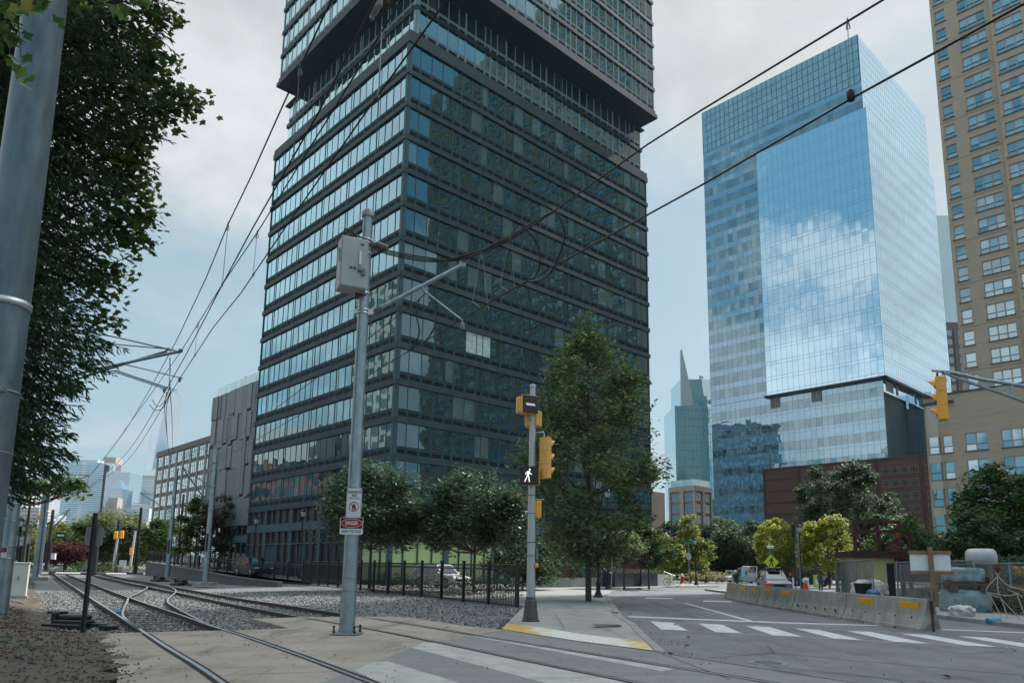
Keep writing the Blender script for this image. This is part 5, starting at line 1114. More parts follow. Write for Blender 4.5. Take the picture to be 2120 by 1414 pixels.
def traffichead(name_lab, loc, rot, col, group):
    t = thing('traffic_light', name_lab, 'traffic light', loc, rot, group)     # lenses look along -y
    o8 = [(-.19, .02), (-.19, .12), (-.11, .2), (.11, .2), (.19, .12), (.19, .02), (.17, -.04), (-.17, -.04)]
    mb = MB()
    for k in range(3):
        z0 = -.62 + k * .415; mb.prism([(x, y) for x, y in o8], z0 + .004, z0 + .411)
    for k in range(3):
        for q in (.11, .3): mb.box((.192, .0, -.62 + k * .415 + q), (.03, .03, .05))
    mb.build('housing', col, t)
    for k in range(3):
        z = -.41 + k * .415; mb = MB(); n = 14; L = .22
        for j in range(n):
            a0, a1 = math.pi * (-.12 + 1.24 * j / n), math.pi * (-.12 + 1.24 * (j + 1) / n)
            P = [(.155 * math.cos(a0), -.04, z + .155 * math.sin(a0)), (.155 * math.cos(a1), -.04, z + .155 * math.sin(a1))]; l0 = L * (.35 + .65 * max(0, math.sin(max(0, min(math.pi, a0))))); l1 = L * (.35 + .65 * max(0, math.sin(max(0, min(math.pi, a1)))))
            Q = [(.15 * math.cos(a1), -.04 - l1, z + .15 * math.sin(a1)), (.15 * math.cos(a0), -.04 - l0, z + .15 * math.sin(a0))]
            mb.face([P[0], P[1], Q[0], Q[1]], 0, True); mb.face([(p[0] * .95, p[1], z + (p[2] - z) * .95) for p in (P[0], Q[1], Q[0], P[1])], 1, True)
        v = mb.build('visor', [col, SIGK], t)
        mb = MB(); mb.lathe([(.14, 0), (.12, .03), (.06, .05), (.005, .055)], (0, -.04, z), 16, axis=Vector((0, -1, 0))); mb.build('lens', M('dark_lens%d' % k, ((.03, .08, .06), (.10, .06, .02), (.10, .02, .02))[k], .2, .1, 5), t)
    return t
traffichead('yellow three lens traffic light seen from behind on the corner pole', TPW @ Vector((.43, -.12, 4.83)), R(125), YELD, 'yellow traffic lights')
tl2 = at(1944, 826, 24); traffichead('orange three lens traffic light hanging from the mast arm at the right', tl2, R(-128), YELB, 'yellow traffic lights').scale = (1.18,) * 3
ma = thing('mast_arm', 'grey steel twin mast arm reaching in from the right edge with a traffic light', 'mast arm', (0, 0, 0), 0)
e0, e1, e2 = at(1930, 767, 24), at(1962, 770, 24), at(2200, 812, 24); mb = MB(); mb.tube([e0, e1], .045, 10); mb.tube([e1, at(1975, 772, 24), at(2030, 785, 24), e2], [.05, .06, .065, .07], 12); mb.tube([at(1960, 774, 24), at(1985, 784, 24), at(2085, 818, 24), at(2200, 862, 24)], [.04, .05, .055, .06], 12)
mb.tube([at(2094, 798, 24), at(2095, 822, 24)], .05, 8); mb.box(at(1958, 772, 24), (.2, .12, .12)); mb.build('arm', GALV, ma)
mb = MB(); tt = at(1940, 772, 24); mb.tube([tt, tt + Vector((0, 0, -.12)), tl2 + Vector((0, 0, .62))], .035, 8); mb.box(tt + Vector((0, 0, -.2)), (.1, .08, .1)); mb.tube(spline([at(1955, 775, 24), at(1960, 790, 24), at(1952, 792, 24), tl2 + Vector((.1, 0, .62))], .1), .012, 5); mb.build('hanger', BLACK, ma)
mb = MB(); mb.tube([(e2.x + 6, 24, 0), (e2.x + 6, 24, e2.z + .6)], [.17, .11], 14); mb.tube([e2, (e2.x + 6, 24, e2.z + .1)], .08, 10); mb.tube([at(2200, 862, 24), (e2.x + 6, 24, e2.z - 2)], .06, 8); mb.build('post', GALV, ma)
# ---------------------------------------------------------------- other track-side poles
def catpole(label, X, Y, H, r, m, base=True, z=0, tilt=0, strip=True):
    t = thing('catenary_pole', label, 'pole', (X, Y, z), 0, 'poles along the tracks'); mb = MB(); mb.tube([(0, 0, 0), (0, 0, H)], [r, r * .68], 14)
    for k in (.55, .72, .9): mb.lathe([(r * .8, H * k - .06), (r * .95, H * k - .06), (r * .95, H * k + .06), (r * .8, H * k + .06)], (0, 0, 0), 12)
    mb.build('pole', m, t)
    if base: mb = MB(); mb.box((0, 0, .12), (r * 6, r * 6, .24)); mb.build('base', CONC if m is GALV else m, t)
    if strip and m is GALV: mb = MB(); mb.box((0, -r * .95, 3.1), (r * .7, .03, 1.3)); mb.build('number_strip', SIGK, t)
    return t
def bracket(root, X, Y, z0, P, thick=.05):
    mb = MB(); O = Vector((X, Y, 0)); q = Vector(P)
    mb.tube([Vector((0, 0, z0)), q - O], thick, 6); mb.tube([Vector((0, 0, z0 + 1.5)), q - O], thick * .7, 6); mb.tube([(q - O) * .45 + Vector((0, 0, z0 * .55 - .1)), q - O + Vector((-.5, 0, -1.0))], thick * .5, 6); mb.tube([q - O, q - O + Vector((0, 0, -1.0))], thick * .4, 5); mb.build('bracket_arm', GALVD, root)
t = catpole('tall galvanised catenary pole by the retaining wall, nearer of the two', -22.1, 53.9, 10.0, .22, GALV); bracket(t, -22.1, 53.9, 5.6, at(378, 968, 52)); 
t = catpole('galvanised catenary pole by the retaining wall, second one beyond the near pole', -32.4, 70.2, 10.6, .23, GALV); bracket(t, -32.4, 70.2, 6.3, at(290, 1020, 71))
t = catpole('thin grey pole with an orange tag beside the black gate on the left bank', -34.5, 54, 10.5, .2, GALV, z=.2, strip=False); mb = MB(); mb.box((0, -.21, 4.6), (.22, .02, .3)); mb.build('tag', YELB, t); bracket(t, -34.5, 54, 6.2, far1, .04)
t = catpole('thin grey pole standing just left of the dark equipment pole on the left bank', -54.5, 86, 10, .22, GALV, z=.1, strip=False)
t = catpole('dark equipment pole with black signal boxes on the left bank', -60, 96, 8.2, .26, DARKP); mb = MB(); mb.box((.1, -.3, 2.9), (.9, .5, 2.2)); mb.box((1.6, -.3, 4.9), (1.3, .2, .7)); mb.build('signal_box', BLACK, t); mb = MB(); mb.box((1.6, -.41, 4.9), (.9, .02, .22)); mb.box((1.0, -.4, 2.2), (.5, .3, .8)); mb.build('signal_bar', [SIGW], t); bracket(t, -60, 96, 5.4, at(145, 1053, 96), .06); bracket(t, -60, 96, 5.8, at(140, 1062, 94), .05)
t = catpole('black catenary post with a small white number plate near the far street', -49.5, 98, 8.8, .25, BLACK); mb = MB(); mb.box((-1.6, -.3, 1.4), (.9, .05, .9)); mb.build('number_plate', SIGW, t); bracket(t, -49.5, 98, 6.2, at(226, 1064, 97), .06)
catpole('black slim post behind the far end of the dark railing', -53, 118, 11.5, .22, BLACK, False, z=1)
catpole('second black slim post right of the pair of catenary poles', -47, 122, 9.6, .22, BLACK, False, z=1)
t = catpole('grey column rising behind the pair of far traffic lights', -63, 118, 8.2, .36, DARKP, False)
t = catpole('dark grey column hidden behind the thin sign post near the far street', -51.6, 92, 6.2, .34, DARKP, True)
for lb, px, py, Y in (('yellow traffic lights paired on a pale post across the far street', 233, 1178, 112), ('pale post with one yellow signal box across the far street', 268, 1182, 110)):
    p = at(px, py, Y); t = thing('traffic_signal_pole', lb, 'pole', (p.x, Y, 0), 0, 'traffic light posts across the far street'); mb = MB(); mb.tube([(0, 0, 0), (.3, 0, 5.2 if 'paired' in lb else 6.2)], [.2, .15], 10); mb.build('pole', M('pale_post', (.5, .5, .5), .6, .1, 1) if 'paired' in lb else bpy.data.materials['pale_post'], t)
    mb = MB()
    for dx, dz in (((.0, 5.6), (1.5, 5.7)) if 'paired' in lb else ((.1, 3.2),)):
        mb.box((dx * .6, 0, dz), (.48, .4, 1.2 if 'paired' in lb else .9), 0, bev=.06)
        for k in range(3): mb.lathe([(.15, 0), (.17, .25)], (dx * .6, -.2, dz - .38 + k * .38), 10, 0, axis=Vector((0, -1, 0)))
    mb.build('signal_head', YELB, t)
p = at(82, 1130, 88); t = thing('traffic_light', 'yellow traffic light behind the thin grey poles on the left', 'traffic light', (p.x, 88, 0), 0); mb = MB(); mb.box((0, 0, p.z), (.7, .5, 1.7), 0, bev=.08); mb.tube([(0.5, 0, 0), (.5, 0, 6)], .1, 8, 1)
for k in range(3): mb.lathe([(.2, 0), (.24, .3)], (0, -.25, p.z - .55 + k * .55), 10, 0, axis=Vector((-.5, -1, 0)).normalized())
mb.build('signal_head', [YELB, DARKP], t)
# perforated sign post in the left foreground, sign seen from behind
b = G(162, 1309); t = thing('sign_post', 'perforated dark metal post with a blank sign turned away beside the near rail', 'sign post', (b.x + .1, b.y, hbal(b.x, b.y) - .1), R(-8))
mb = MB(); lean = Vector((.0, 0, 2.96))
for i in range(30):
    p = lean * (i / 30); q = lean * ((i + .62) / 30); q2 = lean * ((i + 1) / 30)
    mb.boxb(p.x - .045, p.x - .02, -.03, .03, p.z, q2.z); mb.boxb(p.x + .02, p.x + .045, -.03, .03, p.z, q2.z); mb.boxb(p.x - .02, p.x + .02, -.01, .03, p.z, q.z)
mb.build('post', DARKP, t)
mb = MB(); mb.extr(rrect(.46, .43, .05), (.0, .035, 2.42), (1, 0, 0), (0, 0, 1), (0, 1, 0), .005); mb.build('sign_back', M('sign_back', (.24, .245, .25), .5, .1, 4, metal=.2), t)
# switch machines
def swm(label, px, py, s=1, rot=0):
    p = G(px, py, -.1); t = thing('switch_machine', label, 'track machine', (p.x, p.y, -.16), rot, 'black switch machines beside the tracks'); mb = MB()
    mb.box((0, 0, .16), (.95, .45, .2), 0, bev=.03); mb.box((0, .02, .32), (.8, .36, .14), 0, bev=.04); mb.box((-.5, 0, .28), (.16, .4, .34), 0, bev=.03); mb.box((-.62, .05, .42), (.5, .2, .08), 0, bev=.02); mb.box((.75, 0, .14), (.5, .12, .08)); mb.box((1.15, -.05, .1), (.5, .16, .1), 0, bev=.02); mb.box((-.1, -.28, .1), (1.2, .14, .12), 0, bev=.02); mb.build('housing', BLACK, t)
    t.scale = (s,) * 3
swm('black switch machine at the foot of the thin sign post', 152, 1298, 1.0, R(-15)); swm('black switch machine between the two right-hand catenary poles', 375, 1211, 1.3, R(-40)); swm('black switch machine just left of the second catenary pole', 330, 1203, 1.3, R(-40)); swm('black switch machine beside the far thin grey pole', 100, 1190, 1.4, R(-40))
mb = MB(); p = G(240, 1263)
for k in range(5): mb.box((rs.uniform(-.12, .12), rs.uniform(-.08, .08), .06), (.16, .12, .03), 0, rot=Matrix.Rotation(rs.uniform(0, 3), 3, Vector((rs.random(), rs.random(), 1))))
tag(mb.build('litter', M('blue_plastic', (.02, .16, .34), .4, .2, 8), loc=(p.x + .1, p.y, -.1)), 'crumpled bright blue litter lying against the near rail', 'litter')
# white cabinet and black gate on the left bank
c0 = G(25, 1240, .3); t = thing('equipment_cabinet', 'cream metal equipment cabinet at the foot of the left bank pole', 'cabinet', (-18.4, 27.5, .25), R(30)); mb = MB(); mb.box((0, 0, .62), (1.0, .6, 1.25), 0, bev=.02); mb.box((0, 0, 1.26), (1.06, .66, .05), 0, bev=.01); mb.box((0, .0, .02), (1.1, .7, .1), 1); mb.build('body', [M('cream_paint', (.55, .54, .49), .5, .05, 2), CONC], t)
mb = MB(); mb.box((.2, -.31, .7), (.04, .03, .14)); mb.tube([(-.1, 0, 1.28), (-.05, 0, 1.34), (.05, 0, 1.34), (.1, 0, 1.28)], .012, 5); mb.build('handle', GALVD, t)
def railing(name, label, pts, h, m, pick=.12, postsp=2.4, group=None, post=.06, zb=None):
    """one fence run: posts, rails, pickets"""
    t = thing(name, label, 'fence', (0, 0, 0), 0, group); po = MB(); ra_ = MB(); pk = MB()
    for i in range(len(pts) - 1):
        a, b = Vector(pts[i]), Vector(pts[i + 1]); L = (b - a).length; n = max(1, round(L / postsp)); d = (b - a) / n; ang = math.atan2(d.y, d.x)
        for k in range(n + (1 if i == len(pts) - 2 else 0)):
            p = a + d * k; po.box(p + Vector((0, 0, h / 2 + .05)), (post * 2, post * 2, h + .1), 0, ang); po.box(p + Vector((0, 0, h + .12)), (post * 2.4, post * 2.4, .04), 0, ang)
        for z in (.14, h - .2, h - .02): 
            ra_.tube([a + Vector((0, 0, z)), b + Vector((0, 0, z))], .03, 4, sm=False)
        m_ = int(L / pick)
        for k in range(m_):
            p = a.lerp(b, (k + .5) / m_); pk.box(p + Vector((0, 0, h / 2 + .03)), (.024, .024, h - .1), 0, ang)
    ra_.build('rail', m, t); pk.build('picket', m, t)
    for k in range(0, len(po.v), 16):
        q = MB(); q.v = po.v[k:k + 16]; q.f = [tuple(i - k for i in f) for f in po.f[k * 12 // 16:(k + 16) * 12 // 16]]; q.m = [0] * len(q.f); q.sm = [False] * len(q.f); q.build('post', m, t)
    return t
fz_ = lambda x, y, z: (x, y, z)
railing('steel_fence', 'black steel picket fence running from the corner pavement back beside the gravel', [(.3, 29.75, -.02), (-9.4, 46.8, .05), (-16.6, 59.4, .15)], 1.75, BLACK, .13, 2.42)
railing('steel_fence', 'black railing on top of the grey retaining wall on the left', [(-16.6, 59.4, .32), (-31, 76, .95), (-45.4, 92.5, 1.7), (-50, 105, 1.75)], 1.25, BLACK, .17, 2.6)
mb = MB(); w = [(-16.6, 53.2), (-19.5, 56.2), (-22.6, 59.6), (-45.4, 92.4), (-49, 104)]
wz = [.28, .38, .55, 1.62, 1.7]
for i in range(4):
    a, b_ = Vector((*w[i], 0)), Vector((*w[i + 1], 0)); d = (b_ - a).normalized(); nn = Vector((d.y, -d.x, 0)) * .35
    for z0a, z1a, z0b, z1b, o in ((-.25, wz[i], -.25, wz[i + 1], 0), (wz[i], wz[i] + .1, wz[i + 1], wz[i + 1] + .1, .05)):
        A = [a - nn.normalized() * o, b_ - nn.normalized() * o, b_ + nn * (1 + o), a + nn * (1 + o)]; zb_ = (z0a, z0b, z0b, z0a); zt_ = (z1a, z1b, z1b, z1a)
        vb = [p + Vector((0, 0, z)) for p, z in zip(A, zb_)]; vt = [p + Vector((0, 0, z)) for p, z in zip(A, zt_)]
        mb.face(vt); mb.face(vb[::-1])
        for e in range(4): mb.face([vb[e], vb[(e + 1) % 4], vt[(e + 1) % 4], vt[e]])
tag(mb.build('retaining_wall', M('grey_block', (.085, .088, .09), .9, .2, 2, .2, 20, col2=(.125, .125, .125))), 'low grey concrete retaining wall stepping down along the gravel on the left', 'wall')
mb = MB()
for i in range(2): 
    a, b_ = [((-16.6, 59.4), (-31, 76)), ((-31, 76), (-45.4, 92.5))][i]; mb.face([(*a, .3 + i * .6), (*b_, .95 + i * .75), (b_[0] + 16, b_[1] + 8, .12), (a[0] + 14, a[1] + 6, .12)])
struct('verge', mb, ASPH)
railing('iron_gate', 'black iron gate and fence panel beside the cream cabinet on the left', [(-33, 44, .3), (-31.3, 47.2, .3)], 2.1, BLACK, .13, 1.6, post=.07)
railing('iron_fence', 'black iron fence at the far left edge in front of a pale wall', [(-40, 52, .3), (-33, 50.5, .3)], 2.3, BLACK, .16, 2.2, post=.06)
mb = MB(); mb.box((-45.2, 62, 1.9), (9, .4, 3.4), 0, .1)
for k in range(6): mb.box((-45.2, 61.78, .5 + k * .55), (9, .04, .04), 1, .1)
tag(mb.build('block_wall', [M('pale_block', (.45, .44, .41), .8, .08, .6), GALVD]), 'pale block wall behind the lamps at the left edge', 'wall')
# ---------------------------------------------------------------- street lamps
LG = M('lamp_glass', (.55, .60, .61), .25, .1, 4); LGP = pr(LG); LGP.inputs['Transmission Weight'].default_value = .35
def lamp(label, X, Y, H, z=.1, s=1.0):
    t = thing('street_lamp', label, 'street lamp', (X, Y, z), 0, 'black lantern street lamps')
    mb = MB(); mb.lathe([(.26, 0), (.26, .07), (.2, .11), (.18, .2), (.13, .3), (.115, .62), (.14, .66), (.14, .72), (.1, .8), (.075, .95)], (0, 0, 0), 12); mb.build('base', BLACK, t)
    mb = MB(); mb.tube([(0, 0, .9), (0, 0, H - .95)], [.07, .055], 10); mb.lathe([(.055, H - 1.0), (.1, H - .95), (.06, H - .85), (.13, H - .78), (.15, H - .72)], (0, 0, 0), 12); mb.build('pole', BLACK, t)
    mb = MB(); mb.lathe([(.13, H - .72), (.21, H - .45), (.235, H - .32), (.2, H - .28)], (0, 0, 0), 10); mb.build('lantern_glass', LG, t)
    mb = MB(); mb.lathe([(.245, H - .32), (.25, H - .29), (.16, H - .12), (.06, H - .05), (.05, H), (.015, H + .07)], (0, 0, 0), 10)
    for k in range(5): a = k * 1.257; mb.tube([(.13 * math.cos(a), .13 * math.sin(a), H - .73), (.24 * math.cos(a), .24 * math.sin(a), H - .31)], .012, 4)
    mb.build('lantern_cap', BLACK, t); t.scale = (s,) * 3; return t
for lb, px, Y, base, top, z in (('lantern street lamp in front of the dark tower louvre doors, left one', 527, 70, 1195, 1068, .1), ('lantern street lamp in front of the dark tower, beside the small trees', 624, 64, 1192, 1052, .1), ('lantern street lamp half hidden behind the brown tree by the grey annexe', 461, 88, 1165, 1082, .1),
    ('lantern street lamp behind the tall street tree, its head inside the crown', 1238, 40.1, 1240, 985, .1), ('black lamp post second behind the tall street tree', 1258, 56.5, 1222, 1010, .1), ('lantern street lamp in front of the dark blue planter', 1326, 67, 1216, 1084, .1), ('lantern street lamp by the stop sign', 1440, 76.7, 1213, 1112, .1), ('farther lantern street lamp right of the stop sign', 1461, 95, 1207, 1122, .1), ('tall lantern street lamp between the two yellow trees', 1657, 65.2, 1222, 1084, .0),
    ('lantern street lamp nearest on the left bank', 37, 56, 1195, 1070, .3), ('lantern street lamp second from the left edge', 46, 66, 1195, 1083, .3), ('lantern street lamp third from the left edge', 54, 76, 1190, 1098, .3)):
    a = at(px, base, Y); tt_ = at(px, top, Y); lamp(lb, tt_.x * .5 + a.x * .5, Y, tt_.z - z, z, 1)
# ---------------------------------------------------------------- concrete barriers and the site
ys = [20.8, 25.75, 30.7, 35.6, 40.4, 45.2]; xs_ = [11.75, 11.72, 11.85, 12.05, 12.4, 13.3]
BLAB = ['nearest concrete barrier with two wide yellow reflector strips and a chipped rusty end', 'concrete barrier with pale grey patches and slotted foot, second from the near end', 'concrete barrier with two short yellow strips in the middle of the row', 'concrete barrier fourth in the row, its two yellow strips foreshortened', 'farthest concrete barrier at the bend with a row of small yellow marks']
profb = [(-.30, 0), (-.30, .1), (-.27, .12), (-.15, .42), (-.085, .9), (.085, .9), (.15, .42), (.27, .12), (.30, .1), (.30, 0)]
YREF = M('yellow_reflector', (.78, .40, .01), .55, .1, 6)
for i in range(5):
    a, b_ = Vector((xs_[i], ys[i], 0)), Vector((xs_[i + 1], ys[i + 1], 0)); d = b_ - a; L = d.length - .06; ang = math.atan2(d.y, d.x)
    t = thing('concrete_barrier', BLAB[i], 'barrier', a, ang, 'row of concrete barriers'); mb = MB(); nseg = 10; rows = []
    for k in range(nseg + 1):
        x = L * k / nseg; rows.append([(x + (rs.uniform(-.02, .02) if 0 < k < nseg else 0), p[0] + rs.uniform(-.004, .004), max(0, p[1] + rs.uniform(-.006, .006) if p[1] > .05 else 0)) for p in profb])
    if i == 0:
        for j in range(5, 10): x, y, z = rows[0][j]; rows[0][j] = (x + (.14 if z < .5 else .03), y * .9, z)
        for j in range(1, 5): x, y, z = rows[0][j]; rows[0][j] = (x + (.1 if z < .3 else .0), y, z)
    vs = [p for r_ in rows for p in r_]; n = len(profb); mb.poly(vs, [(k * n + j, (k + 1) * n + j, (k + 1) * n + (j + 1) % n, k * n + (j + 1) % n) for k in range(nseg) for j in range(n)])
    mb.face(rows[0]); mb.face(rows[-1][::-1]); mb.build('body', CONC, t)
    sl_ = MB()
    for k in range(5):
        if i == 1: sl_.box((.6 + k * L / 5.4, .232, .24), (.035, .03, .2), 0, rot=Matrix.Rotation(R(24), 3, 'Y') @ Matrix.Rotation(R(-20), 3, 'X'))
        else: sl_.box((.7 + k * L / 5.4, .19, .36), (.02, .03, .05), 0, rot=Matrix.Rotation(R(24), 3, 'Y'))
    for k in range(2): sl_.box((L * (.3 + .4 * k), .296, .02), (.14, .02, .035))
    sl_.build('slot', GROOVE, t)['kind'] = 'stuff'
    rf = MB(); xs2 = [] 
    if i == 1: pr_ = [(.18, .5, .17), (1.6, .22, .17), (3.2, .45, .17)]; mt_ = M('grey_patch', (.36, .40, .42), .6, .1, 5)
    elif i == 4: pr_ = [(.3 + k * .55, .3, .11) for k in range(8)]; mt_ = YREF
    else: pr_ = [(.38 if i == 0 else .5, 1.0, .17), (3.0, 1.0, .17)] if i < 3 else [(.5, .9, .15), (2.8, .9, .15)]; mt_ = YREF
    for x0, w_, h_ in pr_:
        rf = MB()
        for q in range(max(1, round(w_ / .25))):
            k = max(1, round(w_ / .25)); sgm = w_ / k; rf.box((x0 + (q + .5) * sgm, .126 + .004, .70), (sgm - .006, .018, h_), 0, rot=Matrix.Rotation(R(-8), 3, 'X'))
            for g in range(6 if i < 3 else 0): rf.box((x0 + q * sgm + (g + .5) * sgm / 6, .142, .70), (.012, .008, h_ * .92), 0, rot=Matrix.Rotation(R(-8), 3, 'X'))
        rf.build('reflector' if i != 1 else 'patch', mt_, t)
    hk = MB(); hk.box((-.02, 0, .68), (.03, .1, .36)); hk.box((-.025, 0, .3), (.03, .06, .56)); hk.build('rusty_hook', RUST, t)
# timber sign board
p = Vector((11.72, 20.6, 0)); t = thing('sign_board', 'white back of a timber framed sign board nailed to a post at the near barrier', 'sign board', p, R(-14)); zb, zt = at(1905, 1187, 20.5).z, at(1905, 1140, 20.5).z
mb = MB(); mb.box((0, -.02, 1.6), (.11, .09, 1.5), 0); mb.box((.03, -.04, .95), (.12, .05, .5), 1); mb.build('post', [WOOD, M('weathered_timber', (.16, .125, .095), .9, .2, 4, stretch=(6, 6, .7))], t)
mb = MB(); mb.box((0, .03, zt - .04), (1.08, .04, .1), 0, bev=.006); mb.box((0.02, .03, zb + .03), (1.12, .04, .1), 0, bev=.006); mb.build('batten', WOOD, t)
mb = MB(); mb.box((0, .06, (zt + zb) / 2), (1.02, .015, zt - zb)); mb.build('panel', SIGW, t)
# chain link fences: wire mesh drawn by an alpha-free lattice of thin wires
CHW = M('chain_wire', (.22, .23, .235), .5, .1, 5, metal=.5)
def chainlink(label, pts, h, cell=.12, zb=.1, lean=0, r=.009, filler=0):
    t = thing('chain_link_fence', label, 'fence', (0, 0, 0), 0, 'chain link fences round the site'); po = MB(); me_ = MB()
    for i in range(len(pts) - 1):
        a, b_ = Vector((*pts[i], zb)), Vector((*pts[i + 1], zb)); L = (b_ - a).length; d = (b_ - a) / L; up = Vector((0, 0, 1)); n_ = Vector((-d.y, d.x, 0))
        po.tube([a, a + up * (h + .06)], .042, 8); po.tube([a + up * h, b_ + up * h], .028, 6); po.tube([a + up * .12, b_ + up * .12], .016, 6); po.tube([a + up * h * .5, b_ + up * h * .5], .016, 6)
        if i == len(pts) - 2: po.tube([b_, b_ + up * (h + .06)], .032, 8)
        k = int((L + h) / cell)
        for j in range(k):
            s = j * cell
            for sg_ in (1, -1):
                x0, x1 = s - h, s
                u0, u1 = (max(0, x0), min(L, x1)); 
                if u1 <= u0: continue
                z0, z1 = u0 - x0, u1 - x0
                if sg_ < 0: u0, u1 = L - u0, L - u1
                p, q = a + d * u0 + up * (.02 + z0 * .98), a + d * u1 + up * (.02 + z1 * .98)
                wv = n_ * r; wu = (up * abs(d.dot(d)) - d * sg_).normalized() * r
                dirv = (q - p).normalized(); sd_ = dirv.cross(n_).normalized() * r
                me_.face([p - sd_, q - sd_, q + sd_, p + sd_]); me_.face([p - n_ * r, q - n_ * r, q + n_ * r, p + n_ * r])
    po.build('post', GALV, t); me_.build('wire_mesh', CHW, t); return t
chainlink('long chain link fence along the footpath at the right edge', [(21.6, 41), (19.9, 29.5), (19.3, 24.2), (18.8, 19.5), (18.5, 14)], 1.95)
chainlink('leaning chain link panel at the far left corner of the site', [(24.6, 56), (22.9, 49.5), (21.8, 44.5)], 2.3, .16, r=.006)
chainlink('upright chain link panel beside the timber sign board', [(21.5, 41.2), (20.7, 35.6), (20.2, 32.2)], 2.1, .15, r=.005)
# weedy plastic strips hanging in the left panel
mb = MB(); PLA = M('clear_plastic', (.45, .46, .46), .3, .2, 3, .5, 12); pr(PLA).inputs['Transmission Weight'].default_value = .35
for k in range(46):
    u = rs.random(); X, Y = 24.6 + (21.8 - 24.6) * u, 56 + (44.5 - 56) * u; z = rs.uniform(1.3, 2.4); mb.tube(spline([(X, Y, z), (X + rs.uniform(-.1, .1), Y, z * .6), (X + rs.uniform(-.2, .2), Y, .15)], .4), rs.uniform(.01, .03), 4)
for k in range(26):
    u = rs.random(); X, Y = 21.5 + (20.2 - 21.5) * u, 41.2 + (32.2 - 41.2) * u; z = rs.uniform(1, 2); mb.tube(spline([(X, Y, z), (X + rs.uniform(-.15, .15), Y, z * .6), (X + rs.uniform(-.3, .3), Y, .15)], .4), rs.uniform(.006, .016), 4)
tag(mb.build('dry_vines', M('dry_vine', (.20, .20, .195), .8, .3, 5)), 'tangled pale dry vines hanging in the chain link panels', 'vines', kind='stuff')
# things in the site
def lump(name, label, cat, loc, size, m, seed, k=2, rough=.25, group=None, sq_=.75):
    from mathutils import noise
    bm = bmesh.new(); bmesh.ops.create_icosphere(bm, subdivisions=4, radius=1)
    for v in bm.verts:
        n_ = noise.noise(v.co * k + Vector((seed, 0, 0))) * rough + noise.noise(v.co * k * 3 + Vector((seed, 5, 0))) * rough * .45
        c = v.co; q = Vector(tuple(math.copysign(abs(x) ** sq_, x) for x in c)); v.co = q * (1 + n_)
    mb = MB(); bm.verts.index_update(); mb.poly([(v.co.x * size[0], v.co.y * size[1], max(0, v.co.z * size[2] + size[2] * .9)) for v in bm.verts], [[v.index for v in f.verts] for f in bm.faces], 0, True); bm.free()
    return tag(mb.build(name, m, loc=loc), label, cat, group)
TARP = M('white_tarp', (.46, .445, .415), .45, .12, 3, .6, 9); BTARP = M('wrapped_blue', (.10, .19, .24), .3, .3, 3.2, .9, 9, col2=(.34, .36, .36))
def site(px, py, Y): p = at(px, py, Y); return p
p = site(1800, 1215, 46); lump('covered_pile', 'pile covered by a crumpled white tarp behind the third barrier', 'pile', (p.x, 46, 0), (1.0, .75, .62), TARP, 3, 2.2, .35)
p = site(1787, 1222, 43); t = thing('waste_bin', 'black plastic waste bin in front of the white tarp pile', 'bin', (p.x, 43, 0), .3); mb = MB(); mb.poly([(-.25, -.25, 0), (.25, -.25, 0), (.25, .25, 0), (-.25, .25, 0), (-.33, -.33, .95), (.33, -.33, .95), (.33, .33, .95), (-.33, .33, .95)], [(3, 2, 1, 0), (0, 1, 5, 4), (1, 2, 6, 5), (2, 3, 7, 6), (3, 0, 4, 7)]); mb.build('body', BLACK, t); mb = MB(); mb.box((0, 0, .98), (.7, .7, .06), 0, bev=.02); mb.build('lid', BLACK, t)
p = site(1808, 1238, 42); lump('crate', 'blue plastic sack half under the white tarp', 'sack', (p.x, 42, 0), (.4, .3, .35), M('blue_sheet', (.03, .12, .24), .5, .2, 4), 9)
p = site(1990, 1155, 30); 
t = thing('wrapped_machine', 'machine wrapped in clear and blue plastic sheet behind the fence', 'machine', (p.x, 30, 0), -.2)
for nm, sz, z, sd_ in (('upper_wrap', (.66, .6, .3), 1.3, 21), ('lower_wrap', (.8, .7, .5), .05, 22)):
    o = lump(nm, '', '', (0, 0, z), sz, BTARP, sd_, 3.2, .10, sq_=.34); o.parent = t; del o['label']; del o['category']
mb = MB(); mb.box((0, 0, 1.2), (1.7, 1.3, .1)); mb.box((-.6, -.6, 1.05), (.3, .2, .3)); mb.box((.55, -.6, 1.05), (.3, .2, .3)); mb.build('pallet', M('old_plank', (.10, .075, .06), .9, .2, 4), t)
p = site(2032, 1162, 33); t = thing('storage_tank', 'white horizontal storage tank behind the wrapped machine', 'tank', (p.x, 33, 0), .9); mb = MB(); mb.lathe([(.03, -.62), (.3, -.58), (.41, -.48), (.43, -.35), (.43, .35), (.41, .48), (.3, .58), (.03, .62)], (0, 0, 2.32), 24, 0, axis=Vector((0, 1, 0))); mb.build('shell', M('tank_white', (.40, .40, .39), .5, .08, 2), t); mb = MB(); mb.box((0, -.3, 1.05), (.6, .12, 1.9)); mb.box((0, .3, 1.05), (.6, .12, 1.9)); mb.build('saddle', M('grey_stand', (.2, .2, .2), .8, .2, 3), t)
p = site(2005, 1225, 26); lump('sack', 'white plastic sheet bundle low in the weeds behind the fence', 'sack', (p.x, 26.5, 0), (.4, .3, .26), TARP, 31, 3, .35)
p = site(2034, 1190, 31); mb = MB(); mb.box((0, 0, 1.15), (.42, .3, .75), 0, bev=.03); mb.box((0, 0, .4), (.36, .26, .8)); tag(mb.build('metal_cabinet', M('dull_red', (.11, .012, .014), .6, .2, 4), loc=(p.x, 31, 0), rot=.2), 'dark red metal cabinet behind the right fence', 'cabinet')
p = site(2062, 1180, 25.5); mb = MB()
def seg(*pts, r=.016): mb.tube(spline([Vector(q) for q in pts], .12), r, 6)
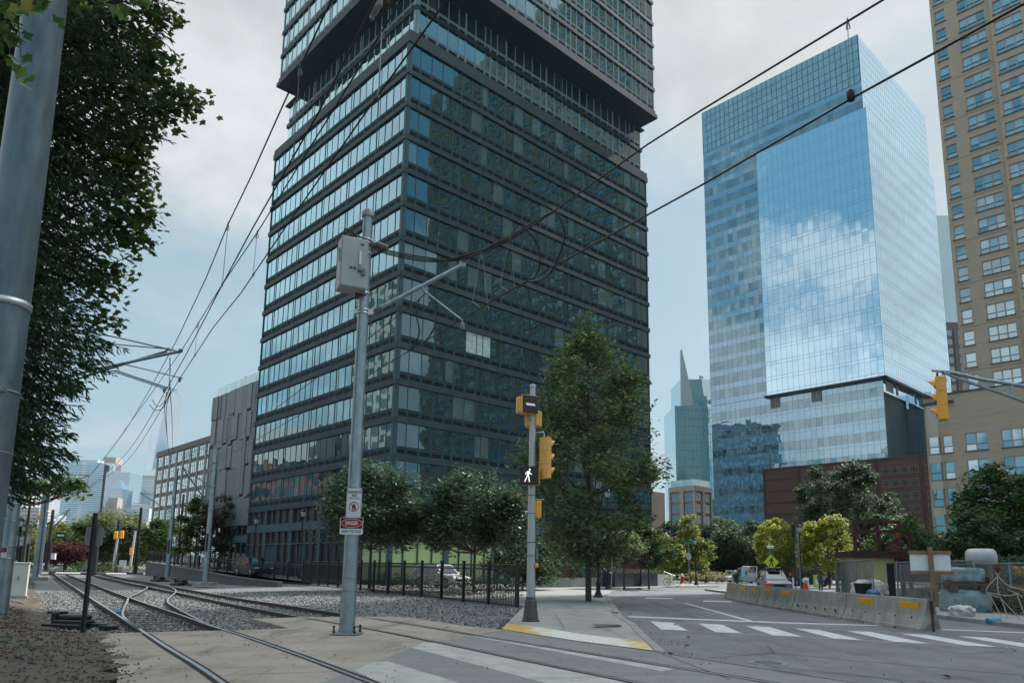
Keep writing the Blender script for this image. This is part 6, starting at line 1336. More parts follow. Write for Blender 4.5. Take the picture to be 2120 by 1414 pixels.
seg((0, 0, 1.55), (-.02, 0, 1.75), (.05, 0, 1.95), (.12, 0, 1.75), (.05, 0, 1.55)); seg((.05, 0, 1.55), (.0, 0, 1.2), (.02, 0, .9)); seg((.05, 0, 1.5), (-.2, .05, 1.25), (-.35, 0, .95), (0, 0, .8)); seg((.05, 0, 1.5), (.3, 0, 1.2), (.6, -.05, 1.1), (.8, 0, 1.05)); seg((-.3, 0, .95), (.3, 0, .85), (.6, 0, .95)); seg((-.25, 0, .85), (.05, 0, .1)); seg((.55, 0, .95), (.75, 0, .1)); seg((.1, .1, .75), (.6, .1, .1)); seg((.02, 0, .9), (.15, 0, .45), (.2, 0, .1)); seg((.3, 0, 1.05), (.65, .05, .9), (.7, 0, .8)); mb.lathe([(.02, 1.62), (.09, 1.7), (.1, 1.8), (.03, 1.92)], (.05, 0, 0), 8, 1)
tag(mb.build('wire_sculpture', [M('pale_tube', (.42, .37, .34), .6, .15, 4), RUST], loc=(p.x, 25.5, .05), rot=-.3), 'pale bent tube figure seated on a frame behind the right fence', 'sculpture')
p = site(2110, 1170, 34); t = thing('yellow_machine', 'yellow construction machine at the right edge behind the fence', 'machine', (p.x + .6, 34, 0), .3); mb = MB(); mb.box((0, 0, .95), (2.0, 1.2, .5), 0, bev=.06); mb.box((.1, 0, 1.75), (1.5, 1.1, .5), 0, bev=.08); mb.build('body', YELB, t); mb = MB(); mb.box((0, 0, 1.35), (2.0, 1.1, .25)); mb.box((0, 0, .4), (2.3, 1.3, .55), 0, bev=.15); mb.build('undercarriage', BLACK, t)
p = site(2065, 1235, 24); lump('basin', 'small bright blue tub in the weeds behind the right fence', 'tub', (p.x, 24.3, .05), (.22, .2, .1), M('tub_blue', (.03, .22, .36), .4, .2, 4), 41, 2, .08)
p = site(1838, 1165, 52); t = thing('site_container', 'pale yellow block hut with an open dark doorway behind the panels', 'hut', (at(1770, 1200, 52).x, 52, 0), -.12); wv = (at(1838, 1200, 52) - at(1770, 1200, 52)).x; zt = at(1800, 1154, 52).z; mb = MB(); mb.boxb(0, wv + .4, 0, 3, 0, zt)
for k in range(1, 4): mb.boxb(-.01, wv + .4, -.012, 0, k * zt / 4 - .012, k * zt / 4)
mb.build('wall', M('pale_yellow', (.50, .47, .20), .7, .06, 1.2), t); mb = MB(); mb.boxb(wv * .94, wv + .35, -.04, 0, .05, zt * .86); mb.build('doorway', [BLACK], t); mb = MB(); mb.boxb(-.3, wv + .8, -.5, 3.2, zt, zt + .45); mb.build('roof', M('maroon_beam', (.045, .015, .015), .7, .2, 2), t)
t = thing('steel_skeleton', 'rusty red steel frame with a partial brick panel above the yellow hut', 'steel frame', (at(1772, 1150, 58).x, 58, 0), -.05); k = 58 / FPX; mb = MB()
z1, z2, z3 = at(1800, 1080, 58).z, at(1800, 1100, 58).z, at(1800, 1148, 58).z; x2, x3 = (1862 - 1772) * k, (1884 - 1772) * k
for x in (0, x2 * .52, x2): mb.boxb(x - .12, x + .12, -.12, .12, 0, z1 + .1)
for z in (z1, z2): mb.boxb(0, x2, -.1, .1, z - .12, z + .12)
mb.boxb(-.2, x2 + .3, -.3, .3, z3 - .35, z3 + .1); mb.boxb(x2, x3, -.1, .1, at(1800, 1104, 58).z - .1, at(1800, 1104, 58).z + .1); mb.boxb(x3 - .1, x3 + .1, -.1, .1, z3 - 2, at(1800, 1104, 58).z); mb.build('beam', M('maroon_steel', (.07, .018, .018), .7, .3, 2), t)
mb = MB(); zz0, zz1 = at(1840, 1145, 57.6).z, at(1840, 1102, 57.6).z; rows = 16
for r_ in range(rows):
    z = zz0 + (zz1 - zz0) * r_ / rows; x0 = (1832 - 1772) * k if r_ < 10 else (1848 - 1772) * k; x1_ = (1866 - 1772) * k if r_ > 3 else (1886 - 1772) * k; n_ = int((x1_ - x0) / .38)
    for q in range(n_): mb.boxb(x0 + q * .38 + (.19 if r_ % 2 else 0), x0 + q * .38 + .37 + (.19 if r_ % 2 else 0), -.25, .1, z, z + (zz1 - zz0) / rows * .9, 1 if (r_ > 11 or ra.random() < .13) else 0)
mb.build('brick_panel', [M('purple_brick', (.085, .04, .045), .85, .2, 3), M('orange_brick', (.30, .10, .035), .85, .2, 3)], t)
# ---------------------------------------------------------------- vehicles
CGL = glass('car_glass', (.012, .016, .018), (.9, .95, 1), .08, .5, .0, .004); TYRE = M('tyre', (.02, .02, .02), .85, .2, 6); RIM = M('rim', (.35, .36, .37), .35, .1, 6, metal=.8); HEADL = M('headlamp', (.6, .62, .64), .15, .1, 8); TAIL = M('tail_lamp', (.30, .02, .02), .25, .1, 8)
def paint(n, c): return M(n, c, .35, .06, .6, coat=.25)
def car(label, cat, X, Y, rot, L, Wd, H, m, kind='suv', group='cars in the streets', rack=False, z=0):
    """x forward; side outline pulled in at the roof, wheels, glass, lamps"""
    t = thing({'van': 'parked_van', 'truck': 'pickup_truck', 'suv': 'parked_car', 'sedan': 'parked_car'}[kind], label, cat, (X, Y, z), rot, group); h = L / 2; hb = H * .56
    low = [(-h, .32), (-h + .03, hb * .9), (-h * .93, hb), (h * .45, hb), (h * .88, hb * .9), (h * .98, hb * .72), (h, .38), (h * .9, .24), (-h * .92, .24)]
    if kind == 'van': roof = [(-h * .97, hb), (-h * .95, H * .97), (-h * .88, H), (h * .38, H), (h * .72, hb * 1.02)]
    elif kind == 'truck': roof = [(-h * .12, hb), (-h * .06, H * .97), (h * .0, H), (h * .32, H), (h * .58, hb)]
    elif kind == 'sedan': roof = [(-h * .72, hb), (-h * .38, H * .97), (-h * .2, H), (h * .12, H * .99), (h * .46, hb)]
    else: roof = [(-h * .97, hb), (-h * .84, H * .95), (-h * .7, H), (h * .1, H), (h * .46, hb)]
    def half(poly, w0, w1, zlo, zhi, mb, mi):
        f = lambda z: w0 + (w1 - w0) * max(0, min(1, (z - zlo) / (zhi - zlo)))
        A = [(x, -f(z_), z_) for x, z_ in poly]; B = [(x, f(z_), z_) for x, z_ in poly]; n = len(poly); mb.face(A, mi); mb.face(B[::-1], mi)
        for i in range(n): mb.face([A[i], B[i], B[(i + 1) % n], A[(i + 1) % n]], mi, False)
    mb = MB(); half(low, Wd / 2 * .97, Wd / 2 * .94, .24, hb, mb, 0); half(roof, Wd / 2 * .92, Wd / 2 * .74, hb, H, mb, 0)
    o = mb.build('body', [m, CGL], t); bv = o.modifiers.new('bevel', 'BEVEL'); bv.width = .05; bv.segments = 3; bv.limit_method = 'ANGLE'; bv.angle_limit = R(25)
    cx = sum(p[0] for p in roof) / len(roof); g = MB()
    f = lambda z_: Wd / 2 * .92 + (Wd / 2 * .74 - Wd / 2 * .92) * (z_ - hb) / (H - hb) + .012
    za, zb_ = hb + .06, H - .14
    def xr(z_, front):
        P = roof if front else roof; seg_ = [(P[i], P[i + 1]) for i in range(len(P) - 1)]
        xs = []
        for (x0, z0), (x1, z1) in seg_:
            if min(z0, z1) <= z_ <= max(z0, z1) and z0 != z1: xs.append(x0 + (x1 - x0) * (z_ - z0) / (z1 - z0))
        return max(xs) if front else min(xs)
    r0, r1, q0, q1 = xr(za, 0) + .12, xr(za, 1) - .14, xr(zb_, 0) + .12, xr(zb_, 1) - .08
    if kind == 'van': r0 = r0 + (r1 - r0) * .62; q0 = q0 + (q1 - q0) * .68
    cuts = [0, .5, 1] if kind in ('truck', 'van') else [0, .34, .68, 1]
    for s in (-1, 1):
        for c0_, c1_ in zip(cuts, cuts[1:]):
            a, b_, c_, d_ = r0 + (r1 - r0) * c0_ + .03, r0 + (r1 - r0) * c1_ - .03, q0 + (q1 - q0) * c1_ - .03, q0 + (q1 - q0) * c0_ + .03
            g = MB(); g.face([(a, s * f(za), za), (b_, s * f(za), za), (c_, s * f(zb_), zb_), (d_, s * f(zb_), zb_)]); g.build('side_window', CGL, t)
    for fr_, nm in ((True, 'windscreen'), (False, 'rear_window')):
        if not fr_ and kind == 'van': continue
        g = MB(); e = .015 if fr_ else -.015; xa, xb = xr(za, fr_) + e * 2, xr(zb_ + .04, fr_) + e * 2; ya, yb = f(za) - .12, f(zb_) - .1
        g.face([(xa, -ya, za), (xa, ya, za), (xb, yb, zb_ + .04), (xb, -yb, zb_ + .04)]); g.build(nm, CGL, t)
    wr = .33 if kind == 'sedan' else .37
    for sx in (-.6, .6):
        for s in (-1, 1):
            g = MB(); g.lathe([(wr * .62, -.11), (wr * .95, -.1), (wr, -.06), (wr, .06), (wr * .95, .1), (wr * .62, .11)], (0, 0, 0), 18, 0, axis=Vector((0, 1, 0))); w = g.build('wheel', TYRE, t, loc=(h * sx, s * (Wd / 2 - .1), wr))
            g = MB(); g.lathe([(wr * .6, -.03), (wr * .6, .02), (wr * .5, .04), (wr * .15, .02), (.02, .05)], (0, s * .085, 0), 12, 0, axis=Vector((0, s, 0))); g.build('rim', RIM, w)
    for s in (-1, 1):
        g = MB(); g.box((h * .955, s * Wd * .36, hb * .74), (.1, Wd * .2, .14), 0, bev=.03); g.build('headlight', HEADL, t)
        g = MB(); g.box((-h * .985, s * Wd * .42, hb * .84), (.08, Wd * .1, .24), 0, bev=.02); g.build('tail_light', TAIL, t)
        g = MB(); g.box((r1 - .05, s * (Wd / 2 + .05), hb + .1), (.14, .2, .14), 0, bev=.04); g.build('mirror', m, t)
    g = MB(); g.box((h * .985, 0, .55), (.05, Wd * .5, .2), 0, bev=.02); g.box((h * .97, 0, .34), (.08, Wd * .8, .12), 0, bev=.03); g.box((-h * .99, 0, .42), (.06, Wd * .85, .14), 0, bev=.03); g.build('bumper', TYRE, t)
    if rack:
        g = MB()
        for s in (-1, 1): g.box((-.2, s * Wd * .33, H + .07), (L * .4, .05, .05), 0, bev=.02)
        for x in (-.9, .35): g.box((x, 0, H + .1), (.08, Wd * .8, .04))
        g.box((-.3, .05, H + .2), (1.7, .95, .13), 0, bev=.06); g.build('roof_rack', BLACK, t)
    return t
P_ = lambda px, py, Y: at(px, py, Y)
PAINTS = dict(grey=paint('grey_paint', (.085, .10, .11)), white=paint('white_paint', (.62, .63, .64)), black=paint('black_car_paint', (.012, .013, .016)), silver=paint('silver_paint', (.34, .36, .38)), navy=paint('navy_paint', (.02, .028, .04)), gold=paint('gold_paint', (.45, .27, .06)))
p = P_(1602, 1215, 60); car('grey sport utility car with a black roof rack coming up behind the barriers', 'car', p.x, 60, R(-98), 4.7, 1.9, 1.68, PAINTS['grey'], rack=True)
p = P_(1568, 1195, 106); car('white van parked across the far street', 'van', p.x, 108, R(200), 5.6, 2.1, 2.35, PAINTS['white'], 'van')
p = P_(1545, 1200, 100); car('white pickup truck parked in front of the white van', 'truck', p.x, 101, R(192), 5.2, 1.9, 1.75, PAINTS['white'], 'truck')
p = P_(1680, 1195, 84); car('dark parked car left of the person behind the tall lamp post', 'car', p.x, 85, R(165), 4.6, 1.9, 1.7, PAINTS['navy'])
p = P_(1712, 1195, 80); car('black car with its light roof showing right behind the person', 'car', p.x + .6, 86, R(150), 4.6, 1.9, 1.75, PAINTS['black'])
p = P_(1484, 1195, 112); car('silver car parked far off behind the weeds by the hydrant', 'car', p.x, 114, R(180), 4.5, 1.8, 1.5, PAINTS['silver'], 'sedan')
p = P_(1508, 1195, 112); car('white car parked far off at the right end of the weeds', 'car', p.x, 112, R(175), 4.6, 1.9, 1.7, PAINTS['white'])
p = P_(1450, 1192, 118); car('golden yellow car far off behind the stop sign', 'car', p.x - 1, 122, R(180), 4.6, 1.8, 1.6, PAINTS['gold'])
p = P_(938, 1180, 62); car('white sport utility car parked behind the picket fence by the small trees', 'car', p.x - .3, 54.5, R(-42), 4.6, 1.9, 1.7, PAINTS['white'], z=.1)
p = P_(492, 1175, 64); car('dark car parked by the grey annexe behind the railing', 'car', p.x, 68, R(-47), 4.7, 1.9, 1.75, PAINTS['navy'], z=.5)
p = P_(120, 1172, 112); car('silver minivan parked beyond the flower bed on the left', 'car', p.x, 121, R(5), 4.8, 1.9, 1.75, PAINTS['silver'])
p = P_(158, 1172, 112); car('dark grey sedan parked beyond the flower bed on the left', 'car', p.x, 120, R(183), 4.8, 1.8, 1.45, PAINTS['grey'], 'sedan')
# ---------------------------------------------------------------- small street things
p = G(1412, 1203); p = at(1412, 1195, 85); t = thing('fire_hydrant', 'red and white fire hydrant by the planted corner', 'hydrant', (p.x, 85, .05), 0); mb = MB(); mb.lathe([(.24, 0), (.24, .08), (.17, .1), (.16, .75), (.2, .77), (.2, .85)], (0, 0, 0), 14); mb.box((0, 0, .6), (.6, .2, .2), 0, bev=.06); mb.build('barrel', SIGR, t); mb = MB(); mb.lathe([(.2, .85), (.18, 1.0), (.1, 1.12), (.05, 1.15), (.05, 1.25)], (0, 0, 0), 12); mb.build('bonnet', SIGW, t)
p = at(1427, 1200, 80); t = thing('street_sign_post', 'stop sign seen from behind with a small green street name plate above', 'sign', (p.x, 80, .1), 0); mb = MB(); mb.tube([(0, 0, 0), (0, 0, 4.4)], .05, 8); mb.build('post', GALV, t); mb = MB(); mb.extr([(.42 * math.cos(R(22.5 + 45 * k)), .42 * math.sin(R(22.5 + 45 * k))) for k in range(8)], (0, -.07, 3.0), (.8, .5, 0), (0, 0, 1), (0, 1, 0), .01); mb.build('stop_plate', M('sign_rear', (.36, .38, .39), .5, .08, 3), t); mb = MB(); mb.box((0, 0, 4.45), (1.05, .03, .24), 0, R(10)); mb.build('name_plate', M('street_green', (.02, .17, .11), .5, .08, 3), t)
p = at(1597, 1170, 88); t = thing('crossing_sign', 'bright yellow-green diamond pedestrian crossing sign with a small lamp on top', 'sign', (p.x, 88, 0), 0); zc = at(1597, 1163, 88).z; mb = MB(); mb.tube([(0, .05, 0), (0, .05, zc + 1.7)], .06, 8); mb.box((.3, 0, zc - 1.45), (1.7, .3, .06)); mb.build('post', GALVD, t); mb = MB(); mb.extr([(0, .92), (.92, 0), (0, -.92), (-.92, 0)], (0, -.04, zc), (1, 0, 0), (0, 0, 1), (0, 1, 0), .02); mb.build('diamond', M('lime_sign', (.48, .66, .03), .5, .04, 3), t)
mb = MB(); sc_ = 3.4
for poly in ([(p_[0] + .03, p_[1] + .155) for p_ in ellipse(.026, .026, 12)], [(-.03, .12), (.03, .12), (.035, 0), (-.03, 0)], [(-.03, .115), (-.08, .03), (-.06, .02), (-.02, .07)], [(.03, .115), (.09, .05), (.075, .03), (.02, .07)], [(-.03, .0), (.0, .0), (-.06, -.16), (-.09, -.15)], [(0, 0), (.035, 0), (.06, -.16), (.03, -.165)]): mb.extr([(a * sc_, b_ * sc_) for a, b_ in poly], (0, -.06, zc), (1, 0, 0), (0, 0, 1), (0, 1, 0), .02)
mb.build('walker', SIGK, t); mb = MB(); mb.box((0, .05, zc + 1.75), (.7, .4, .35), 0, bev=.05); mb.tube([(0, .05, zc + 1.1), (0, .05, zc + 1.7)], .05, 6); mb.build('lamp', M('pale_lamp', (.6, .62, .62), .4, .05, 3), t)
t = thing('site_hoarding', 'black hoarding with orange marks under the yellow trees', 'hoarding', (at(1600, 1190, 96).x, 96, 0), 0); k = 96 / FPX; mb = MB(); mb.boxb(-30 * k, 38 * k, 0, .3, 0, at(1600, 1172, 96).z); mb.build('panel', BLACK, t); mb = MB()
for px, pz0, pz1, w_ in ((1576, 1181, 1188, 4), (1602, 1178, 1200, 2), (1605, 1176, 1200, 1.6), (1635, 1184, 1191, 4)): mb.boxb((px - 1600 - w_ / 2) * k, (px - 1600 + w_ / 2) * k, -.06, 0, at(px, pz1, 96).z, at(px, pz0, 96).z)
mb.build('orange_mark', M('orange_board', (.65, .16, .02), .6, .08, 3), t)
BARKU = M('old_timber', (.09, .08, .07), .9, .2, 4, stretch=(6, 6, .7))
for lb, px, Y, h, r, m in (('thin black post left of the tall lamp between the yellow trees', 1647, 63, 5.6, .05, BLACK), ('slim grey post just left of the tall lamp', 1657, 62, 5.0, .06, GALVD), ('old timber utility pole behind the yellow trees', 1651, 92, 9.6, .13, BARKU), ('leaning thin grey sign post on the corner pavement behind the street tree', 1265, 54, 3.4, .05, GALVD), ('thin grey post standing inside the picket fence', 1019, 46, 3.2, .04, GALVD)):
    p = at(px, 1200, Y); mb = MB(); mb.tube([(0, 0, 0), (.15 if 'leaning' in lb else 0, 0, h)], r, 8)
    if 'utility' in lb: mb.box((0, 0, h - .7), (2.6, .12, .14)); mb.box((0, 0, h - 1.6), (.5, .5, .7), 0, bev=.1)
    if 'black post' in lb: mb.box((0, 0, h - .6), (.3, .1, 1.1))
    tag(mb.build('post', m, loc=(p.x, Y, .05)), lb, 'post')
for lb, px in (('white bollard left of the tall lamp across the street', 1642), ('white bollard right of the tall lamp across the street', 1673)):
    p = at(px, 1205, 74); mb = MB(); mb.lathe([(.09, 0), (.09, 1.0), (.05, 1.05)], (0, 0, 0), 10); tag(mb.build('bollard', SIGW, loc=(p.x, 74, 0)), lb, 'bollard', 'white bollards')
p = at(1556, 1208, 62); mb = MB(); mb.box((0, 0, .55), (.5, .4, .35), 0, bev=.05); mb.box((0, 0, .2), (.6, .5, .4), 0, bev=.05); tag(mb.build('plastic_barrel', M('orange_red', (.65, .06, .02), .5, .1, 3), loc=(p.x, 58, 0)), 'orange red plastic block beside the front of the grey car', 'barrel')
p = at(1668, 1219, 60); t = thing('traffic_cone', 'orange cone bundle with a white top at the foot of the tall lamp', 'cone', (p.x, 60, 0), 0); mb = MB(); mb.box((0, 0, .03), (.7, .7, .06)); mb.lathe([(.28, .06), (.16, .5), (.12, .7)], (0, 0, 0), 12); mb.build('cone', bpy.data.materials['orange_red'], t); mb = MB(); mb.lathe([(.12, .7), (.24, .8), (.26, 1.0), (.1, 1.15)], (0, 0, 0), 12); mb.build('top', SIGW, t)
p = at(1692, 1205, 72); t = thing('sandwich_board', 'lime green pavement board behind the person', 'board', (p.x, 72, 0), 0); mb = MB(); mb.box((0, 0, .75), (.75, .06, 1.2), 0, bev=.02); mb.build('panel', M('lime_board', (.42, .58, .05), .5, .1, 2), t); mb = MB(); mb.box((0, -.04, .65), (.4, .02, .5)); mb.build('picture', SIGW, t)
# green hire bicycle by the wall
p = at(1391, 1205, 70); t = thing('bicycle', 'bright green bicycle parked against the end of the pale planter wall', 'bicycle', (p.x, 70, .12), R(-35)); GRNB = M('bike_green', (.10, .42, .05), .4, .06, 3, coat=.3)
for x in (-.52, .52):
    mb = MB(); 
    for k in range(20):
        a0, a1 = 2 * math.pi * k / 20, 2 * math.pi * (k + 1) / 20; mb.tube([(x + .33 * math.cos(a0), 0, .34 + .33 * math.sin(a0)), (x + .33 * math.cos(a1), 0, .34 + .33 * math.sin(a1))], .022, 5)
    for k in range(8): a0 = math.pi * k / 8; mb.tube([(x + .32 * math.cos(a0), 0, .34 + .32 * math.sin(a0)), (x - .32 * math.cos(a0), 0, .34 - .32 * math.sin(a0))], .004, 4)
    mb.build('wheel', BLACK, t)
mb = MB()
for a, b_ in (((-.52, 0, .34), (-.1, 0, .32)), ((-.1, 0, .32), (.35, 0, .82)), ((-.1, 0, .32), (-.22, 0, .9)), ((-.52, 0, .34), (-.2, 0, .75)), ((.52, 0, .34), (.36, 0, 1.0)), ((-.2, 0, .7), (.36, 0, .7))): mb.tube([a, b_], .028, 6)
mb.box((-.55, 0, .72), (.4, .1, .05), 0, bev=.02); mb.build('frame', GRNB, t); mb = MB(); mb.box((-.22, 0, .95), (.26, .14, .07), 0, bev=.03); mb.build('saddle', BLACK, t); mb = MB(); mb.tube([(.33, -.28, 1.05), (.38, 0, 1.0), (.33, .28, 1.05)], .018, 6); mb.box((.55, 0, .9), (.26, .32, .22), 0, bev=.03); mb.build('handlebar', BLACK, t)
# planter walls
PW = M('pale_wall', (.36, .355, .34), .85, .08, .8, .1, 20); NAVY = M('navy_planter', (.025, .035, .05), .5, .15, 1)
def wallrun(name, label, pts, z0, h, th, m, cop=None):
    mb = MB()
    for i in range(len(pts) - 1):
        a, b_ = Vector((*pts[i], 0)), Vector((*pts[i + 1], 0)); d = (b_ - a); L = d.length; d /= L; n = max(1, round(L / 1.1)); nn = Vector((-d.y, d.x, 0)) * th
        for k in range(n):
            p, q = a + d * (L * k / n + .008), a + d * (L * (k + 1) / n - .008); mb.prism([(p.x, p.y), (q.x, q.y), (q.x + nn.x, q.y + nn.y), (p.x + nn.x, p.y + nn.y)], z0, z0 + h)
    return tag(mb.build(name, m), label, 'wall')
q = lambda px, Y: (at(px, 1205, Y).x, Y)
wallrun('planter_wall', 'pale stone planter wall with dark shrubs behind, left of the street tree', [q(1063, 57), q(1180, 61.5), q(1270, 66)], .1, .75, .35, PW); wallrun('navy_planter', 'dark blue metal planter with clipped grass in front of the red panels', [q(1273, 63.5), q(1361, 70)], .1, 1.15, 1.2, NAVY)
wallrun('planter_wall', 'short pale wall at the right end of the dark blue planter', [q(1362, 70.2), q(1394, 73)], .1, 1.05, .4, PW)
for lb, a, b_ in (('pale handrail sloping down left of the hydrant', (1375, 1183), (1408, 1196)), ('pale handrail by the tower steps behind the street tree', (1248, 1176), (1268, 1188))):
    P0_, P1_ = at(*a, 76), at(*b_, 76); mb = MB(); mb.tube([P0_, P1_], .045, 6); mb.tube([P0_, (P0_.x, 76, .1)], .035, 6); mb.tube([P1_, (P1_.x, 76, .1)], .035, 6); tag(mb.build('handrail', M('pale_rail', (.5, .5, .49), .4, .05, 3, metal=.4) if 'hydrant' in lb else bpy.data.materials['pale_rail'], loc=(0, 0, 0)), lb, 'handrail')
# ---------------------------------------------------------------- people
SKIN = M('skin', (.16, .085, .055), .6, .06, 8)
def skinned(name, pts, edges, m, parent, sub=2):
    me = bpy.data.meshes.new(name); me.from_pydata([p[:3] for p in pts], edges, []); me.materials.append(m); o = bpy.data.objects.new(name, me); C.objects.link(o); o.parent = parent
    sk = o.modifiers.new('skin', 'SKIN'); sk.use_smooth_shade = True
    for v, p in zip(me.skin_vertices[0].data, pts): v.radius = (p[3], p[4] if len(p) > 4 else p[3])
    me.skin_vertices[0].data[0].use_root = True
    o.modifiers.new('sub', 'SUBSURF').levels = sub; o.modifiers['sub'].render_levels = sub; return o
pp = at(1700, 1225, 59.5); per = thing('person', 'person in a black top, lilac overshirt and blue jeans walking with papers in hand', 'person', (pp.x, 59.5, 0), R(8))
body = [(0, 0, .92, .14, .11), (0, .01, 1.12, .125, .10), (0, .02, 1.34, .17, .11), (0, .02, 1.44, .07), (0, .01, 1.53, .055), (0, -.005, 1.60, .085, .095), (0, -.005, 1.69, .075, .085),
        (.17, .02, 1.39, .055), (.25, -.02, 1.12, .042), (.16, -.18, 1.06, .034), (.12, -.24, 1.07, .03), (-.17, .02, 1.39, .055), (-.25, .0, 1.12, .042), (-.27, -.12, .93, .034), (-.27, -.17, .87, .03),
        (.09, 0, .86, .085), (.10, -.06, .50, .06), (.10, .05, .09, .042), (.11, -.08, .03, .035), (-.09, 0, .86, .085), (-.10, -.02, .50, .06), (-.10, .10, .10, .042), (-.11, -.02, .04, .035)]
be = [(0, 1), (1, 2), (2, 3), (3, 4), (4, 5), (5, 6), (2, 7), (7, 8), (8, 9), (9, 10), (2, 11), (11, 12), (12, 13), (13, 14), (0, 15), (15, 16), (16, 17), (17, 18), (0, 19), (19, 20), (20, 21), (21, 22)]
bo = skinned('body', body, be, SKIN, per)
mb = MB()
for s in (-1, 1): mb.lathe([(.012, -.006), (.012, .006)], (s * .032, -.098, 1.645), 8, 0, axis=Vector((0, 1, 0)))
mb.box((0, -.105, 1.575), (.05, .01, .012)); mb.build('eyes_and_mouth', SIGK, per)
mb = MB(); mb.lathe([(.006, -.012), (.016, .012), (.012, .022)], (0, -.108, 1.615), 8, 0, axis=Vector((0, 1, .4)).normalized()); 
for s in (-1, 1):
    mb.box((s * .095, .0, 1.62), (.02, .035, .055), 0, bev=.008)
for hx, hy, hz in ((.11, -.26, 1.07), (-.27, -.18, .85)):
    for k in range(5): mb.tube([(hx + (k - 2) * .016, hy, hz), (hx + (k - 2) * .018, hy - .03, hz - .03), (hx + (k - 2) * .016, hy - .03, hz - (.07 if k else .045))], .008, 5)
mb.build('face_and_fingers', SKIN, per)
skinned('top', [(0, 0, .96, .15, .115), (0, .01, 1.14, .135, .108), (0, .02, 1.33, .178, .118)], [(0, 1), (1, 2)], BLACK, per, 1)
LIL = M('lilac_cloth', (.22, .17, .28), .8, .12, 6)
for s in (1, -1):
    a = body[7:10] if s == 1 else body[11:14]; skinned('sleeve', [(x, y, z, r_ * 1.4) for x, y, z, r_ in a], [(0, 1), (1, 2)], LIL, per, 1)
    skinned('overshirt', [(s * .15, .03, 1.38, .06), (s * .16, .03, 1.1, .065), (s * .17, .03, .86, .06)], [(0, 1), (1, 2)], LIL, per, 1)
skinned('jeans', [(0, 0, .93, .15, .12)] + [(x, y, z, r_ * 1.18) for x, y, z, r_ in body[15:18]] + [(x, y, z, r_ * 1.18) for x, y, z, r_ in body[19:22]], [(0, 1), (1, 2), (2, 3), (0, 4), (4, 5), (5, 6)], M('denim', (.04, .09, .15), .85, .2, 8), per, 1)
mb = MB(); mb.lathe([(.03, 1.76), (.085, 1.73), (.105, 1.66), (.10, 1.56), (.07, 1.5)], (0, .025, 0), 14); mb.build('hair', BLACK, per)
mb = MB(); mb.box((.14, -.30, 1.12), (.22, .01, .29), 0, rot=Matrix.Rotation(R(25), 3, 'X')); tag(mb.build('papers', SIGW, loc=(pp.x, 59.5, 0), rot=R(8)), 'white papers held by the walking person', 'papers')
# ---------------------------------------------------------------- trees
BARK = M('bark', (.075, .06, .048), .9, .3, 6, .5, 30, stretch=(4, 4, .6)); BARKG = M('pale_bark', (.16, .15, .13), .9, .3, 6, .4, 30)
LEAF = dict(
    dark=leafmat('leaf_dark', [(0, (0.025, 0.055, 0.025)), (.5, (0.047, 0.091, 0.039)), (.85, (0.078, 0.129, 0.059)), (1, (0.138, 0.168, 0.099))]),
    mid=leafmat('leaf_mid', [(0, (0.031, 0.066, 0.019)), (.5, (0.056, 0.103, 0.031)), (.93, (0.109, 0.156, 0.055)), (.97, (0.218, 0.172, 0.031)), (1, (0.437, 0.203, 0.031))]),
    pear=leafmat('leaf_pear', [(0, (0.063, 0.117, 0.052)), (.5, (0.121, 0.191, 0.085)), (.9, (0.223, 0.285, 0.120)), (.99, (0.403, 0.295, 0.095)), (1, (1.000, 0.410, 0.051))]),
    pale=leafmat('leaf_grey_green', [(0, (0.033, 0.067, 0.033)), (.6, (0.060, 0.103, 0.054)), (1, (0.119, 0.164, 0.092))], .35),
    yellow=leafmat('leaf_yellow', [(0, (0.115, 0.166, 0.032)), (.4, (0.242, 0.281, 0.051)), (.8, (0.383, 0.383, 0.077)), (1, (0.459, 0.332, 0.063))], .5, .4),
    ygreen=leafmat('leaf_yellow_green', [(0, (0.081, 0.139, 0.033)), (.6, (0.179, 0.227, 0.049)), (1, (0.423, 0.357, 0.065))], .5, .35),
    green=leafmat('leaf_green', [(0, (0.031, 0.072, 0.021)), (.6, (0.065, 0.124, 0.034)), (1, (0.130, 0.182, 0.052))], .5, .3),
    brown=leafmat('leaf_brown', [(0, (0.039, 0.029, 0.018)), (.6, (0.072, 0.055, 0.029)), (1, (0.117, 0.091, 0.039))], .5, .25),
    red=leafmat('leaf_red', [(0, (0.039, 0.016, 0.018)), (.7, (0.085, 0.026, 0.029)), (1, (0.143, 0.046, 0.039))], .5, .25),
    weed=leafmat('leaf_weed', [(0, (0.026, 0.052, 0.018)), (.6, (0.065, 0.104, 0.039)), (1, (0.182, 0.182, 0.091))], .6, .25),
    dry=leafmat('leaf_dry', [(0, (0.208, 0.169, 0.078)), (.6, (0.338, 0.273, 0.130)), (1, (0.468, 0.390, 0.208))], .7, .3),
    spruce=leafmat('spruce_needles', [(0, (0.025, 0.055, 0.031)), (.5, (0.043, 0.091, 0.043)), (.9, (0.080, 0.139, 0.064)), (1, (0.147, 0.172, 0.074))], .5, .08),
    maple=leafmat('leaf_maple', [(0, (0.034, 0.076, 0.022)), (.5, (0.068, 0.131, 0.034)), (.9, (0.126, 0.200, 0.059)), (1, (0.253, 0.232, 0.064))], .38, .22))
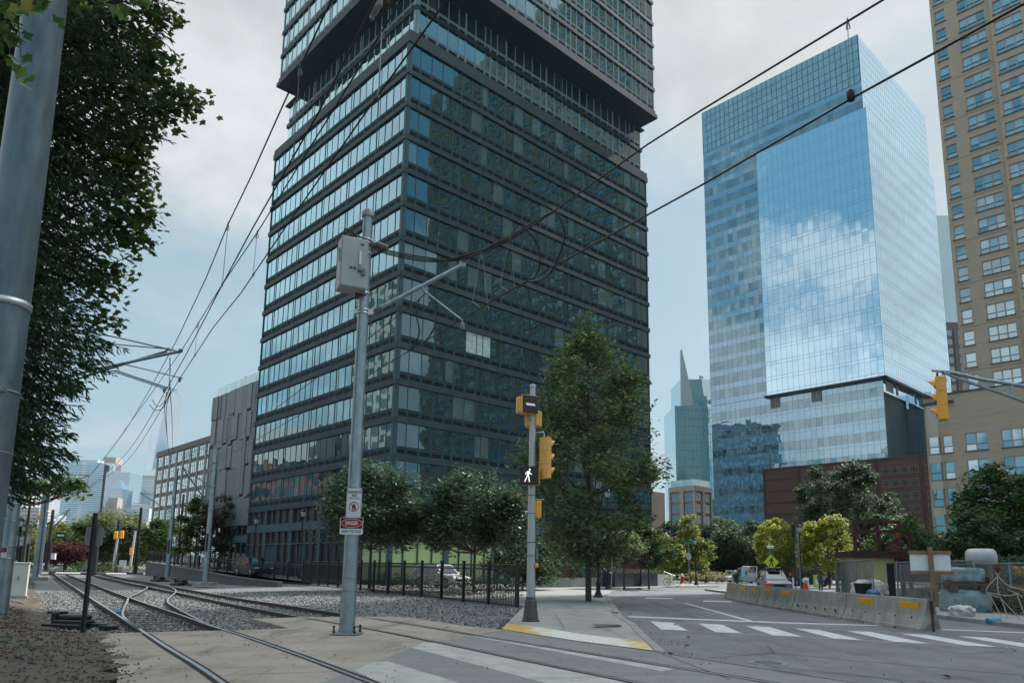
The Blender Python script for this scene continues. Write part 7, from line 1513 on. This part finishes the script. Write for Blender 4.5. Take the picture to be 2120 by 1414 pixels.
def leaf(mb, p, s, rg, droop=.0, star=False, up=None):
    a = rg.uniform(0, 6.283); u = Vector((math.cos(a), math.sin(a), rg.uniform(-.7, .5) - droop)).normalized(); w = u.cross(Vector((rg.uniform(-.6, .6), rg.uniform(-.6, .6), 1))).normalized(); n_ = u.cross(w)
    if star:
        out = []
        for k, (an, rr_) in enumerate(((-150, .62), (-108, .46), (-66, .88), (-34, .64), (0, 1.1), (34, .64), (66, .88), (108, .46), (150, .62), (180, .25))):
            q = R(an); out.append(p + (u * math.cos(q) + w * math.sin(q)) * rr_ * s * .6 + n_ * (abs(math.sin(q)) * s * .12))
        mb.face(out)
    else:
        mb.face([p - u * s * .5, p + w * s * .3 + n_ * s * .08, p + u * s * .55 - n_ * s * .08, p - w * s * .3 + n_ * s * .08])
def tree(name, label, X, Y, H, base, rad, prof, lm, n, ls, seed, tr=.12, z=0, bark=BARK, group=None, clumps=60, cl=.2, limbs=14, lean=(0, 0), star=False, cat='tree', sq=1.0, stems=1, gap=.5):
    """prof(t) -> radius share at height share t of the crown; leaves gather in clumps round the ends of limbs"""
    rg = random.Random(seed); t = thing(name, label, cat, (X, Y, z), 0, group); ctr = []
    top = Vector((lean[0], lean[1], H))
    axis = lambda h: Vector((lean[0] * h / H, lean[1] * h / H, h))
    for k in range(clumps):
        for _ in range(30):
            h = rg.uniform(0, 1); rr_ = prof(h)
            if rg.random() < rr_ + .1: break
        a = rg.uniform(0, 6.283); d = rad * rr_ * (rg.uniform(.25, 1) ** .6); c = axis(base + h * (H - base)) + Vector((d * math.cos(a), d * math.sin(a) * sq, 0)); ctr.append((c, rad * cl * rg.uniform(.6, 1.25)))
    tm = MB()
    for s_ in range(stems):
        ox = (s_ - (stems - 1) / 2) * tr * 2.2
        pts = [Vector((ox, 0, 0)), Vector((ox + lean[0] * .1, 0, base * .5)), axis(base) + Vector((ox, 0, 0)), axis(base + (H - base) * .5) + Vector((rg.uniform(-.1, .1), 0, 0)), axis(H - .06 * H)]
        tm.tube(spline(pts, .5), [tr * (1 - .9 * i / len(spline(pts, .5))) for i in range(len(spline(pts, .5)))], 8)
    for c, _ in rg.sample(ctr, min(limbs, len(ctr))):
        h0 = max(base * .85, c.z - math.hypot(c.x - axis(c.z).x, c.y) * .8); p0 = axis(h0); mid = p0.lerp(c, .5) + Vector((0, 0, -.04 * H)); q_ = spline([p0, mid, c], .5); tm.tube(q_, [max(.008, tr * .4 * (1 - .85 * i / len(q_))) for i in range(len(q_))], 5)
    tm.build('trunk', bark, t); mb = MB()
    n = int(n * 1.35); ls *= 1.42
    for i in range(n):
        c, r_ = ctr[i % len(ctr)]; v = Vector((rg.gauss(0, 1), rg.gauss(0, 1), rg.gauss(0, 1))); L_ = v.length or 1; v *= (min(L_, 2.2) / L_) * r_ * .62; v.z *= .8
        p = c + v
        if p.z < base * .75: continue
        leaf(mb, p, ls * rg.uniform(.65, 1.25), rg, .25, star)
    mb.build('crown', lm, t); return t
cone = lambda h: max(.04, (1 - h) ** .8) * min(1, .55 + h * 3)
egg = lambda h: max(.1, math.sin(math.pi * min(1, (h * .86 + .14))) ** .7)
pear = lambda h: max(.05, min(1, .72 + h * 1.3) * (1 - max(0, (h - .28) / .72)) ** .72)
def pearp(h):
    P = ((0, .45), (.13, .78), (.33, 1), (.53, .88), (.73, .74), (.85, .36), (.95, .13), (1, .05))
    for (a, x), (b_, y) in zip(P, P[1:]):
        if h <= b_: return x + (y - x) * (h - a) / (b_ - a)
    return .05
umb = lambda h: max(.2, math.sin(math.pi * min(1, .25 + h * .62)))
tree('street_tree', 'tall pear shaped street tree standing in the corner pavement', 3.68, 34.9, 13.8, 2.0, 3.35, pearp, LEAF['pear'], 15500, .168, 1, .15, .1, clumps=230, cl=.17, limbs=40)
tree('small_tree', 'round leafy small tree behind the picket fence, just right of the main pole', -8.8, 46.6, 7.5, 3.0, 3.5, umb, LEAF['pale'], 10500, .2, 2, .1, .1, clumps=90, cl=.24, limbs=22, group='small leafy trees behind the picket fence')
tree('small_tree', 'round leafy small tree behind the picket fence, left of the signal pole', -2.2, 45.5, 6.9, 2.8, 3.5, umb, LEAF['pale'], 10500, .2, 3, .1, .1, clumps=90, cl=.24, limbs=22, group='small leafy trees behind the picket fence')
tree('shrub', 'dark bush rising behind the picket fence next to the signal pole', .9, 52, 4.6, .4, 2.6, egg, LEAF['dark'], 4200, .2, 4, .06, .1, clumps=40, cl=.3, limbs=8, cat='bush')
def T_(label, px, ytop, ybase, Y, rad, prof, mat, n, ls, seed, base=None, name='street_tree', **k):
    p = at(px, 1180, Y); H = at(px, ytop, Y).z; b = base if base is not None else max(1.2, at(px, ybase, Y).z); return tree(name, label, p.x, Y, H, b, rad, prof, LEAF[mat], n, ls, seed, **k)
T_('thin trunked young tree with brownish green leaves before the dark blue planter', 1343, 1085, 1170, 62, 2.2, egg, 'mid', 2600, .22, 5, tr=.09)
T_('slim young tree under the right side of the tall street tree', 1292, 1100, 1160, 58, 1.9, egg, 'pear', 2000, .2, 6, tr=.09)
T_('light green small tree just right of the dark blue planter', 1378, 1108, 1178, 82, 2.0, egg, 'ygreen', 2300, .26, 7, tr=.1)
T_('narrow yellow green tree behind the stop sign', 1428, 1070, 1188, 92, 3.0, pear, 'ygreen', 4200, .3, 8, tr=.12)
T_('big dark green tree behind the two far lanterns', 1495, 1078, 1180, 125, 6.5, egg, 'dark', 5200, .45, 9, tr=.3, group='dark trees at the end of the street'); T_('big dark green tree in front of the mirror tower foot', 1545, 1078, 1180, 120, 7.0, egg, 'dark', 5600, .45, 10, tr=.3, group='dark trees at the end of the street'); T_('dark green tree left of the narrow yellow green one', 1392, 1085, 1180, 130, 6.0, egg, 'dark', 4000, .5, 12, tr=.3, group='dark trees at the end of the street')
T_('dark green tree filling the gap left of the first yellow tree', 1462, 1090, 1185, 140, 5.5, egg, 'dark', 3500, .5, 13, tr=.3, group='dark trees at the end of the street')
T_('yellow tree left of the tall lamp across the street', 1612, 1076, 1172, 100, 3.4, egg, 'yellow', 5200, .3, 14, tr=.13, group='yellow street trees'); T_('broad yellow green tree right of the tall lamp across the street', 1716, 1078, 1180, 76, 3.0, umb, 'yellow', 6500, .24, 15, tr=.1, group='yellow street trees')
T_('dark leaning tree with a bare pale limb in front of the brown garage', 1790, 962, 1150, 105, 6.2, egg, 'dark', 7000, .42, 16, tr=.28, bark=BARKG, lean=(-1.5, 0)); T_('dark crown spreading left from the leaning tree by the garage', 1730, 972, 1080, 104, 3.6, egg, 'dark', 2600, .36, 36, base=8.5, tr=.14, bark=BARKG, lean=(-2, 0), limbs=14, clumps=46)
T_('leafy green tree behind the rusty steel frame', 1885, 1075, 1175, 75, 3.8, egg, 'green', 4600, .3, 17, tr=.15); T_('greyish tree between the garage and the tan tower foot', 1850, 1062, 1170, 110, 4.8, egg, 'mid', 3000, .4, 18, tr=.2)
T_('large dark green tree in front of the tan tower at the right edge', 2085, 968, 1150, 52, 3.2, egg, 'green', 8000, .25, 19, tr=.2, clumps=110, cl=.22, limbs=30); T_('lower green tree spreading left in front of the tan tower', 2030, 1068, 1160, 48, 2.6, egg, 'dark', 4200, .22, 20, tr=.12)
T_('dark street tree between the pair of catenary poles and the grey annexe', 402, 1030, 1140, 86, 2.5, egg, 'mid', 3200, .26, 21, tr=.12); T_('brown leaved tree in front of the grey annexe', 456, 1028, 1140, 84, 2.7, egg, 'brown', 3200, .24, 22, tr=.12)
T_('feathery light green tree left of the near catenary poles', 338, 1072, 1150, 118, 4.0, umb, 'green', 4200, .36, 23, tr=.2); T_('yellowing wide tree beyond the thin sign post', 225, 1062, 1150, 135, 6.5, umb, 'ygreen', 5200, .45, 24, tr=.25, group='wide trees across the far street'); T_('yellow and green wide tree beyond the dark equipment pole', 135, 1085, 1160, 140, 7.0, umb, 'yellow', 4200, .45, 25, tr=.25, group='wide trees across the far street'); T_('green wide tree at the far left behind the lamps', 62, 1080, 1160, 145, 7.5, umb, 'green', 4200, .48, 26, tr=.25, group='wide trees across the far street')
T_('deep green tree right of the yellowing wide tree', 250, 1092, 1160, 128, 4.5, umb, 'dark', 3500, .42, 27, tr=.2, group='wide trees across the far street'); T_('dark green tree in the middle of the far tree line', 185, 1082, 1160, 130, 5.0, umb, 'green', 3500, .42, 28, tr=.2, group='wide trees across the far street')
T_('dark red leaved shrub tree above the flower bed', 132, 1124, 1165, 112, 3.4, umb, 'red', 3200, .32, 29, base=1.0, tr=.12); T_('dark tree behind the pale far signal posts', 283, 1105, 1170, 140, 5, umb, 'dark', 2600, .45, 30, tr=.2)
T_('small tree with red tinted leaves hanging behind the left bank pole', 45, 1000, 1090, 34, 2.4, egg, 'maple', 1500, .2, 37, base=4.5, tr=.1, z=.3, clumps=24)
# bushes and beds
def bed(name, label, cat, pts, n, h, lm, ls, seed, w=1.0, kind=None, z=0.0):
    rg = random.Random(seed); mb = MB(); P = [Vector((*p, 0)) for p in pts]; tot = [(P[i + 1] - P[i]).length for i in range(len(P) - 1)]
    for k in range(n):
        s = rg.uniform(0, sum(tot)); i = 0
        while s > tot[i]: s -= tot[i]; i += 1
        d = (P[i + 1] - P[i]).normalized(); nn = Vector((-d.y, d.x, 0)); p = P[i] + d * s + nn * rg.uniform(-w, w); hh = h * (.55 + .45 * math.sin(s * 1.3 + seed) ** 2) * (rg.random() ** .5); p.z = z + hh; leaf(mb, p, ls * rg.uniform(.6, 1.3), rg, -.1)
    return tag(mb.build(name, lm), label, cat, kind=kind)
bed('hedge', 'dark shrubs growing over the pale planter wall left of the street tree', 'shrubs', [q(1105, 58.5), q(1180, 62.5), q(1262, 67)], 5200, 2.3, LEAF['dark'], .2, 41, 1.0, z=.7)
bed('hedge', 'clipped grassy hedge on top of the dark blue planter', 'hedge', [q(1275, 64.4), q(1361, 70.8)], 1500, .5, LEAF['weed'], .13, 42, .5, z=1.15)
bed('flower_bed', 'weedy dry grass bed between the hydrant and the parked cars', 'flower bed', [q(1408, 96), q(1500, 98)], 1800, 1.5, LEAF['dry'], .3, 43, 1.2, 'stuff'); bed('shrub', 'pale green bush in front of the white pickup truck', 'bush', [q(1520, 93), q(1534, 93)], 700, 2.3, LEAF['pale'], .26, 44, .8)
bed('undergrowth', 'low weeds and shrubs inside the picket fence below the small trees', 'undergrowth', [(-8.5, 46.2), (-.8, 34.0), (.1, 32.2)], 3600, 1.2, LEAF['weed'], .13, 45, .7, 'stuff', z=.1)
bed('shrub', 'dense dark shrubs behind the right end of the chain link fence', 'shrubs', [(28, 46), (24.5, 38), (22.6, 33)], 5200, 2.6, LEAF['dark'], .2, 61, 1.0); bed('shrub', 'leafy green bush between the wrapped machine and the timber sign board', 'bush', [(21.3, 36), (20.6, 31)], 1500, 1.5, LEAF['mid'], .14, 62, .6)
bed('weeds', 'dark weeds growing along the foot of the chain link fence', 'weeds', [(20.6, 36), (19.5, 27), (18.7, 19), (18.4, 14)], 9000, .95, LEAF['dark'], .1, 46, .45, 'stuff', z=.1); bed('weeds', 'tall weeds between the site clutter behind the chain link fence', 'weeds', [(22.5, 40), (20.4, 30.5), (19.2, 27)], 3600, 1.1, LEAF['weed'], .12, 47, .7, 'stuff', z=.05)
bed('flower_bed', 'green flower bed hedge along the far street on the left', 'flower bed', [(-98, 115), (-60, 110), (-40, 110)], 5200, 1.7, LEAF['green'], .3, 48, 1.0, 'stuff'); bed('shrub', 'tall dry ornamental grass behind the thin grey poles on the left', 'grass', [(-72, 96), (-64, 92)], 1200, 4.2, LEAF['dry'], .5, 49, .8, z=.3)
bed('roof_plants', 'small plants on the roof terrace of the grey annexe', 'plants', [(-33, 86.6), (-29.8, 83.5)], 500, 1.5, LEAF['dark'], .2, 50, .4, z=22.4); bed('weeds', 'patch of green weeds at the lower left corner of the dirt bank', 'weeds', [(-8.6, 12.3), (-7.4, 10.9)], 260, .12, LEAF['weed'], .06, 51, .5, 'stuff', z=.3)
bed('weeds', 'small tuft of weeds in the gutter beside the kerb', 'weeds', [(3.6, 25.6), (3.75, 26.4)], 120, .16, LEAF['weed'], .07, 52, .12, 'stuff')
# ---------------------------------------------------------------- the spruce and the maple on the left bank
rg = random.Random(77); SX, SY = -10.6, 13.6; t = thing('spruce_tree', 'big dark spruce with drooping boughs filling the left side', 'tree', (SX, SY, .4), 0)
tm = MB(); tm.tube([(0, 0, 0), (0, 0, 8), (0, 0, 17)], [.26, .18, .05], 10); nb = MB()
def needle(p, d, L, w):
    s = d.cross(Vector((rg.uniform(-1, 1), rg.uniform(-1, 1), rg.uniform(-1, 1)))).normalized() * w
    nb.face([p, p + d * L * .35 + s, p + d * L, p + d * L * .35 - s]); s2 = d.cross(s).normalized() * w; nb.face([p, p + d * L * .35 + s2, p + d * L, p + d * L * .35 - s2])
def bough(z0, az, L, droop):
    out = Vector((math.cos(az), math.sin(az), 0)); pts = []; n_ = max(6, int(L / .15))
    for i in range(n_ + 1):
        u = i / n_; pts.append(Vector((0, 0, z0)) + out * L * u + Vector((0, 0, -droop * L * (u ** 1.3) + .22 * L * max(0, u - .62) * 1.4)))
    tm.tube(pts, [.022 * (1 - .8 * i / len(pts)) for i in range(len(pts))], 5); sd_ = Vector((-out.y, out.x, 0))
    for i in range(1, n_ + 1):
        u = i / n_; p = pts[i]
        if u < .15: continue
        for s in (-1, 1):
            tl = (.75 * (1 - u) + .16) * rg.uniform(.6, 1.2); dr = (sd_ * s * .9 + out * .8 + Vector((0, 0, -.35 - .7 * rg.random()))).normalized(); m_ = max(3, int(tl / .07))
            for k in range(m_):
                w = k / m_; c = p + dr * tl * w + Vector((0, 0, -.2 * tl * w * w))
                needle(c, (dr + Vector((rg.uniform(-.55, .55), rg.uniform(-.55, .55), rg.uniform(-.6, .2)))).normalized(), rg.uniform(.09, .15), .013)
        for _ in range(2): needle(p, (out + Vector((rg.uniform(-.4, .4), rg.uniform(-.4, .4), -.3 + rg.uniform(-.2, .3)))).normalized(), .16, .014)
def Lz(z): return (1.2 + (z - 2.4) * .6 if z < 4.4 else 2.4 + .2 * min(1, (z - 4.4) / 3) if z < 9 else 2.6 + min(.6, (z - 9) * .22)) * (1 + .13 * math.sin(z * 2.3))
z = 2.4
while z < 15.5:
    for k in range(11):
        az = rg.uniform(-2.6, 1.5); bough(z + rg.uniform(-.17, .17), az, Lz(z) * (rg.uniform(.45, 1.0) ** .6), rg.uniform(.16, .42))
    z += .36
for k in range(4200):
    z = rg.uniform(2.7, 14.5); az = rg.uniform(-2.6, 1.6); d_ = Lz(z) * .86 * rg.random() ** .5; out = Vector((math.cos(az), math.sin(az), 0)); c = out * d_ + Vector((0, 0, z - d_ * .3)); ax_ = (out + Vector((rg.uniform(-.6, .6), rg.uniform(-.6, .6), rg.uniform(-1.0, .15)))).normalized()
    for q_ in range(9): needle(c + ax_ * .035 * q_, (ax_ + Vector((rg.uniform(-.6, .6), rg.uniform(-.6, .6), rg.uniform(-.6, .4)))).normalized(), rg.uniform(.10, .16), .016)
tm.build('trunk', BARK, t); nb.build('needles', LEAF['spruce'], t)
rg = random.Random(5); MX, MY = -13.6, 15.5
t = thing('maple_tree', 'broad leaved maple reaching out over the top left from behind the spruce', 'tree', (MX, MY, .4), 0); tm = MB(); mb = MB(); tm.tube([(0, 0, 0), (.3, 0, 5), (1.2, .2, 11), (1.4, .2, 15)], [.24, .2, .13, .05], 10)
spots = []
for px, py, Y in [(300, 60, 15), (330, 90, 15), (270, 130, 15), (320, 170, 15), (360, 190, 15.2), (395, 215, 15.2), (415, 205, 15.3), (345, 215, 15), (300, 230, 14.8), (265, 240, 14.8), (330, 135, 15), (355, 135, 15.1), (300, 290, 15), (325, 300, 15), (350, 262, 15.1), (320, 345, 15), (300, 350, 15), (325, 395, 15), (290, 400, 15), (335, 440, 15.1), (310, 450, 15), (280, 450, 14.9), (300, 490, 15), (325, 490, 15.1), (260, 330, 14.6), (240, 200, 14.8), (210, 120, 14.8), (230, 60, 15), (200, 30, 15), (260, 20, 15), (180, 80, 14.8), (150, 150, 14.8), (200, 180, 14.6), (220, 280, 14.8), (250, 400, 15), (230, 560, 15), (245, 600, 15), (258, 664, 15), (160, 250, 14.6), (180, 330, 14.6), (70, 60, 14.5), (120, 110, 14.5), (280, 560, 15.2), (365, 40, 15), (345, 20, 15), (250, 480, 15), (140, 30, 14.5), (100, 200, 14.6), (60, 150, 14.6), (20, 260, 14.6), (290, 180, 14.6), (240, 120, 14.6), (380, 240, 15.2)]:
    spots.append(at(px - 22 - 14 * (py > 240), py, Y) - Vector((MX, MY, .4)))
for k in range(40): spots.append(Vector((rg.uniform(-4, 1.5), rg.uniform(-2, 3), rg.uniform(5, 15))))
for c in spots:
    h0 = max(3, c.z - 2.2); p0 = Vector((min(1.3, h0 * .1), .1, h0)); q_ = spline([p0, p0.lerp(c, .55) + Vector((0, 0, .2)), c], .35); tm.tube(q_, [max(.006, .05 * (1 - .85 * i / len(q_))) for i in range(len(q_))], 5)
    for k in range(74):
        v = Vector((rg.gauss(0, 1), rg.gauss(0, 1), rg.gauss(0, .8))) * .21; leaf(mb, c + v, rg.uniform(.12, .22), rg, .45, True)
tm.build('trunk', BARK, t); mb.build('crown', LEAF['maple'], t)
# near maple leaves hanging into the top left corner
rg = random.Random(9); t = thing('maple_bough', 'leafy maple bough hanging into the top left corner in front of the steel pole', 'bough', at(20, -60, 4.6), 0); O = at(20, -60, 4.6); mb = MB(); tm = MB()
for px, py in ((15, 30), (30, 60), (5, 90), (20, 120), (45, 135), (60, 20), (85, 5), (160, -5), (170, 5), (230, 0), (250, 25), (290, 5), (205, 10), (35, 10), (10, 60)):
    c = at(px, py, 4.6 if px < 140 else 6.5) - O; tm.tube([c * .1, c * .6 + Vector((0, 0, .05)), c], [.01, .006, .003], 4)
    for k in range(5): leaf(mb, c + Vector((rg.gauss(0, .05), rg.gauss(0, .08), rg.gauss(0, .04))), rg.uniform(.08, .14), rg, .5, True)
tm.build('twig', BARK, t); mb.build('leaves', LEAF['maple'], t)
HAZE_D = 0.00004
# ---------------------------------------------------------------- haze
mb = MB(); mb.boxb(-1600, 1200, -60, 2300, -1.5, 600); HZM = bpy.data.materials.new('haze'); HZM.use_nodes = True; t = HZM.node_tree; t.nodes.remove(pr(HZM)); pv = nd(t, 'ShaderNodeVolumePrincipled'); pv.inputs['Color'].default_value = (.86, .93, .97, 1); pv.inputs['Density'].default_value = HAZE_D; pv.inputs['Anisotropy'].default_value = .2; lk(t, pv.outputs[0], t.nodes['Material Output'].inputs['Volume'])
o = mb.build('haze', HZM); tag(o, 'thin pale haze over the river and the far skyline', 'haze', kind='stuff')
SC.cycles.volume_bounces = 0
